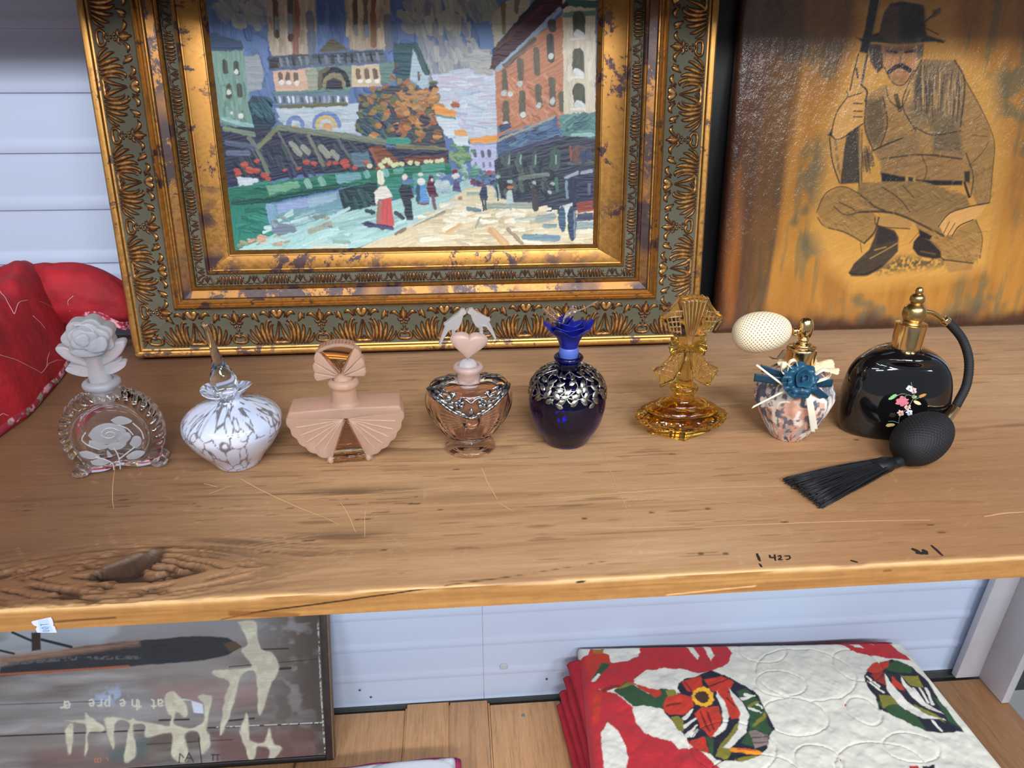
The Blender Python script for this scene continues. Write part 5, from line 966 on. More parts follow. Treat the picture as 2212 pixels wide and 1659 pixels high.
def cushion(nm, x0, x1, y0, y1, z0, z1, mat, parent, org, skew=0.0, amp=.004, seed=1):
    n = 90; th = np.linspace(0, 2 * math.pi, 25)[:-1]; R = np.zeros((n, 24, 3)); t = np.linspace(0, 1, n)
    for k, a in enumerate(th):
        ex = np.sign(math.cos(a)) * abs(math.cos(a)) ** .45; ez = np.sign(math.sin(a)) * abs(math.sin(a)) ** .6
        R[:, k, 0] = (x0 + x1) / 2 + ex * (x1 - x0) / 2 + skew * (t - .5) + amp * (fbm(t * 9 + k * .3, t * 0 + seed, seed, 2) - .5); R[:, k, 1] = y0 + (y1 - y0) * t; R[:, k, 2] = (z0 + z1) / 2 + ez * (z1 - z0) / 2 + amp * (fbm(t * 12, t * 0 + k * .4, seed + 3, 2) - .5)
    c = R.mean(1, keepdims=True); R[0] = c[0]; R[-1] = c[-1]
    return grid(nm, R - org, mat, parent, wv=True)
zt = QZ - .006; lay = (zt - LZ - .006) / 4
for k in range(4):
    cushion('folded_layer', 0.205 - .007 * k + .016, 0.950 - .004 * k, 0.75, 1.152 - .006 * k, zt - lay * (k + 1) + .001, zt - lay * k, M_red, quilt, QO, -.03, .005, 3 + k)
# ------------------------------------------------------------------ white quilt in the foreground below
wq = tag(empty('white_quilt', (-0.5, 0.9, LZ)), 'white quilt with pink binding lying in front of the sign', 'quilt')
WO = np.array(wq.location)
S_, T_ = np.meshgrid(np.linspace(-0.97, -0.032, 300), np.linspace(0, 1, 60))
yb = 0.988 - 0.008 * sm(-.1, -.35, S_) ; Yw = 0.72 + (yb - .72) * T_
hump = .010 * np.sqrt(np.abs(np.sin(S_ * 46 + 1.4 * np.sin(S_ * 17)))) * sm(-.12, -.2, S_)
ed = np.minimum((1 - T_) * .26, np.minimum(-.032 - S_, S_ + .97)); Zw = -0.812 - .004 * sm(-.1, -.3, S_) + hump * sm(0, .03, ed) - .018 * (1 - np.sqrt(np.clip(1 - (1 - np.clip(ed / .012, 0, 1)) ** 2, 0, 1))) - .003 * np.exp(-((np.hypot((S_ + .115) / .10, (Yw - .93) / .06) - 1) / .03) ** 2)
M_wc = plain('white_cotton', (214, 216, 224), .85, .05, 40, .3, 500); M_pk = plain('pink_binding', (168, 46, 92), .8, .1)
grid('quilted_top', np.dstack([S_, Yw, Zw]) - WO, M_wc, wq)
cushion('body_layer', -.97, -.034, .73, .985, LZ + .004, -.828, M_wc, wq, WO, 0, .003, 8)
xs = np.linspace(-.97, -.030, 80); tube('binding', np.stack([xs, .9915 - .008 * sm(-.1, -.35, xs), -.836 + .002 * np.sin(xs * 60)], 1) - WO, .0075, M_pk, wq, 8)
tube('binding', np.array([(-.029, y, -.834) for y in np.linspace(.73, .99, 20)]) - WO, .0075, M_pk, wq, 8)

# ================================================================== price sticker on the shelf edge
st = tag(empty('price_sticker', tuple(ony(95, 1345, SF - .001))), 'small white price sticker with faded digits on the shelf edge', 'sticker')
def edgept(x, y): p = ony(x, y, SF - .0012) - np.array(st.location); return (p[0], p[2])
K1 = crop(50, 1310, 18.43)
out = [edgept(*q) for q in K1((330, 620), (360, 590), (700, 520), (1100, 430), (1160, 520), (1215, 690), (1195, 760), (1270, 820), (1310, 960), (1340, 1040), (560, 1040), (500, 900), (555, 800), (440, 760), (360, 680))]
Mx = Matrix.Rotation(math.radians(90), 4, 'X')
prism('paper', out, 0.0, 0.0003, plain('sticker_paper', (206, 206, 222), .6), st, 0, 1, Mx, smooth=False)
lab = [edgept(*q) for q in K1((590, 560), (980, 490), (1210, 1000), (680, 1010))]
prism('printed_field', lab, 0.0003, 0.00036, plain('sticker_field', (176, 196, 222), .6), st, 0, 1, Mx, smooth=False)
M_ink = plain('faded_ink', (84, 104, 146), .7)
def ink(pts): 
    q = np.array([(*edgept(*p), ) for p in K1(*pts)]); tube('digit_stroke', np.stack([q[:, 0], np.full(len(q), -.0004), q[:, 1]], 1), .00028, M_ink, st, 6)
ink(((700, 720), (980, 700))); ink(((700, 690), (720, 760)))
ink(((1030, 820), (840, 810), (745, 850), (800, 880), (1010, 870))); ink(((1060, 950), (880, 930), (780, 970), (840, 1000), (1040, 990)))

# ================================================================== red quilt at the left end of the shelf
rq = tag(empty('red_quilt', (-0.62, 0.92, 0)), 'heaped red quilt with floral binding at the left end of the shelf', 'quilt')
RO = np.array(rq.location)
ey = np.array([.60, .70, .80, .848, .925, 1.008, 1.064, 1.12]); ex = np.array([-.570, -.560, -.546, -.541, -.551, -.566, -.582, -.60])
n, m = 150, 130
Yp = np.linspace(.62, 1.135, n)[:, None] * np.ones((1, m)); T_ = np.linspace(0, 1, m)[None] * np.ones((n, 1)); T_ = T_ ** 1.4
Ex = np.interp(Yp, ey, ex); Xp = Ex - T_ * .34
Hq = np.interp(Yp, [.60, .70, .80, .90, 1.0, 1.06, 1.10, 1.135], [.06, .085, .105, .118, .132, .140, .125, .09])
prof = (1 - (1 - np.clip(T_ / .13, 0, 1)) ** 2.2) ** .75
wr = fbm(Xp * 16, Yp * 16, 91, 3) - .5
Zp = .004 + Hq * prof * (1 + .30 * wr) + .010 * (fbm(Xp * 40, Yp * 30, 95, 2) - .5) * prof
Zp = Zp + .0015; Zp[-1] = .0016
G = np.stack([Xp, Yp, Zp], -1)
G = np.concatenate([np.dstack([Xp[:, :1], Yp[:, :1], np.full((n, 1), .0012)]), G], 1)
M_rq = NT('red_quilt_cotton'); _n = M_rq.noise(14, M_rq.coords(), 3); M_rq.color(M_rq.ramp(_n, [(.35, lin((130, 12, 26))), (.65, lin((172, 20, 36)))])); M_rq.set(rough=.8); M_rq.bump(M_rq.noise(26, M_rq.coords(), 4), .35, .01); M_rq = M_rq.m
grid('quilt_body', G - RO, M_rq, rq)
def onsurf(px, py, G=G, lift=.0012):
    v = G.reshape(-1, 3) - CC; z = v @ CF; X_ = PW / 2 + FPX * (v @ CR) / z; Y_ = PH / 2 - FPX * (v @ CU) / z
    d = np.hypot(X_ - px, Y_ - py); k = np.argsort(d)[:12]; k = k[d[k] < max(d[k[0]] * 2, 3)]; k = k[np.argmin(z[k])]
    p = G.reshape(-1, 3)[k]; return p - CF * lift
def relax(q, k=9):
    for _ in range(k):
        q[1:-1] = .25 * q[:-2] + .5 * q[1:-1] + .25 * q[2:]
    return q
# floral binding band along the edge
nb = 220; yy = np.linspace(.64, 1.10, nb); xx = np.interp(yy, ey, ex)
bw = np.linspace(0, 1, 15); a_ = np.linspace(-.4, 1.0, 15)
BG = np.zeros((nb, 15, 3)); 
for k, w in enumerate(bw):
    zz = .0036 + .017 * w; BG[:, k] = np.stack([xx + .0042 * math.sin(math.pi * min(w + .15, 1)) - .009 * w, yy, zz + .0015 * np.sin(yy * 70)], 1)
cb = np.ones((nb, 15, 3)) * lin((140, 30, 52)); f1 = fbm(np.arange(nb)[:, None] * .22 + 0 * bw, bw[None] * 3 + np.zeros((nb, 1)), 21, 2); f2 = fbm(np.arange(nb)[:, None] * .26 + 0 * bw, bw[None] * 3.4 + np.zeros((nb, 1)), 25, 2)
cb[f1 > .60] = lin((206, 140, 156)); cb[f2 > .64] = lin((126, 120, 108))
M_bind = painted('floral_binding', .75, .2, 500)
grid('floral_binding', BG - RO, M_bind, rq, col=cb)
# rear folded-over lobe with its binding and pink lining
th = np.linspace(0, math.pi * 2, 60); ph = np.linspace(-math.pi / 2, math.pi / 2, 44)
TH, PHI = np.meshgrid(th[:-1], ph)
LXc, LYc, LZc = -.600, 1.100, .088
wv_ = 1 + .10 * (fbm(TH * 3, PHI * 3, 33, 3) - .5)
LG = np.stack([LXc + .112 * np.cos(TH) * np.cos(PHI) ** .7 * wv_, LYc + .046 * np.sin(TH) * np.cos(PHI) ** .7 * wv_, LZc + .046 * np.sin(PHI) * wv_ - .030 * np.clip(np.cos(TH) * np.cos(PHI), 0, 1) ** 2], -1)
grid('folded_end', LG - RO, M_rq, rq, wv=True)
fb = spline([(-.556, 1.050, .052), (-.540, 1.050, .070), (-.520, 1.052, .068), (-.500, 1.058, .052), (-.494, 1.075, .046)], 40)
FG = np.stack([fb + np.array([0, -.006 - .002 * math.sin(k), .013 * (k - .5)]) for k in np.linspace(0, 1, 9)], 1)
cf = np.ones((40, 9, 3)) * lin((150, 34, 56)); cf[fbm(np.arange(40)[:, None] * .5 + np.zeros((1, 9)), np.arange(9)[None] * .5 + np.zeros((40, 1)), 28, 2) > .56] = lin((212, 150, 164))
grid('fold_binding', FG - RO, M_bind, rq, col=cf)
M_pl = plain('pink_lining', (214, 172, 186), .8, .08)
mesh('pink_lining', np.array([(-.548, 1.048, .052), (-.530, 1.038, .067), (-.510, 1.050, .050), (-.538, 1.048, .012), (-.522, 1.040, .018), (-.508, 1.050, .030)]) - RO, [(0, 3, 4, 1), (1, 4, 5, 2)], M_pl, rq, False)
# heart-shaped quilting stitches
J1 = crop(0, 560, 4.147); M_thr = plain('pale_thread', (206, 150, 156), .8)
for pts in (((0, 270), (70, 360), (140, 490)), ((140, 490), (160, 410), (230, 360), (380, 375), (500, 440), (600, 530)), ((320, 515), (400, 580), (455, 700), (460, 830), (430, 940), (395, 1020)), ((0, 850), (150, 890), (280, 955), (395, 1020)), ((395, 1020), (450, 940), (520, 900), (600, 900)), ((0, 1400), (80, 1388))):
    q = relax(np.array([onsurf(*p) for p in J1(*[tuple(x) for x in spline(pts, 40)])]))
    tube('stitching', q - RO, .00045, M_thr, rq, 5)
q = relax(np.array([onsurf(*p, G=LG) for p in J1(*[tuple(x) for x in spline(((620, 170), (670, 250), (650, 360), (600, 480)), 40)])])); tube('stitching', q - RO, .00045, M_thr, rq, 5)

# ================================================================== the eight scent bottles
GRP = 'scent bottles in a row on the shelf'
def fprism(name, out, y0, y1, mat, parent, bevel=.001, seg=3, T=None, label=None, angle=30):
    """outline in the upright (x,z) plane, from y0 (front) to y1 (back)"""
    M = Matrix.Rotation(math.radians(90), 4, 'X')
    if T is not None: M = T @ M
    return prism(name, out, -y1, -y0, mat, parent, bevel, seg, M, label=label, angle=angle)
def hollow(name, po, pi, mat, parent, seg=72, sx=1, sy=1, mod=None, n=0, smooth=True):
    """glass wall: outer skin and inner cavity in one mesh"""
    po = spline(po, n) if n else np.asarray(po, float); pi = spline(pi, n) if n else np.asarray(pi, float)
    cl = lambda p: np.concatenate([[[1e-5, p[0, 1]]], p, [[1e-5, p[-1, 1]]]])
    A_ = revolve(cl(po), seg, sx, sy, mod); B_ = revolve(cl(pi), seg, sx, sy, None)[::-1]
    return joingrids(name, [A_, B_], mat, parent, smooth=smooth)
def ell(name, c, r, mat, parent, seg=28, rows=18, T=None, mod=None, label=None):
    ph = np.linspace(-math.pi / 2, math.pi / 2, rows); th = np.linspace(0, 2 * math.pi, seg, endpoint=False)
    TH, PH_ = np.meshgrid(th, ph); k = 1.0 if mod is None else mod(TH, PH_)
    G = np.stack([r[0] * np.cos(TH) * np.cos(PH_) * k, r[1] * np.sin(TH) * np.cos(PH_) * k, r[2] * np.sin(PH_) * k], -1)
    if T is not None: G = G @ np.array(T.to_3x3()).T
    return grid(name, G + np.asarray(c), mat, parent, wv=True, label=label)
def base_at(px, py, r):          # centre of a foot whose front edge is seen at (px, py)
    y = onz(px, py)[1] + r
    while onz(px, py)[1] < y: py -= .5
    return (float(onz(px, py)[0]), float(y), 0.0)
def pillow(name, out, ctr, t, mat, parent, T=None, n=14):
    """rounded solid inside an upright (x,z) outline"""
    o = np.array(out); c = np.array(ctr); rho = np.sin(np.linspace(0, math.pi / 2, n)); rows = []
    for sg, seq in ((1, rho), (-1, rho[::-1][1:])):
        for r in seq:
            q = c + (o - c) * r; rows.append(np.stack([q[:, 0], np.full(len(o), sg * t * (1 - r ** 3.2) ** .55), q[:, 1]], 1))
    G = np.stack(rows, 0)
    e = o[(np.arange(len(o)) + 1) % len(o)]; area = float(np.sum(o[:, 0] * e[:, 1] - e[:, 0] * o[:, 1]))
    if area < 0: G = G[::-1]
    ob = grid(name, G, mat, parent, wv=True)
    if T is not None: ob.data.transform(T)
    return ob
arc = lambda cx, cz, r, a0, a1, n: [(cx + r * math.cos(math.radians(a)), cz + r * math.sin(math.radians(a))) for a in np.linspace(a0, a1, n)]

# ------------------------------------------------------------------ 1 clear bottle with frosted rose
M_clear = glass('clear_crystal', (.97, .97, .98), 0.0, 1.5)
M_frost = NT('frosted_crystal'); M_frost.color(lin((236, 238, 244))); M_frost.set(rough=.42, trans=.80, ior=1.36); M_frost.bump(M_frost.noise(220, M_frost.coords(), 3), .12, .002); M_frost = M_frost.m
M_frostw = NT('milky_frosted_glass'); M_frostw.color(lin((222, 224, 232))); M_frostw.set(rough=.34, trans=.80, ior=1.38); M_frostw = M_frostw.m
b = tag(empty('perfume_bottle', (-0.3715, 0.7145, 0), math.radians(13)), 'clear round footed bottle with engraved rose and frosted rose stopper, far left of the row', 'bottle', GRP)
zc = .0465
def rose_R(T):
    a = np.degrees(T) % 360
    R = np.interp(a, [0, 180, 200, 215, 228, 238, 250, 262, 270, 278, 290, 302, 312, 325, 340, 360], [.0500, .0500, .0505, .0520, .0580, .0530, .0480, .0420, .0412, .0420, .0480, .0530, .0580, .0520, .0505, .0500])
    return R
def rose_body(scale, dep, rope):
    rho = np.concatenate([np.linspace(0, .70, 12), np.linspace(.72, 1, 16)]); rows = []
    th = np.linspace(0, 2 * math.pi, 208, endpoint=False); R = rose_R(th) * scale
    for sgn, seq in ((-1, rho), (1, rho[::-1])):
        for q in seq:
            d = dep * (1 - .10 * (q / .7) ** 2) if q <= .70 else dep * .90 * math.sqrt(max(1 - ((q - .70) / .30) ** 2, 0)) ** .8
            if .68 < q < .76: d -= .0016 * rope
            k = R * q; dd = np.full(th.shape, d)
            if q > .76:
                up = np.clip((np.sin(th) + .75) * 3, 0, 1)
                bump = np.abs(np.sin(th * 15 + (q - .76) * 9 * sgn)) ** .7
                dd = d + rope * .0026 * (bump - .5) * (1 - (q - .9) ** 2 * 20) * up; k = k * (1 + rope * .035 * (bump - .5) * sm(.8, 1, q) * up)
            rows.append(np.stack([k * np.cos(th), -sgn * dd * (-1) * -1 if False else sgn * dd, k * np.sin(th) + zc], 1))
    return np.stack(rows, 0)     # front (y<0) to back
Go = rose_body(1.0, .0165, 1)[::-1]; Gi = rose_body(.66, .0105, 0)
joingrids('glass_body', [Go, Gi], M_clear, b)
for sx_ in (-1, 1):
    for sy_ in (-1, 1):
        ell('foot', (sx_ * .0385, sy_ * .0085, .0060), (.0085, .0078, .0055), M_clear, b, mod=lambda T, P_: 1 + .08 * np.sin(T * 7) * np.cos(P_ * 6))
lathe('neck_collar', spline([(.0125, .083), (.0128, .090), (.0132, .0955), (.0172, .0985), (.0184, .1015), (.0170, .1045), (.0130, .1060), (.0115, .1040), (.0110, .098)], 40), M_frostw, b, 48, close=False)
# engraved rose on the front face
yf = -.0168
def rel(nm, pts, r, flat=.5, n=24): return tube(nm, [(x, yf - .0002, z) for x, z in pts], r, M_frostw, b, 8, n, flat=1.0)
rose = empty('engraved_rose', (0, 0, 0)); rose.parent = b
def petal(out, parent=rose, m=M_frostw, y0=yf - .0014, y1=yf + .0004, bev=.0006, nm='petal'): return fprism(nm, [tuple(q) for q in spline(out + out[:1], 4 * len(out))[:-1]], y0, y1, m, parent, bev, 2)
petal([(-.020, .052), (-.012, .060), (.000, .063), (.012, .058), (.016, .050), (.010, .042), (-.002, .039), (-.014, .042)])
petal([(-.020, .046), (-.012, .043), (-.004, .036), (-.012, .034), (-.021, .040)], y0=yf - .002); petal([(-.006, .038), (.004, .040), (.014, .038), (.008, .032), (-.002, .032)], y0=yf - .002); petal([(.006, .044), (.017, .050), (.019, .043), (.010, .037)], y0=yf - .002)
petal([(.016, .036), (.022, .044), (.028, .042), (.027, .034), (.021, .030)], nm='bud'); petal([(-.032, .034), (-.024, .034), (-.014, .026), (-.022, .024), (-.030, .028)], nm='leaf'); petal([(-.024, .022), (-.014, .023), (-.006, .018), (-.014, .015), (-.022, .017)], nm='leaf'); petal([(.010, .022), (.020, .027), (.029, .024), (.022, .018), (.012, .018)], nm='leaf'); petal([(.004, .066), (.014, .069), (.024, .062), (.016, .059), (.008, .061)], nm='leaf'); petal([(-.002, .024), (-.006, .032), (-.007, .024)], nm='leaf')
def rstroke(nm, pts, r): 
    o = tube(nm, [(x, yf - .0016, z) for x, z in pts], r, M_frost, rose, 7, 26); return o
rstroke('swirl', [(-.004, .050), (.000, .053), (.005, .051), (.004, .047), (-.002, .046), (-.007, .050), (-.004, .056), (.004, .057), (.010, .052)], .0007)
for pts in ([(.001, .034), (.003, .026), (.003, .016), (.002, .008)], [(.003, .020), (.012, .026), (.021, .032)], [(-.004, .008), (-.004, .016), (-.010, .022), (-.018, .026)], [(-.021, .056), (-.026, .048), (-.021, .040), (-.012, .034)], [(.010, .060), (.018, .054), (.022, .046)], [(.024, .060), (.030, .050), (.031, .040)]): rstroke('stem', pts, .0008)
ring_ = [(.0365 * math.cos(a), .0365 * math.sin(a) * .96 + zc) for a in np.linspace(0, 2 * math.pi, 60)]
tube('panel_rim', [(x, yf + .0006, z) for x, z in ring_], .0008, M_clear, b, 6)
# frosted rose stopper
st_ = empty('rose_stopper', (0, 0, 0)); st_.parent = b
lathe('stem', spline([(.0085, .093), (.0100, .100), (.0105, .106), (.0108, .112), (.0098, .119), (.0105, .128), (.012, .135)], 30), M_frost, st_, 36)
def sp(out, k=4): return [tuple(q) for q in spline(list(out) + [out[0]], k * len(out))[:-1]]
for sx_ in (-1, 1):
    fprism('leaf', sp([(sx_ * x, z) for x, z in ((.006, .112), (.014, .1125), (.023, .1165), (.0275, .1205), (.0265, .1235), (.021, .1240), (.024, .1265), (.013, .124), (.006, .121))]), -.006, .006, M_frost, st_, .0028, 3)
    fprism('leaf', sp([(sx_ * x, z) for x, z in ((.006, .121), (.016, .126), (.026, .1335), (.0315, .1425), (.0300, .1465), (.022, .1455), (.012, .138), (.006, .132))]), -.007, .007, M_frost, st_, .0030, 3)
def lob(cx, cz, r, n, amp, ph, sq=1.0): return [(cx + r * (1 + amp * abs(math.sin(n * t / 2 + ph))) * math.cos(t), cz + sq * r * (1 + amp * abs(math.sin(n * t / 2 + ph))) * math.sin(t)) for t in np.linspace(0, 2 * math.pi, 72, endpoint=False)]
fprism('petal', lob(0, .1525, .0205, 7, .20, .3, .88), -.009, .011, M_frost, st_, .0042, 4, angle=60); fprism('petal', lob(.001, .153, .0160, 5, .22, 1.1, .9), -.0135, .002, M_frost, st_, .0034, 4, angle=60); fprism('petal', lob(-.002, .154, .0108, 4, .25, .6, .9), -.0170, .0, M_frost, st_, .0028, 4, angle=60); fprism('petal', lob(-.003, .155, .0058, 3, .25, .2), -.0195, .0, M_frost, st_, .0020, 3, angle=60)
sw = [(-.003 + .0009 * k ** 1.05 * math.cos(k * .55), -.0192 + .00040 * k, .155 + .0009 * k ** 1.05 * math.sin(k * .55)) for k in np.linspace(2, 15, 40)]
tube('swirl', sw, .0008, M_frost, st_, 6)
petal([(-.004, .147), (.004, .153), (.016, .157), (.018, .147), (.012, .141), (.002, .141)], st_, M_frost, -.0185, -.010, .003); petal([(-.018, .143), (-.006, .146), (.004, .141), (.012, .139), (.004, .136), (-.010, .137)], st_, M_frost, -.0150, -.005, .003)

# ------------------------------------------------------------------ 2 opal bottle
b = tag(empty('perfume_bottle', base_at(517, 1019, .022), 0), 'squat white iridescent speckled bottle with tall clear teardrop stopper', 'bottle', GRP)
pr = spline([(.0205, 0), (.0235, .0012), (.030, .011), (.0425, .027), (.0505, .041), (.0522, .049), (.0500, .0575), (.0410, .0660), (.027, .0725), (.0165, .0765), (.0142, .0795), (.0160, .0830), (.0205, .0865), (.0238, .0895), (.0232, .0905), (.0195, .0880), (.0140, .0835), (.0118, .078), (.0110, .072)], 130)
def opal_mod(R, Z, T):
    k = sm(.082, .090, Z); return R * (1 + k * .10 * np.sin(2 * T + .6)), Z + k * .0022 * np.sin(2 * T + 2.0)
Gp = revolve(np.concatenate([[[1e-5, 0]], pr]), 220, 1, 1, opal_mod)
nr = Gp.shape[0]; V_ = (np.linspace(0, 1, nr))[:, None] * np.ones((1, 220)); Th = np.linspace(0, 2 * math.pi, 220, endpoint=False)[None] * np.ones((nr, 1))
rr = np.random.RandomState(11); cells = []
for k in range(430):
    v_ = rr.uniform(0, 1) ** .8; cells.append((rr.uniform(0, 2 * math.pi), v_, rr.uniform(.7, 1.5)))
cells = np.array(cells); stretch = 1 + 2.2 * sm(.22, .55, V_)
f1 = np.full(V_.shape, 9.); f2 = np.full(V_.shape, 9.)
Rl = np.linalg.norm(Gp[..., :2], axis=-1)
for t0_, v0, w_ in cells:
    dt = np.abs((Th - t0_ + math.pi) % (2 * math.pi) - math.pi) * np.maximum(Rl, .008) / .0056; dv = (V_ - v0) * .19 / .0085 / stretch
    d = np.sqrt(dt * dt + dv * dv) / w_; lo_ = np.minimum(f1, d); f2 = np.minimum(f2, np.maximum(f1, d)); f1 = lo_
gap = 1 - sm(.05, .16, (f2 - f1) + .10 * (fbm(Th * 9, V_ * 30, 13, 2) - .5)); gap *= (fbm(Th * 2.5 + 3, V_ * 9, 17, 2) > .40)
tint = fbm(Th * 1.6, V_ * 7, 19, 2)[..., None]
co = lin((176, 192, 222)) * (1 - tint) + lin((206, 202, 210)) * tint; co = co * (1 - gap[..., None]) + lin((104, 102, 106)) * gap[..., None]
M_op = NT('iridescent_opal_glass'); M_op.color(M_op.attr().outputs[0]); M_op.set(rough=.12, coat=1.0, coat_rough=.03, film=420, film_ior=1.6, spec=.6, sss=.0); M_op = M_op.m
grid('opal_body', Gp, M_op, b, wv=True, col=co)
M_tear = NT('iridescent_clear_glass'); M_tear.color((.96, .97, 1)); M_tear.set(rough=.0, trans=1.0, ior=1.45, film=380, film_ior=1.7); M_tear = M_tear.m
pt = spline([(.0062, .072), (.0085, .079), (.0120, .087), (.0136, .096), (.0118, .106), (.0074, .117), (.0045, .130), (.0030, .145), (.0020, .158), (.0026, .1615), (.0016, .1635)], 60)
G = revolve(np.concatenate([[[1e-5, pt[0, 1]]], pt, [[1e-5, pt[-1, 1]]]]), 44); dz = np.clip(G[..., 2] - .085, 0, 1); G[..., 0] -= .09 * dz + .6 * dz * dz
grid('teardrop_stopper', G, M_tear, b, wv=True)

# ------------------------------------------------------------------ 3 peach fan bottle
M_pf = NT('peach_frosted_glass'); M_pf.color(lin((252, 222, 202))); M_pf.set(rough=.42, trans=.80, ior=1.36); M_pf.bump(M_pf.noise(500, M_pf.coords(), 2), .08, .001); M_pf = M_pf.m
M_pc = glass('peach_clear_glass', lin((246, 206, 170)), .02, 1.45)
b = tag(empty('perfume_bottle', (-.1260, .7240, 0), math.radians(4)), 'peach frosted fan-shaped bottle with matching fan stopper and clear centre panel', 'bottle', GRP)
cz_, Rf = .0625, .0620
def fan_side(sx_):
    pts = [(sx_ * .0016, .0535), (sx_ * .060, .0585)]
    n = 5
    for k in range(n):
        a0 = -4 - k * 12.6; a1 = a0 - 12.6
        for a in np.linspace(a0, a1, 7)[(0 if k == 0 else 1):]:
            u_ = (a - a0) / (a1 - a0); r = Rf * (1.0 + .030 * math.sin(math.pi * u_) - .016 * k / n)
            pts.append((sx_ * r * math.cos(math.radians(a)), max(cz_ + r * math.sin(math.radians(a)), 0.0)))
    pts += [(sx_ * .0262, .0), (sx_ * .0195, .0)]
    return pts
for sx_ in (-1, 1):
    fprism('frosted_fan', fan_side(sx_), -.0165, .0185, M_pf, b, .0022, 3)
    for k in range(5):
        a = math.radians(-9 - 12.2 * k); p0 = (sx_ * .004, .0522); p1 = (sx_ * .055 * math.cos(a), cz_ - .008 + .050 * math.sin(a))
        if p1[1] < .004: p1 = (p1[0], .004)
        tube('ray', [(p0[0], -.0164, p0[1]), ((p0[0] * .2 + p1[0] * .8), -.0166, (p0[1] * .2 + p1[1] * .8)), (p1[0], -.0158, p1[1])], [.0004, .0010, .0006], M_pf, b, 8, 8)
fprism('shoulder', [(-.0600, .0555), (-.0610, .0595), (-.0585, .0650), (-.015, .0662), (.015, .0662), (.0585, .0650), (.0610, .0595), (.0600, .0555), (.004, .0530), (-.004, .0530)], -.0166, .0205, M_pf, b, .0030, 3)
fprism('clear_panel', [(0, .0525), (.0190, .0085), (-.0190, .0085)], -.0140, .0160, M_pc, b, .0008, 2)
fprism('foot_bar', [(-.0192, .0), (.0192, .0), (.0192, .0080), (-.0192, .0080)], -.0180, .0185, M_pc, b, .0016, 3)
for sx_ in (-1, 1):
    tube('panel_edge', [(sx_ * .0008, -.0166, .0525), (sx_ * .0192, -.0170, .006)], .0009, M_pc, b, 8, 4); ell('foot_knob', (sx_ * .0205, -.0165, .0042), (.0036, .0036, .0042), M_pf, b)
lathe('neck', spline([(.0170, .0655), (.0142, .0690), (.0132, .0745), (.0128, .0800), (.0136, .0840), (.0160, .0872), (.0165, .0900), (.0150, .0932), (.0122, .0945), (.0108, .0925), (.0104, .086)], 48), M_pf, b, 48, close=False)
st_ = empty('fan_stopper', (0, 0, 0)); st_.parent = b
ell('plug', (0, 0, .0935), (.0102, .0102, .0068), M_pf, st_)
T5 = Matrix.Translation((.0035, 0, 0)) @ Matrix.Rotation(math.radians(-3), 4, 'Y')
def sector(a0, a1, r0, r1, n=9, ctr=(0, .0985), bulge=.05): return [(ctr[0] + .003 * math.cos(math.radians((a0 + a1) / 2)), ctr[1] + .003 * math.sin(math.radians((a0 + a1) / 2)))] + [(ctr[0] + (r0 + (r1 - r0) * u_) * (1 + bulge * math.sin(math.pi * u_)) * math.cos(math.radians(a0 + (a1 - a0) * u_)), ctr[1] + (r0 + (r1 - r0) * u_) * (1 + bulge * math.sin(math.pi * u_)) * math.sin(math.radians(a0 + (a1 - a0) * u_))) for u_ in np.linspace(0, 1, n)]
for a0, a1, r0, r1 in ((-4, 18, .0250, .0275), (18, 40, .0272, .0315), (40, 60, .0318, .0365), (120, 140, .0365, .0318), (140, 162, .0315, .0272), (162, 184, .0275, .0250)):
    fprism('frosted_blade', sector(a0, a1, r0, r1), -.0075, .0075, M_pf, st_, .0014, 3, T5)
fprism('clear_blade', sector(60, 120, .0385, .0385, 13, bulge=.0), -.0060, .0070, M_pc, st_, .0010, 2, T5)
fprism('rim_cap', [(.0385 * math.cos(math.radians(a)), .0985 + .0385 * math.sin(math.radians(a))) for a in np.linspace(60, 120, 12)] + [(.0350 * math.cos(math.radians(a)), .0985 + .0350 * math.sin(math.radians(a))) for a in np.linspace(120, 60, 12)], -.0085, .0085, M_pf, st_, .0008, 2, T5)

# ------------------------------------------------------------------ 4 pink heart bottle
M_pk2 = glass('pale_pink_glass', (1.0, .86, .80), 0.0, 1.42); M_pkf = NT('pale_pink_frosted'); M_pkf.color(lin((246, 222, 214))); M_pkf.set(rough=.34, trans=.75, ior=1.38); M_pkf = M_pkf.m
M_sil = NT('antiqued_silver'); _n = M_sil.noise(260, M_sil.coords(), 3); M_sil.color(M_sil.ramp(_n, [(.38, lin((52, 54, 58))), (.62, lin((176, 178, 182)))])); M_sil.set(metal=1.0, rough=.30); M_sil.bump(_n, .4, .002); M_sil = M_sil.m
b = tag(empty('perfume_bottle', base_at(1016, 989.5, .0265), math.radians(3)), 'pink heart-shaped glass bottle with silver floral collar and two frosted doves on its stopper', 'bottle', GRP)
SYH = .60
hp = [(.014, .0125), (.0245, .0150), (.0325, .0235), (.0415, .0370), (.0475, .0520), (.0492, .0630), (.0465, .0740), (.0395, .0815), (.0290, .0850), (.0185, .0850), (.0132, .0845)]
def heart_mod(R, Z, T):
    fr_ = np.clip(-np.sin(T), 0, 1); low = sm(.070, .045, Z) * sm(.012, .022, Z)
    return R * (1 + low * .022 * np.sin(T * 22) * (.35 + fr_)), Z + sm(.070, .085, Z) * .004 * np.cos(2 * T)
hollow('glass_body', hp, [(r * .90 - .0006, .0160 + (z - .0125) * .915) for r, z in hp], M_pk2, b, 176, 1, SYH, heart_mod, 60)
hr = spline(hp, 200)
def hy_(x, z): 
    R = np.interp(z, hr[:150, 1], hr[:150, 0]); return -SYH * math.sqrt(max(R * R - x * x, 0))
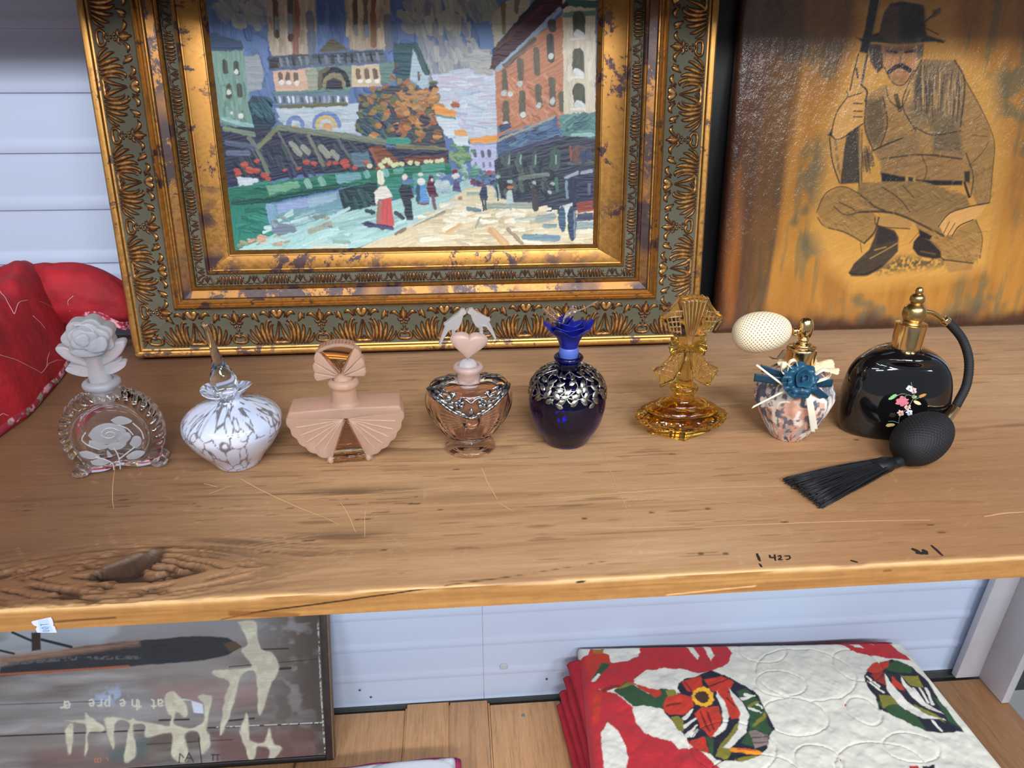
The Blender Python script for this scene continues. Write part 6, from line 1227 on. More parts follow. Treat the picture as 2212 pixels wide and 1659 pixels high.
lathe('foot', spline([(.0262, 0), (.0285, .0012), (.0290, .0040), (.0262, .0075), (.0200, .0100), (.0165, .0120), (.0160, .0145)], 36), M_pk2, b, 56)
lathe('front_button', [(.0100, 0), (.0092, .0016), (.006, .0024)], M_pk2, b, 28).matrix_local = Matrix.Translation((0, hy_(0, .046) + .0008, .046)) @ Matrix.Rotation(math.radians(90), 4, 'X')
for k in range(18):     # pressed bow-tie rays on the front
    a = math.radians([-28, -18, -9, 0, 9, 18, 28, 40, 52][k % 9]); sx_ = -1 if k < 9 else 1
    q = [(sx_ * r_ * math.cos(a), .046 + r_ * math.sin(a)) for r_ in np.linspace(.011, .034, 8)]
    q = [(x, hy_(x, z) - .0001, z) for x, z in q if .018 < z < .072 and abs(x) < np.interp(z, hr[:150, 1], hr[:150, 0]) * .92]
    if len(q) > 3: tube('pressed_ray', q, .0006, M_pk2, b, 6)
fprism('keystone', [(-.0085, .0220), (.0085, .0220), (.0055, .0380), (-.0055, .0380)], hy_(0, .030) - .0008, hy_(0, .030) + .004, M_pk2, b, .0012, 2)
lathe('neck', spline([(.0134, .0835), (.0128, .0860), (.0126, .0915), (.0140, .0945), (.0160, .0975), (.0165, .1000), (.0150, .1025), (.0120, .1030), (.0106, .1000), (.0102, .092)], 44), M_pkf, b, 44, close=False)
st_ = empty('dove_stopper', (0, 0, 0)); st_.parent = b
lathe('plug', spline([(.0096, .096), (.0100, .100), (.0094, .1040), (.0070, .1070), (.0050, .1082)], 24), M_frost, st_, 36)
ho = []
for t_k in np.linspace(0, 2 * math.pi, 60, endpoint=False):
    x = 16 * math.sin(t_k) ** 3; z = 13 * math.cos(t_k) - 4.0 * math.cos(2 * t_k) - 1.2 * math.cos(3 * t_k) - .5 * math.cos(4 * t_k); ho.append((x * .0205 / 16, .1275 + z * .00120))
pillow('frosted_heart', ho, (0, .1255), .0072, M_pkf, st_, Matrix.Translation((.001, 0, .125)) @ Matrix.Rotation(math.radians(5), 4, 'Y') @ Matrix.Translation((0, 0, -.125)))
def dove(sx_, dx):
    p = [(-.001, .1630), (.0012, .1665), (.0050, .1668), (.0078, .1630), (.0140, .1585), (.0210, .1530), (.0245, .1512), (.0225, .1490), (.0250, .1430), (.0285, .1340), (.0302, .1285), (.0285, .1275), (.0240, .1360), (.0190, .1440), (.0150, .1450), (.0120, .1430), (.0075, .1470), (.0045, .1540), (.0030, .1600)]
    o = fprism('dove', [(sx_ * x + dx, z + (.004 if sx_ > 0 else 0) * (x / .03) ) for x, z in p], -.0042, .0042, M_frost, st_, .0020, 3, angle=50)
    fprism('dove_leg', [(sx_ * .0120 + dx, .1380), (sx_ * .0160 + dx, .1380), (sx_ * .0158 + dx, .1470), (sx_ * .0118 + dx, .1470)], -.003, .003, M_frost, o, .001, 2)
dove(-1, -.001); dove(1, .001)
# silver collar laid over the shoulders
col_ = empty('silver_collar', (0, 0, 0)); col_.parent = b
def hs(x, z, lift=.0012): return (x, hy_(x, z) - lift, z)
def hrun(pts, r, nm='scroll', n=26): 
    q = spline(pts, n); return tube(nm, [hs(x, z) for x, z in q], r, M_sil, col_, 8)
for sx_ in (-1, 1):
    hrun([(sx_ * .0455, .0772), (sx_ * .034, .0700), (sx_ * .020, .0600), (sx_ * .006, .0530), (0, .0512)], .0017)
    hrun([(sx_ * .010, .0745), (sx_ * .017, .0700), (sx_ * .024, .0690), (sx_ * .034, .0715)], .0015); hrun([(sx_ * .0, .0690), (sx_ * .006, .0735), (sx_ * .012, .0745)], .0014); hrun([(sx_ * .030, .0790), (sx_ * .038, .0765), (sx_ * .0455, .0775)], .0018); hrun([(sx_ * .017, .0800), (sx_ * .021, .0740), (sx_ * .028, .0720)], .0016)
    c = (sx_ * .0125, .0680)
    for k in range(5):
        a = k * 1.2566 + .3; p = hs(c[0] + .0034 * math.cos(a), c[1] + .0034 * math.sin(a), .0016); ell('petal', p, (.0030, .0014, .0030), M_sil, col_, 12, 8)
    ell('flower_centre', hs(c[0], c[1], .0026), (.0017, .0014, .0017), M_sil, col_, 10, 8)
    for (x0, z0), (x1, z1), w_ in (((.014, .0585), (.003, .0525), .0034), ((.017, .0610), (.008, .0555), .0030), ((.043, .0800), (.030, .0775), .0040), ((.036, .0815), (.024, .0805), .0036), ((.036, .0735), (.026, .0690), .0030), ((.0285, .0755), (.0200, .0740), .0034), ((.0430, .0740), (.0330, .0720), .0036), ((.0250, .0660), (.0170, .0620), .0032), ((.0400, .0795), (.0290, .0740), .0036), ((.0220, .0720), (.0165, .0660), .0026), ((.0240, .0800), (.0150, .0770), .0034)):
        n_ = 14; u_ = np.linspace(0, 1, n_); q = [hs(sx_ * (x0 + (x1 - x0) * t), z0 + (z1 - z0) * t, .0014) for t in u_]
        tube('leaf', q, np.maximum(w_ * .85 * np.sin(np.pi * (u_ * .92 + .04)), .0002), M_sil, col_, 8, flat=.45, up=(0, 1, 0))
    # shoulder pieces running to the back
    for k in range(4):
        th_ = math.radians([12, 30, 52, 75][k]); R = .0435; q = [(sx_ * R * math.cos(th_) * s_, SYH * R * math.sin(th_) * s_, .0862 - .0035 * s_ - .0075 * sm(.8, 1.05, s_)) for s_ in np.linspace(.42, 1.04, 12)]
        tube('leaf', q, .0046 * np.maximum(np.sin(np.linspace(.15, 3.0, 12)), .12), M_sil, col_, 8, flat=.45)
n_ = 16; u_ = np.linspace(0, 1, n_); tube('leaf', [hs(0, .0530 + .0110 * t, .0018) for t in u_], np.maximum(.0032 * np.sin(np.pi * (u_ * .92 + .05)), .0002), M_sil, col_, 8, flat=.45, up=(0, 1, 0))

# ------------------------------------------------------------------ 5 cobalt bottle
M_cob = NT('cobalt_glass'); M_cob.color((.012, .012, .42)); M_cob.set(rough=.01, trans=1.0, ior=1.5); M_cob.bump(M_cob.noise(90, M_cob.coords(), 2), .05, .002); M_cob = M_cob.m
M_cobf = NT('cobalt_satin_petal'); M_cobf.color((.012, .018, .30)); M_cobf.set(rough=.30, trans=.35, ior=1.45); M_cobf = M_cobf.m
M_pew = NT('pewter'); _n = M_pew.noise(240, M_pew.coords(), 3); M_pew.color(M_pew.ramp(_n, [(.35, lin((104, 102, 96))), (.65, lin((196, 194, 184)))])); M_pew.set(metal=1.0, rough=.34); M_pew.bump(_n, .35, .002); M_pew = M_pew.m
b = tag(empty('perfume_bottle', base_at(1222, 971.5, .0235), 0), 'cobalt blue round bottle with pewter leaf collar and blue flower stopper', 'bottle', GRP)
bpf = [(.0215, 0), (.0250, .0015), (.0310, .0110), (.0388, .0250), (.0432, .0420), (.0442, .0540), (.0430, .0650), (.0385, .0770), (.0290, .0875), (.0190, .0918), (.0146, .0930)]
hollow('glass_body', bpf, [(r * .93 - .0005, .0030 + z * .955) for r, z in bpf], M_cob, b, 72, n=50)
bs = spline(bpf, 200)
lathe('neck', spline([(.0148, .0915), (.0136, .0935), (.0132, .0985), (.0138, .1012), (.0160, .1030), (.0166, .1052), (.0152, .1072), (.0120, .1070), (.0112, .104), (.0108, .096)], 44), M_cob, b, 44, close=False)
lathe('frosted_ring', spline([(.0102, .100), (.0106, .1065), (.0112, .1120), (.0104, .1165), (.0090, .118)], 24), plain('pale_blue_frosted', (92, 118, 208), .4, trans=.3), b, 40)
fl = empty('flower_stopper', (0, 0, 0)); fl.parent = b
def cup(nm, prof, nl, amp, ph, tipz, mat, par, seg=120, thick=.0009):
    p = spline(prof, 30)
    def mod(R, Z, T):
        k = sm(prof[0][1], prof[-1][1], Z); lobe = np.cos(nl * (T - ph)); return R * (1 + amp * k * lobe), Z + tipz * k * k * lobe
    A_ = revolve(p, seg, 1, 1, mod); B_ = A_.copy(); B_[..., :2] *= (1 - thick / np.maximum(np.linalg.norm(A_[..., :2], axis=-1, keepdims=True), .003)); B_[..., 2] += thick * .5
    c0 = np.repeat(A_[:1].mean(1, keepdims=True), seg, 1)
    return grid(nm, np.concatenate([c0, A_, B_[::-1], np.repeat(B_[:1].mean(1, keepdims=True), seg, 1)], 0), mat, par, wv=True)
cup('outer_petals', [(.0092, .1150), (.0104, .1190), (.0130, .1265), (.0180, .1345), (.0255, .1405)], 5, .16, math.radians(20), .0045, M_cobf, fl)
cup('middle_petals', [(.0085, .1180), (.0105, .1260), (.0145, .1360), (.0185, .1425)], 4, .14, math.radians(-60), .002, M_cobf, fl)
cup('inner_petals', [(.0050, .1200), (.0070, .1300), (.0100, .1400), (.0120, .1455)], 3, .18, math.radians(110), .002, M_cobf, fl)
M_gl = glass('lampwork_clear', (.95, .96, 1.0), .0, 1.45)
hb_ = empty('glass_hummingbird', (0, 0, 0)); hb_.parent = fl
tube('body', [(-.008, .004, .138), (-.004, .003, .146), (.000, .002, .153), (.003, .002, .158)], [.0016, .0040, .0046, .0034], M_gl, hb_, 18, 24); ell('head', (.0035, .002, .1595), (.0042, .0038, .0040), M_gl, hb_); tube('beak', [(.005, .002, .1545), (.0075, .002, .1570), (.018, .001, .1622), (.0300, .0, .1690)], [.0010, .0009, .0008, .0008], M_gl, hb_, 10, 30)
for dx, dy, tl in ((0, 0, 0), (-.005, .004, -.10)):
    o = fprism('wing', sp([(-.006, .1390), (-.010, .1430), (-.0175, .1530), (-.0225, .1620), (-.0215, .1640), (-.0140, .1580), (-.0075, .1490), (-.004, .1430)]), -.0008, .0008, M_gl, hb_, .0005, 2, Matrix.Translation((dx, dy, 0)) @ Matrix.Translation((-.006, 0, .139)) @ Matrix.Rotation(tl, 4, 'Y') @ Matrix.Translation((.006, 0, -.139)))
    for k in range(5): tube('feather_rib', [(-.008 - .0028 * k + dx, dy - .0012, .1450 + .0036 * k), (-.013 - .0024 * k + dx, dy - .0012, .1462 + .0030 * k)], .0004, M_gl, o, 6, 4)
fc = empty('filigree_collar', (0, 0, 0)); fc.parent = b
def bsurf(th_, z, lift=.0010):
    R = np.interp(z, bs[:, 1], bs[:, 0]); return np.array([(R + lift) * math.cos(th_), (R + lift) * math.sin(th_), z + lift * .6])
u_ = np.linspace(-1, 1, 9); v_ = np.linspace(-1, 1, 5); UU, VV = np.meshgrid(u_, v_)
LG_ = np.stack([UU * .0048, VV * .0024 * np.sqrt(np.clip(1 - UU ** 2 * .98, 0, 1)) * (1 + .2 * UU), .0010 * (1 - UU ** 2) + .0006 * (1 - np.abs(VV)) - .0003], -1)
leaf_me = gridmesh('collar_leaf', LG_); leaf_me.materials.append(M_pew)
rl = random.Random(4)
for row, (z, n_, sc_) in enumerate(((.0905, 13, .95), (.0855, 18, 1.1), (.0795, 22, 1.15), (.0730, 23, 1.2), (.0670, 20, 1.15), (.0625, 8, 1.0))):
    for k in range(n_):
        th_ = 2 * math.pi * (k + .5 * (row % 2) + rl.uniform(-.2, .2)) / n_; zz = z + rl.uniform(-.0012, .0012)
        p = bsurf(th_, zz, .0012); e = (bsurf(th_, zz - .002) - bsurf(th_, zz + .002)); e /= np.linalg.norm(e); tg = np.array([-math.sin(th_), math.cos(th_), 0]); nn = np.cross(tg, -e); nn /= np.linalg.norm(nn)
        a = rl.choice([-1, 1]) * rl.uniform(.35, 1.2); d1 = e * math.cos(a) + tg * math.sin(a); d2 = np.cross(nn, d1)
        o = link('leaf', leaf_me, None, fc); o.matrix_local = Matrix([[d1[i] * sc_, d2[i] * sc_, nn[i] * sc_, p[i]] for i in range(3)] + [[0, 0, 0, 1]])
for k in range(16):
    th_ = 2 * math.pi * k / 16; q = [bsurf(th_ + .16 * math.sin(s_ * 7 + k), .0925 - .028 * s_, .0012) for s_ in np.linspace(0, 1, 18)]; tube('vine', q, .0009, M_pew, fc, 6)
for z in (.0912, .0805, .0725): tube('vine_ring', [bsurf(t, z + .0016 * math.sin(t * 7 + z * 900), .0012) for t in np.linspace(0, 2 * math.pi, 120)], .0009, M_pew, fc, 6)

# ------------------------------------------------------------------ 6 amber cut glass bottle
M_am = glass('amber_glass', (1.0, .80, .26), .0, 1.5); M_am2 = glass('amber_glass_deep', (1.0, .72, .16), .0, 1.5)
b = tag(empty('perfume_bottle', (.2605, .7485, 0), math.radians(-2)), 'amber cut-glass bottle, low and wide, with tall bow-shaped stopper', 'bottle', GRP)
def oct_mod(n, amp):
    def f(R, Z, T):
        k = math.pi / n; a = (T % (2 * k)) - k; return R * (math.cos(k) / np.cos(a)) ** amp, Z
    return f
lathe('base_block', [(.0365, 0), (.0385, .0015), (.0385, .0135), (.0400, .0150), (.040, .0165)], M_am2, b, 96, 1, .62, oct_mod(4, 1.0)); shade(b.children[-1], 25)
def cut(R, Z, T):
    k = math.pi / 8; a = (T % (2 * k)) - k; R = R * (math.cos(k) / np.cos(a)) ** .7
    d = np.abs(((T * 18 / math.pi + Z * 260) % 2) - 1) + np.abs(((T * 18 / math.pi - Z * 260) % 2) - 1); return R * (1 + .026 * (d - 1) * sm(.0168, .019, Z) * sm(.0300, .0275, Z)), Z
o = lathe('cut_body', spline([(.040, .0160), (.0520, .0168), (.0550, .0185), (.0556, .0215), (.0556, .0250), (.0535, .0280), (.0470, .0300), (.0440, .0310)], 26), M_am2, b, 144, 1, .62, cut); shade(o, 15)
hollow('upper_tier', [(.0435, .0298), (.0435, .0318), (.0422, .0345), (.0370, .0372), (.0315, .0385), (.0308, .0410), (.0280, .0428), (.0190, .0450), (.0135, .0462)], [(.036, .0312), (.036, .0325), (.032, .0345), (.027, .0365), (.025, .039), (.018, .0420), (.012, .0440)], M_am, b, 96, 1, .62, None, 0)
shade(b.children[-1], 35)
lathe('neck', spline([(.0140, .0450), (.0130, .0475), (.0128, .0535), (.0140, .0555), (.0165, .0575), (.0170, .0600), (.0155, .0622), (.0124, .0625), (.0112, .060), (.0108, .050)], 44), M_am, b, 44, close=False)
st_ = empty('bow_stopper', (.0, 0, 0)); st_.parent = b
lathe('drop', spline([(.0088, .056), (.0102, .0605), (.0108, .0655), (.0095, .0740), (.0068, .0860), (.0042, .0980), (.0024, .1060)], 40), M_am, st_, 8, 1, .8)
top = [(-.0125, .1232), (-.0188, .1240), (-.0225, .1320), (-.0280, .1390), (-.0345, .1440), (-.0342, .1475), (-.0270, .1530), (-.0200, .1610), (-.0168, .1680)]
scal = []
for k in range(6):
    x0, x1 = -.0165 + k * .0055, -.0165 + (k + 1) * .0055
    zt0, zt1 = .1715 - 9.0 * x0 * x0, .1715 - 9.0 * x1 * x1
    scal += [(x0, zt0 + .0006), ((x0 + x1) / 2, (zt0 + zt1) / 2 - .0014)]
fan_o = top + scal + [(.0168, .1686)] + [(-x, z) for x, z in top[::-1]]
fprism('upper_fan', fan_o, -.0042, .0042, M_am, st_, .0010, 2)
for k in range(6): x = -.0125 + k * .005; tube('flute', [(x * .12, -.0046, .1140), (x * .55, -.0050, .1400), (x, -.0044, .1685 - 9 * x * x)], [.0008, .0018, .0022], M_am, st_, 6, 12)
for sx_ in (-1, 1):
    wing = [(.0040, .1050), (.0165, .1035), (.0215, .0935), (.0300, .0865), (.0388, .0820), (.0355, .0760), (.0310, .0690), (.0285, .0605), (.0205, .0640), (.0115, .0690), (.0085, .0800), (.0055, .0930)]
    fprism('wing', [(sx_ * x, z) for x, z in wing], -.0042, .0042, M_am, st_, .0010, 2)
    for k in range(5):
        u_ = k / 4; tube('cut_line', [(sx_ * (.009 + .006 * u_), -.0044, .1020 - .030 * u_), (sx_ * (.018 + .018 * u_), -.0046, .0985 - .0175 * u_)], .0010, M_am, st_, 5, 5); tube('cut_line', [(sx_ * (.012 + .005 * k), -.0046, .101 - .0045 * k), (sx_ * (.010 + .0048 * k), -.0044, .0800 - .004 * k)], .0009, M_am, st_, 5, 5)
        tube('cut_line', [(sx_ * (.011 + .004 * k), -.0046, .1270 + .0010 * k), (sx_ * (.016 + .0042 * k), -.0044, .1560 - .0035 * k)], .0009, M_am, st_, 5, 5); tube('cut_line', [(sx_ * .012, -.0046, .1300 + .006 * k), (sx_ * (.022 + .0025 * min(k, 3)), -.0044, .1300 + .0055 * k)], .0009, M_am, st_, 5, 5)
    for k in range(4):
        a = math.radians(-24 + 16 * k); fprism('bow_blade', [(0, .1105), (sx_ * .0208 * math.cos(a - .12), .1105 + .0208 * math.sin(a - .12)), (sx_ * .0222 * math.cos(a), .1105 + .0222 * math.sin(a)), (sx_ * .0208 * math.cos(a + .12), .1105 + .0208 * math.sin(a + .12))], -.0052, .0052, M_am, st_, .0010, 2)
fprism('waist', [(-.0120, .1035), (.0120, .1035), (.0135, .1240), (-.0135, .1240)], -.0036, .0036, M_am, st_, .001, 2)

# ------------------------------------------------------------------ 7 fabric covered atomizer with satin rosette
M_gold = plain('polished_gold', (236, 202, 146), .16, metal=1.0); M_gold2 = plain('satin_gold', (196, 164, 108), .30, metal=1.0, bump=.1, bscale=900)
b = tag(empty('perfume_atomizer', base_at(1700, 957, .0195), 0), 'small atomizer covered in peach floral fabric with blue ribbon rosette and cream net bulb', 'bottle', GRP)
pr = spline([(.0160, 0), (.0195, .0012), (.0265, .0120), (.0350, .0280), (.0415, .0440), (.0435, .0540), (.0415, .0655), (.0340, .0775), (.0245, .0860), (.0170, .0915)], 110)
def gath(R, Z, T):
    k = sm(.0, .02, Z) * (.4 + .6 * np.sin(Z / .09 * math.pi)); w = .5 * np.sin(9 * T + 2 * np.sin(3 * T)) + .35 * np.sin(17 * T + Z * 60) + .5 * sm(.06, .09, Z) * np.sin(26 * T); return R * (1 + .040 * k * w), Z
Gp = revolve(np.concatenate([[[1e-5, 0]], pr]), 200, 1, 1, gath)
Tt = np.linspace(0, 2 * math.pi, 200, endpoint=False)[None] * np.ones((Gp.shape[0], 1)); Zz = Gp[..., 2]
X_, Y_ = Gp[..., 0], Gp[..., 1]; q1 = fbm(Tt * 2.0 + 2, Zz * 52, 31, 3); q2 = fbm(Tt * 2.4 + 9, Zz * 60, 35, 3); q3 = fbm(Tt * 12, Zz * 60, 39, 3); q4 = fbm(Tt * 3.4 + 5, Zz * 60, 43, 3)
cf = np.ones(Gp.shape) * lin((88, 88, 104)); 
def put(m, c):
    global cf
    m = np.clip(m, 0, 1)[..., None]; cf = cf * (1 - m) + lin(c) * m
put(sm(.46, .50, q1), (206, 200, 192)); put(sm(.50, .54, q2), (228, 190, 170)); put(sm(.57, .61, q2), (216, 160, 138)); put(sm(.60, .64, q4) , (236, 222, 210)); put(sm(.55, .60, q3) * (q1 > .5), (172, 166, 162)); put(sm(.60, .64, fbm(Tt * 9, Zz * 150, 47, 3)), (112, 110, 118))
grid('fabric_body', Gp, painted('floral_fabric', .8, .3, 900), b, wv=True, col=cf)
M_lace = plain('cream_lace', (224, 204, 166), .8, .12, 200, .4, 700)
def ruffle(nm, R0, R1, z0, z1, a0, a1, nw, amp, mat, n=160):
    t = np.linspace(math.radians(a0), math.radians(a1), n); rows = []
    for u_ in np.linspace(0, 1, 7):
        r = R0 + (R1 - R0) * u_ + amp * .4 * u_ * np.sin(nw * t + 1); z = z0 + (z1 - z0) * u_ + amp * u_ * np.sin(nw * t)
        if u_ > .95: r = r + .0009 * np.abs(np.sin(nw * 5 * t))
        rows.append(np.stack([r * np.cos(t), r * np.sin(t), z], 1))
    o = grid(nm, np.stack(rows, 0), mat, b); s_ = o.modifiers.new('thick', 'SOLIDIFY'); s_.thickness = .0004; return o
ruffle('lace_collar', .0165, .0235, .0935, .0895, 0, 360, 14, .0016, M_lace); ruffle('lace_frill', .022, .0400, .0890, .0880, -40, 120, 9, .0050, M_lace)
lathe('gold_cap', spline([(.0158, .0905), (.0164, .0920), (.0166, .1060), (.0163, .1105), (.0150, .1125)], 30), M_gold, b, 64)
lathe('cap_disc', spline([(.0098, .1120), (.0104, .1135), (.0096, .1160), (.0070, .1172), (.0052, .1190), (.0060, .1215), (.0052, .1235)], 40), M_gold, b, 48)
lathe('knob', spline([(.0050, .1225), (.0072, .1265), (.0084, .1330), (.0080, .1395), (.0056, .1450), (.0020, .1472)], 36), M_gold, b, 40)
bq = ony(1713, 716, b.location[1]); bl_ = np.array([bq[0] - b.location[0], 0, bq[2]])
tube('spray_arm', [(-.004, 0, .1315), (bl_[0] + .001, 0, bl_[2])], .0030, M_gold, b, 20, 6); lathe('arm_ferrule', [(.0042, 0), (.0050, .0014), (.0046, .0040), (.0038, .0050)], M_gold, b, 24).matrix_local = Matrix.Translation((float(bl_[0]) + .004, 0, float(bl_[2]))) @ Matrix.Rotation(math.radians(-90), 4, 'Y')
# net bulb
def netbulb(nm, c, rx, rr_, ax, mat, parent, nu, nv, dark, light, tip=.0, amp=.0004):
    """egg along axis ax; a knitted net as relief and colour"""
    ax = np.array(ax, float); ax /= np.linalg.norm(ax); s1_ = np.cross(ax, (0, 0, 1)); s1_ /= np.linalg.norm(s1_); s2_ = np.cross(s1_, ax)
    n_, m_ = 150, 200; ph = np.linspace(0, math.pi, n_)[:, None] * np.ones((1, m_)); th_ = np.linspace(0, 2 * math.pi, m_, endpoint=False)[None] * np.ones((n_, 1))
    a = (th_ * nv / (2 * math.pi) + ph * nu / math.pi); c_ = (th_ * nv / (2 * math.pi) - ph * nu / math.pi)
    strand = np.maximum(np.abs(np.cos(math.pi * a)), np.abs(np.cos(math.pi * c_))); s_ = sm(.55, .85, strand)
    R = rr_ * np.sin(ph) ** .85 * (1 + tip * np.cos(ph)) + amp * (s_ - .5) * np.sin(ph)
    G = np.asarray(c) + (-np.cos(ph) * rx)[..., None] * ax + (R * np.cos(th_))[..., None] * s1_ + (R * np.sin(th_))[..., None] * s2_
    col = lin(dark) * (1 - s_[..., None]) + lin(light) * s_[..., None]  # shade in the gaps between strands is painted with the dark colour
    return grid(nm, G, mat, parent, wv=True, col=col)
M_net = painted('knitted_net', .75, .15, 900)
bc_ = ony(1650, 717, b.location[1]); lc = (bc_[0] - b.location[0], 0, bc_[2])
netbulb('net_bulb', (lc[0] - .0022, lc[1], lc[2]), .0325, .0226, (-1, 0, -.10), M_net, b, 22, 26, (138, 108, 74), (240, 226, 194), -.10)
# ribbons and rosette
M_tl = plain('teal_satin', (22, 62, 84), .38, .12, 60); M_tl2 = plain('blue_satin', (28, 74, 100), .36, .10, 90); M_cr = plain('cream_satin', (230, 222, 200), .45, sheen=.3)
def ribbon(nm, pts, w, mat, par, up):
    q = spline(pts, 24); up = np.array(up, float); up /= np.linalg.norm(up); rows = [q + up * w * k for k in (-.5, -.25, 0, .25, .5)]
    o = grid(nm, np.stack(rows, 0), mat, par); s_ = o.modifiers.new('thick', 'SOLIDIFY'); s_.thickness = .0006; s_.offset = 0; return o
by = b.location[1]
def fp(px, py, dy): p = ony(px, py, by + dy); return (p[0] - b.location[0], dy, p[2])
bow = empty('ribbon_bow', (0, 0, 0)); bow.parent = b
ribbon('blue_tail', [fp(1727, 822, -.046), fp(1680, 822, -.043), fp(1629, 815, -.030)], .0088, M_tl, bow, (0, 0, 1)); ribbon('blue_tail', [fp(1720, 816, -.044), fp(1680, 806, -.040), fp(1644, 795, -.030)], .0088, M_tl, bow, (-.2, 0, 1)); ribbon('blue_tail', [fp(1730, 824, -.046), fp(1765, 828, -.040), fp(1798, 827, -.026)], .0088, M_tl, bow, (0, 0, 1)); ribbon('blue_tail', [fp(1735, 826, -.048), fp(1760, 842, -.046), fp(1784, 862, -.038)], .0084, M_tl, bow, (.6, 0, .8))
ribbon('cream_tail', [fp(1715, 835, -.050), fp(1680, 852, -.050), fp(1625, 880, -.044)], .0036, M_cr, bow, (.4, 0, .9)); ribbon('cream_tail', [fp(1692, 832, -.049), fp(1660, 808, -.046), fp(1634, 788, -.040)], .0022, M_cr, bow, (.6, -.2, .7)); ribbon('cream_tail', [fp(1742, 838, -.052), fp(1750, 890, -.050), fp(1756, 934, -.040)], .0050, M_cr, bow, (1, 0, 0)); ribbon('cream_tail', [fp(1745, 838, -.051), fp(1755, 885, -.049), fp(1762, 928, -.040)], .0046, M_cr, bow, (1, 0, .1))
for pts in ([(1715, 800), (1698, 785), (1688, 790), (1690, 805), (1708, 808)], [(1745, 820), (1775, 800), (1792, 802), (1788, 815), (1758, 826)], [(1700, 800), (1706, 782), (1718, 778), (1722, 790)]): ribbon('cream_loop', [fp(x, y, -.048 - .004 * math.sin(k)) for k, (x, y) in enumerate(pts)], .0044, M_cr, bow, (0, 1, .3))
rs_c = np.array(fp(1727, 822, -.052)); rose = empty('rosette', tuple(rs_c)); rose.parent = bow
Tr = Matrix.Rotation(math.radians(68), 4, 'X')
def rmod(nw, amp, za): return lambda R, Z, T: (R * (1 + amp * np.sin(nw * T + 1.3 * np.sin(2 * T))), Z + za * np.sin(nw * T + .8) * sm(.004, .018, R))
def rcup(nm, prof, nw, amp, za, off=(0, 0, 0), mat=M_tl2, rot=0.0):
    G = revolve(spline(prof, 26), 140, 1, 1, rmod(nw, amp, za)); G = np.concatenate([np.repeat(G[:1].mean(1, keepdims=True), 140, 1), G], 0)
    o = grid(nm, G, mat, rose, wv=True); o.matrix_local = Matrix.Translation(off) @ Tr @ Matrix.Rotation(rot, 4, 'Z'); s_ = o.modifiers.new('thick', 'SOLIDIFY'); s_.thickness = .0005; return o
rcup('outer_ruffle', [(.004, .000), (.010, .0022), (.0155, .0030), (.0195, .0010)], 9, .05, .0022); rcup('middle_ruffle', [(.003, .0020), (.008, .0045), (.0130, .0062), (.0160, .0045)], 7, .06, .0020, (0, 0, .001), rot=.5); rcup('inner_fold', [(.0020, .0045), (.0055, .0060), (.0085, .0090), (.0100, .0100)], 3, .10, .0016, (0, 0, .0025), rot=1.1); rcup('bud', [(.0010, .007), (.0030, .0085), (.0040, .0120), (.0036, .0130)], 2, .12, .0008, (0, 0, .0030), rot=.3)

# ------------------------------------------------------------------ 8 black atomizer with tassel bulb
b = tag(empty('perfume_atomizer', (.5135, .7360, 0), math.radians(-14)), 'black oval atomizer with painted flowers, gold cap, hose and black tassel bulb', 'bottle', GRP)
M_blk = NT('black_glazed_glass'); M_blk.color((.004, .004, .005)); M_blk.set(rough=.06, coat=.6, coat_rough=.02, spec=.6); M_blk = M_blk.m
bk = spline([(.0480, 0), (.0540, .0010), (.0578, .0060), (.0594, .0160), (.0596, .0400), (.0576, .0620), (.0532, .0780), (.0458, .0905), (.0350, .0995), (.0235, .1048), (.0155, .1070)], 90)
NX = 2.7; SYB = .56
def sqz(R, Z, T):
    k = sm(.104, .085, Z); e = (np.abs(np.cos(T)) ** NX + np.abs(np.sin(T)) ** NX) ** (-1 / NX); return R * (1 + (e - 1) * k), Z
def bsy(z): return SYB + (1 - SYB) * sm(.090, .1065, z)
G = revolve(np.concatenate([[[1e-5, 0]], bk, [[1e-5, .107]]]), 140, 1, 1, sqz); G[..., 1] *= bsy(G[..., 2])
grid('black_body', G, M_blk, b, wv=True)
def byf(x, z):
    R = np.interp(z, bk[:, 1], bk[:, 0]); k = sm(.104, .085, z); y2 = R * (max(1 - abs(x / R) ** NX, 0)) ** (1 / NX); y1 = math.sqrt(max(R * R - x * x, 0)); return -(y1 + (y2 - y1) * k) * bsy(z)
lathe('gold_cap', spline([(.0152, .1050), (.0160, .1062), (.0163, .1200), (.0165, .1340), (.0160, .1358), (.0120, .1366)], 36), M_gold, b, 64)
lathe('finial', spline([(.0105, .1360), (.0098, .1382), (.0112, .1415), (.0124, .1475), (.0112, .1540), (.0074, .1582), (.0060, .1592), (.0078, .1625), (.0074, .1672), (.0046, .1702), (.0036, .1708), (.0042, .1735), (.0030, .1768), (.0008, .1780)], 90), M_gold2, b, 48)
bz = math.cos(b.rotation_euler[2]); inv = Matrix.Rotation(-b.rotation_euler[2], 3, 'Z')
def wl(p): v = inv @ (Vector(p) - b.location); return tuple(v)
p0 = wl(ony(1988, 672, .7430)); p1 = wl(ony(2015, 676, .7430)); p2 = wl(ony(2038, 690, .7420)); tube('gold_pipe', [p0, p1, p2], .0024, M_gold2, b, 16, 20)
hpts = [ony(2038, 690, .742), ony(2054, 702, .740), ony(2080, 735, .734), ony(2093, 780, .724), ony(2088, 830, .714), ony(2070, 868, .706), ony(2060, 886, .702)]
tube('hose_ferrule', [wl(p) for p in spline(hpts, 40)[:5]], .0052, M_gold, b, 20)
hs_ = spline(hpts, 150)[14:]; tube('braided_hose', [wl(p) for p in hs_], .0049 + .00025 * np.sin(np.arange(len(hs_)) * 2.2), plain('black_braid', (14, 15, 19), .7, .3, 600, .5, 1500), b, 18)
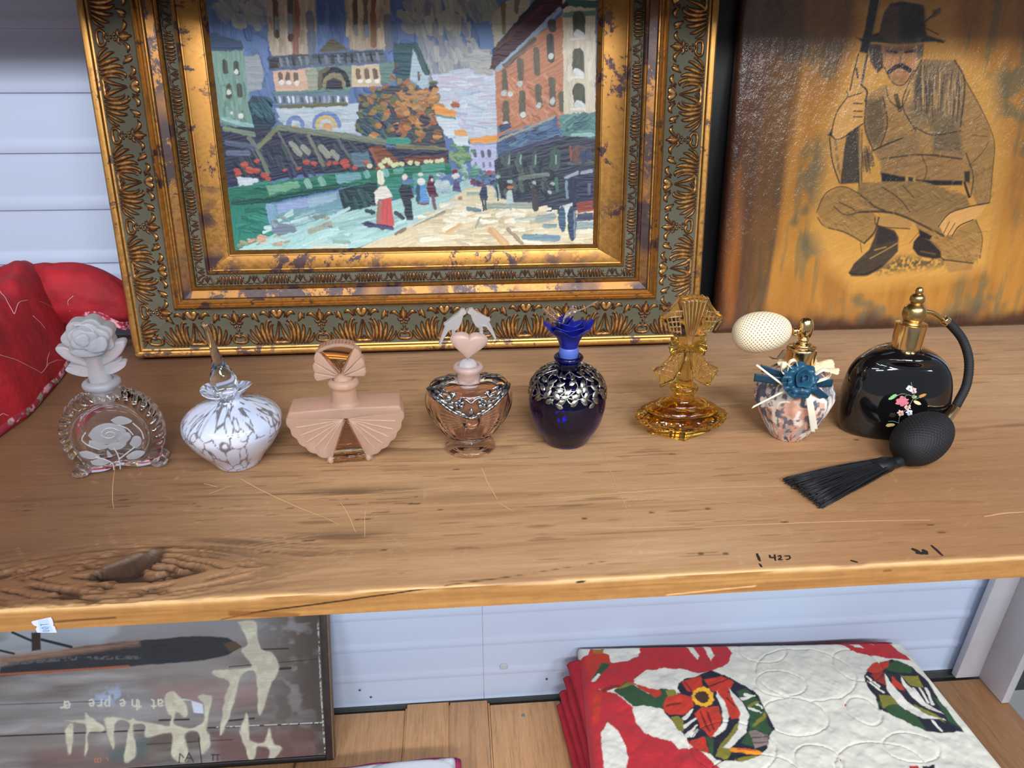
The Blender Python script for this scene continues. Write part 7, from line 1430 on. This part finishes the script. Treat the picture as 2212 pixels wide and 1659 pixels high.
bcen = onz(1994, 945, .0287); d_ = np.array(onz(2055, 900, .035)) - np.array(onz(1930, 990, .012)); d_ /= np.linalg.norm(d_)
M_bb = painted('black_net', .7, .2, 900)
nb_ = netbulb('net_bulb', (0, 0, 0), .0400, .0262, tuple(d_), M_bb, b, 26, 32, (2, 2, 3), (14, 15, 19), .10, .0009); nb_.matrix_local = Matrix.Rotation(-b.rotation_euler[2], 4, 'Z') @ Matrix.Translation(Vector(bcen) - b.location)
be = np.array(bcen) + d_ * .0385; tube('bulb_ferrule', [wl(p) for p in spline([be - d_ * .001, be + (hpts[-1] - be) * .5, hpts[-1] + (hpts[-2] - hpts[-1]) * .25], 12)], .0056, M_gold, b, 22)
# tassel
M_ts = plain('black_silk_thread', (10, 12, 17), .5, .3, 300)
kn = np.array(bcen) - d_ * .0425; kn[2] = .0108; kd = onz(1895, 1006, .009) - onz(1932, 994, .010); kd /= np.linalg.norm(kd)
tube('tassel_knot', [wl(kn + kd * s_) for s_ in (-.004, .002, .012)], [.0062, .0064, .0060], M_ts, b, 18, 8)
A0 = kn + kd * .010; E0 = onz(1694, 1036, .003); E1_ = onz(1777, 1096, .003); rt = random.Random(9)
tube('tassel_head', [wl(A0 + kd * s_ + np.array([0, 0, .0012])) for s_ in (-.001, .006, .014, .022)], [.0070, .0094, .0100, .0088], M_ts, b, 22, 14, flat=.85)
Gs = []
for k in range(300):
    u_ = rt.random(); lay_ = rt.random(); en = E0 + (E1_ - E0) * u_ + kd * rt.uniform(-.008, .003); en = np.array([en[0], en[1], .0012 + .009 * lay_ * (1 - abs(u_ - .5))])
    side = np.cross(kd, (0, 0, 1)); so = (u_ - .5) * -2 * .0085; st0 = A0 + kd * rt.uniform(.002, .006) + side * (-so if (E1_ - E0) @ side > 0 else so) * rt.uniform(.7, 1.0) + np.array([0, 0, (.0085 * lay_ - .0035)])
    mid = (st0 * .5 + en * .5) + np.array([rt.gauss(0, .0015), rt.gauss(0, .0015), .0025 * lay_]); mid[2] = max(mid[2], .0015)
    Gs.append(tube_grid([wl(p) for p in spline([st0, mid, en], 7)], .00062, 4))
o = joingrids('tassel_threads', Gs, M_ts, b); o['kind'] = 'stuff'
# painted flower spray
dc = empty('painted_flowers', (0, 0, 0)); dc.parent = b
def dpt(px, py):
    """photo pixel -> point on the front of the black body"""
    r = ray(px, py); r = np.array(inv @ Vector(r)); c = np.array(wl(CC)); best = None
    for t in np.linspace(.55, 1.1, 900):
        p = c + r * t
        if 0 < p[2] < .1 and p[1] > byf(p[0], p[2]): return np.array([p[0], p[1] - .0004, p[2]])
    return np.array([0, -.03, .03])
L1 = crop(1680, 610, 3.318)
def disc(nm, cx, cy, rx, ry, col, rot=0.0, shape=None, lift=.0):
    c = dpt(*L1((cx, cy))[0]); sc_ = .000162; n_ = 22; V = [c + np.array([0, -.0003 - lift, 0])]
    for t in np.linspace(0, 2 * math.pi, n_, endpoint=False):
        k = 1.0 if shape is None else shape(t); x = rx * k * math.cos(t); y = ry * k * math.sin(t); q = dpt(*L1((cx + x * math.cos(rot) - y * math.sin(rot), cy + x * math.sin(rot) + y * math.cos(rot)))[0]); V.append(q + np.array([0, -lift, 0]))
    mesh(nm, V, [(0, 1 + (k + 1) % n_, 1 + k) for k in range(n_)], plain('decal_' + nm, col, .35), dc, True)
flw = lambda n_: (lambda t: .72 + .30 * abs(math.sin(n_ * t / 2))); lf = lambda t: abs(math.cos(t / 2)) ** .0 * (1 - .45 * abs(math.sin(t)))
for pts in (((865, 1060), (868, 980), (890, 940), (930, 900)), ((930, 900), (960, 850), (980, 800), (960, 740), (955, 715)), ((870, 1010), (830, 995), (790, 995)), ((885, 1000), (930, 990), (960, 970)), ((900, 830), (930, 805), (975, 820)), ((970, 850), (1000, 830), (1040, 810)), ((840, 820), (880, 800), (920, 800))):
    tube('painted_stem', [dpt(*p) for p in L1(*[tuple(x) for x in spline(pts, 10)])], .0004, plain('decal_stem', (120, 130, 110), .4), dc, 5)
disc('painted_rose', 890, 850, 54, 38, (206, 116, 128), 0, flw(6)); disc('painted_leaf', 825, 820, 38, 24, (140, 188, 130), -.5, lf); disc('painted_leaf', 1035, 812, 34, 20, (206, 140, 60), -.35, lf); disc('painted_leaf', 978, 818, 20, 26, (150, 170, 120), 0, lf); disc('painted_leaf', 1000, 862, 30, 22, (226, 206, 150), .4, lf); disc('painted_leaf', 802, 1022, 40, 22, (226, 196, 120), -.1, lf); disc('painted_leaf', 945, 980, 34, 20, (206, 196, 120), -.3, lf); disc('painted_leaf', 895, 1020, 26, 18, (60, 66, 40), -.3, lf); disc('painted_leaf', 822, 950, 28, 30, (40, 34, 26), 0, lf)
for x, y, c in ((945, 760, (206, 214, 230)), (972, 775, (226, 190, 190)), (930, 893, (222, 180, 176)), (880, 935, (222, 170, 160)), (942, 932, (206, 214, 236))): disc('painted_blossom', x, y, 26, 24, c, 0, flw(5)); disc('blossom_eye', x, y, 6, 6, (150, 130, 90), 0, None, .0004)
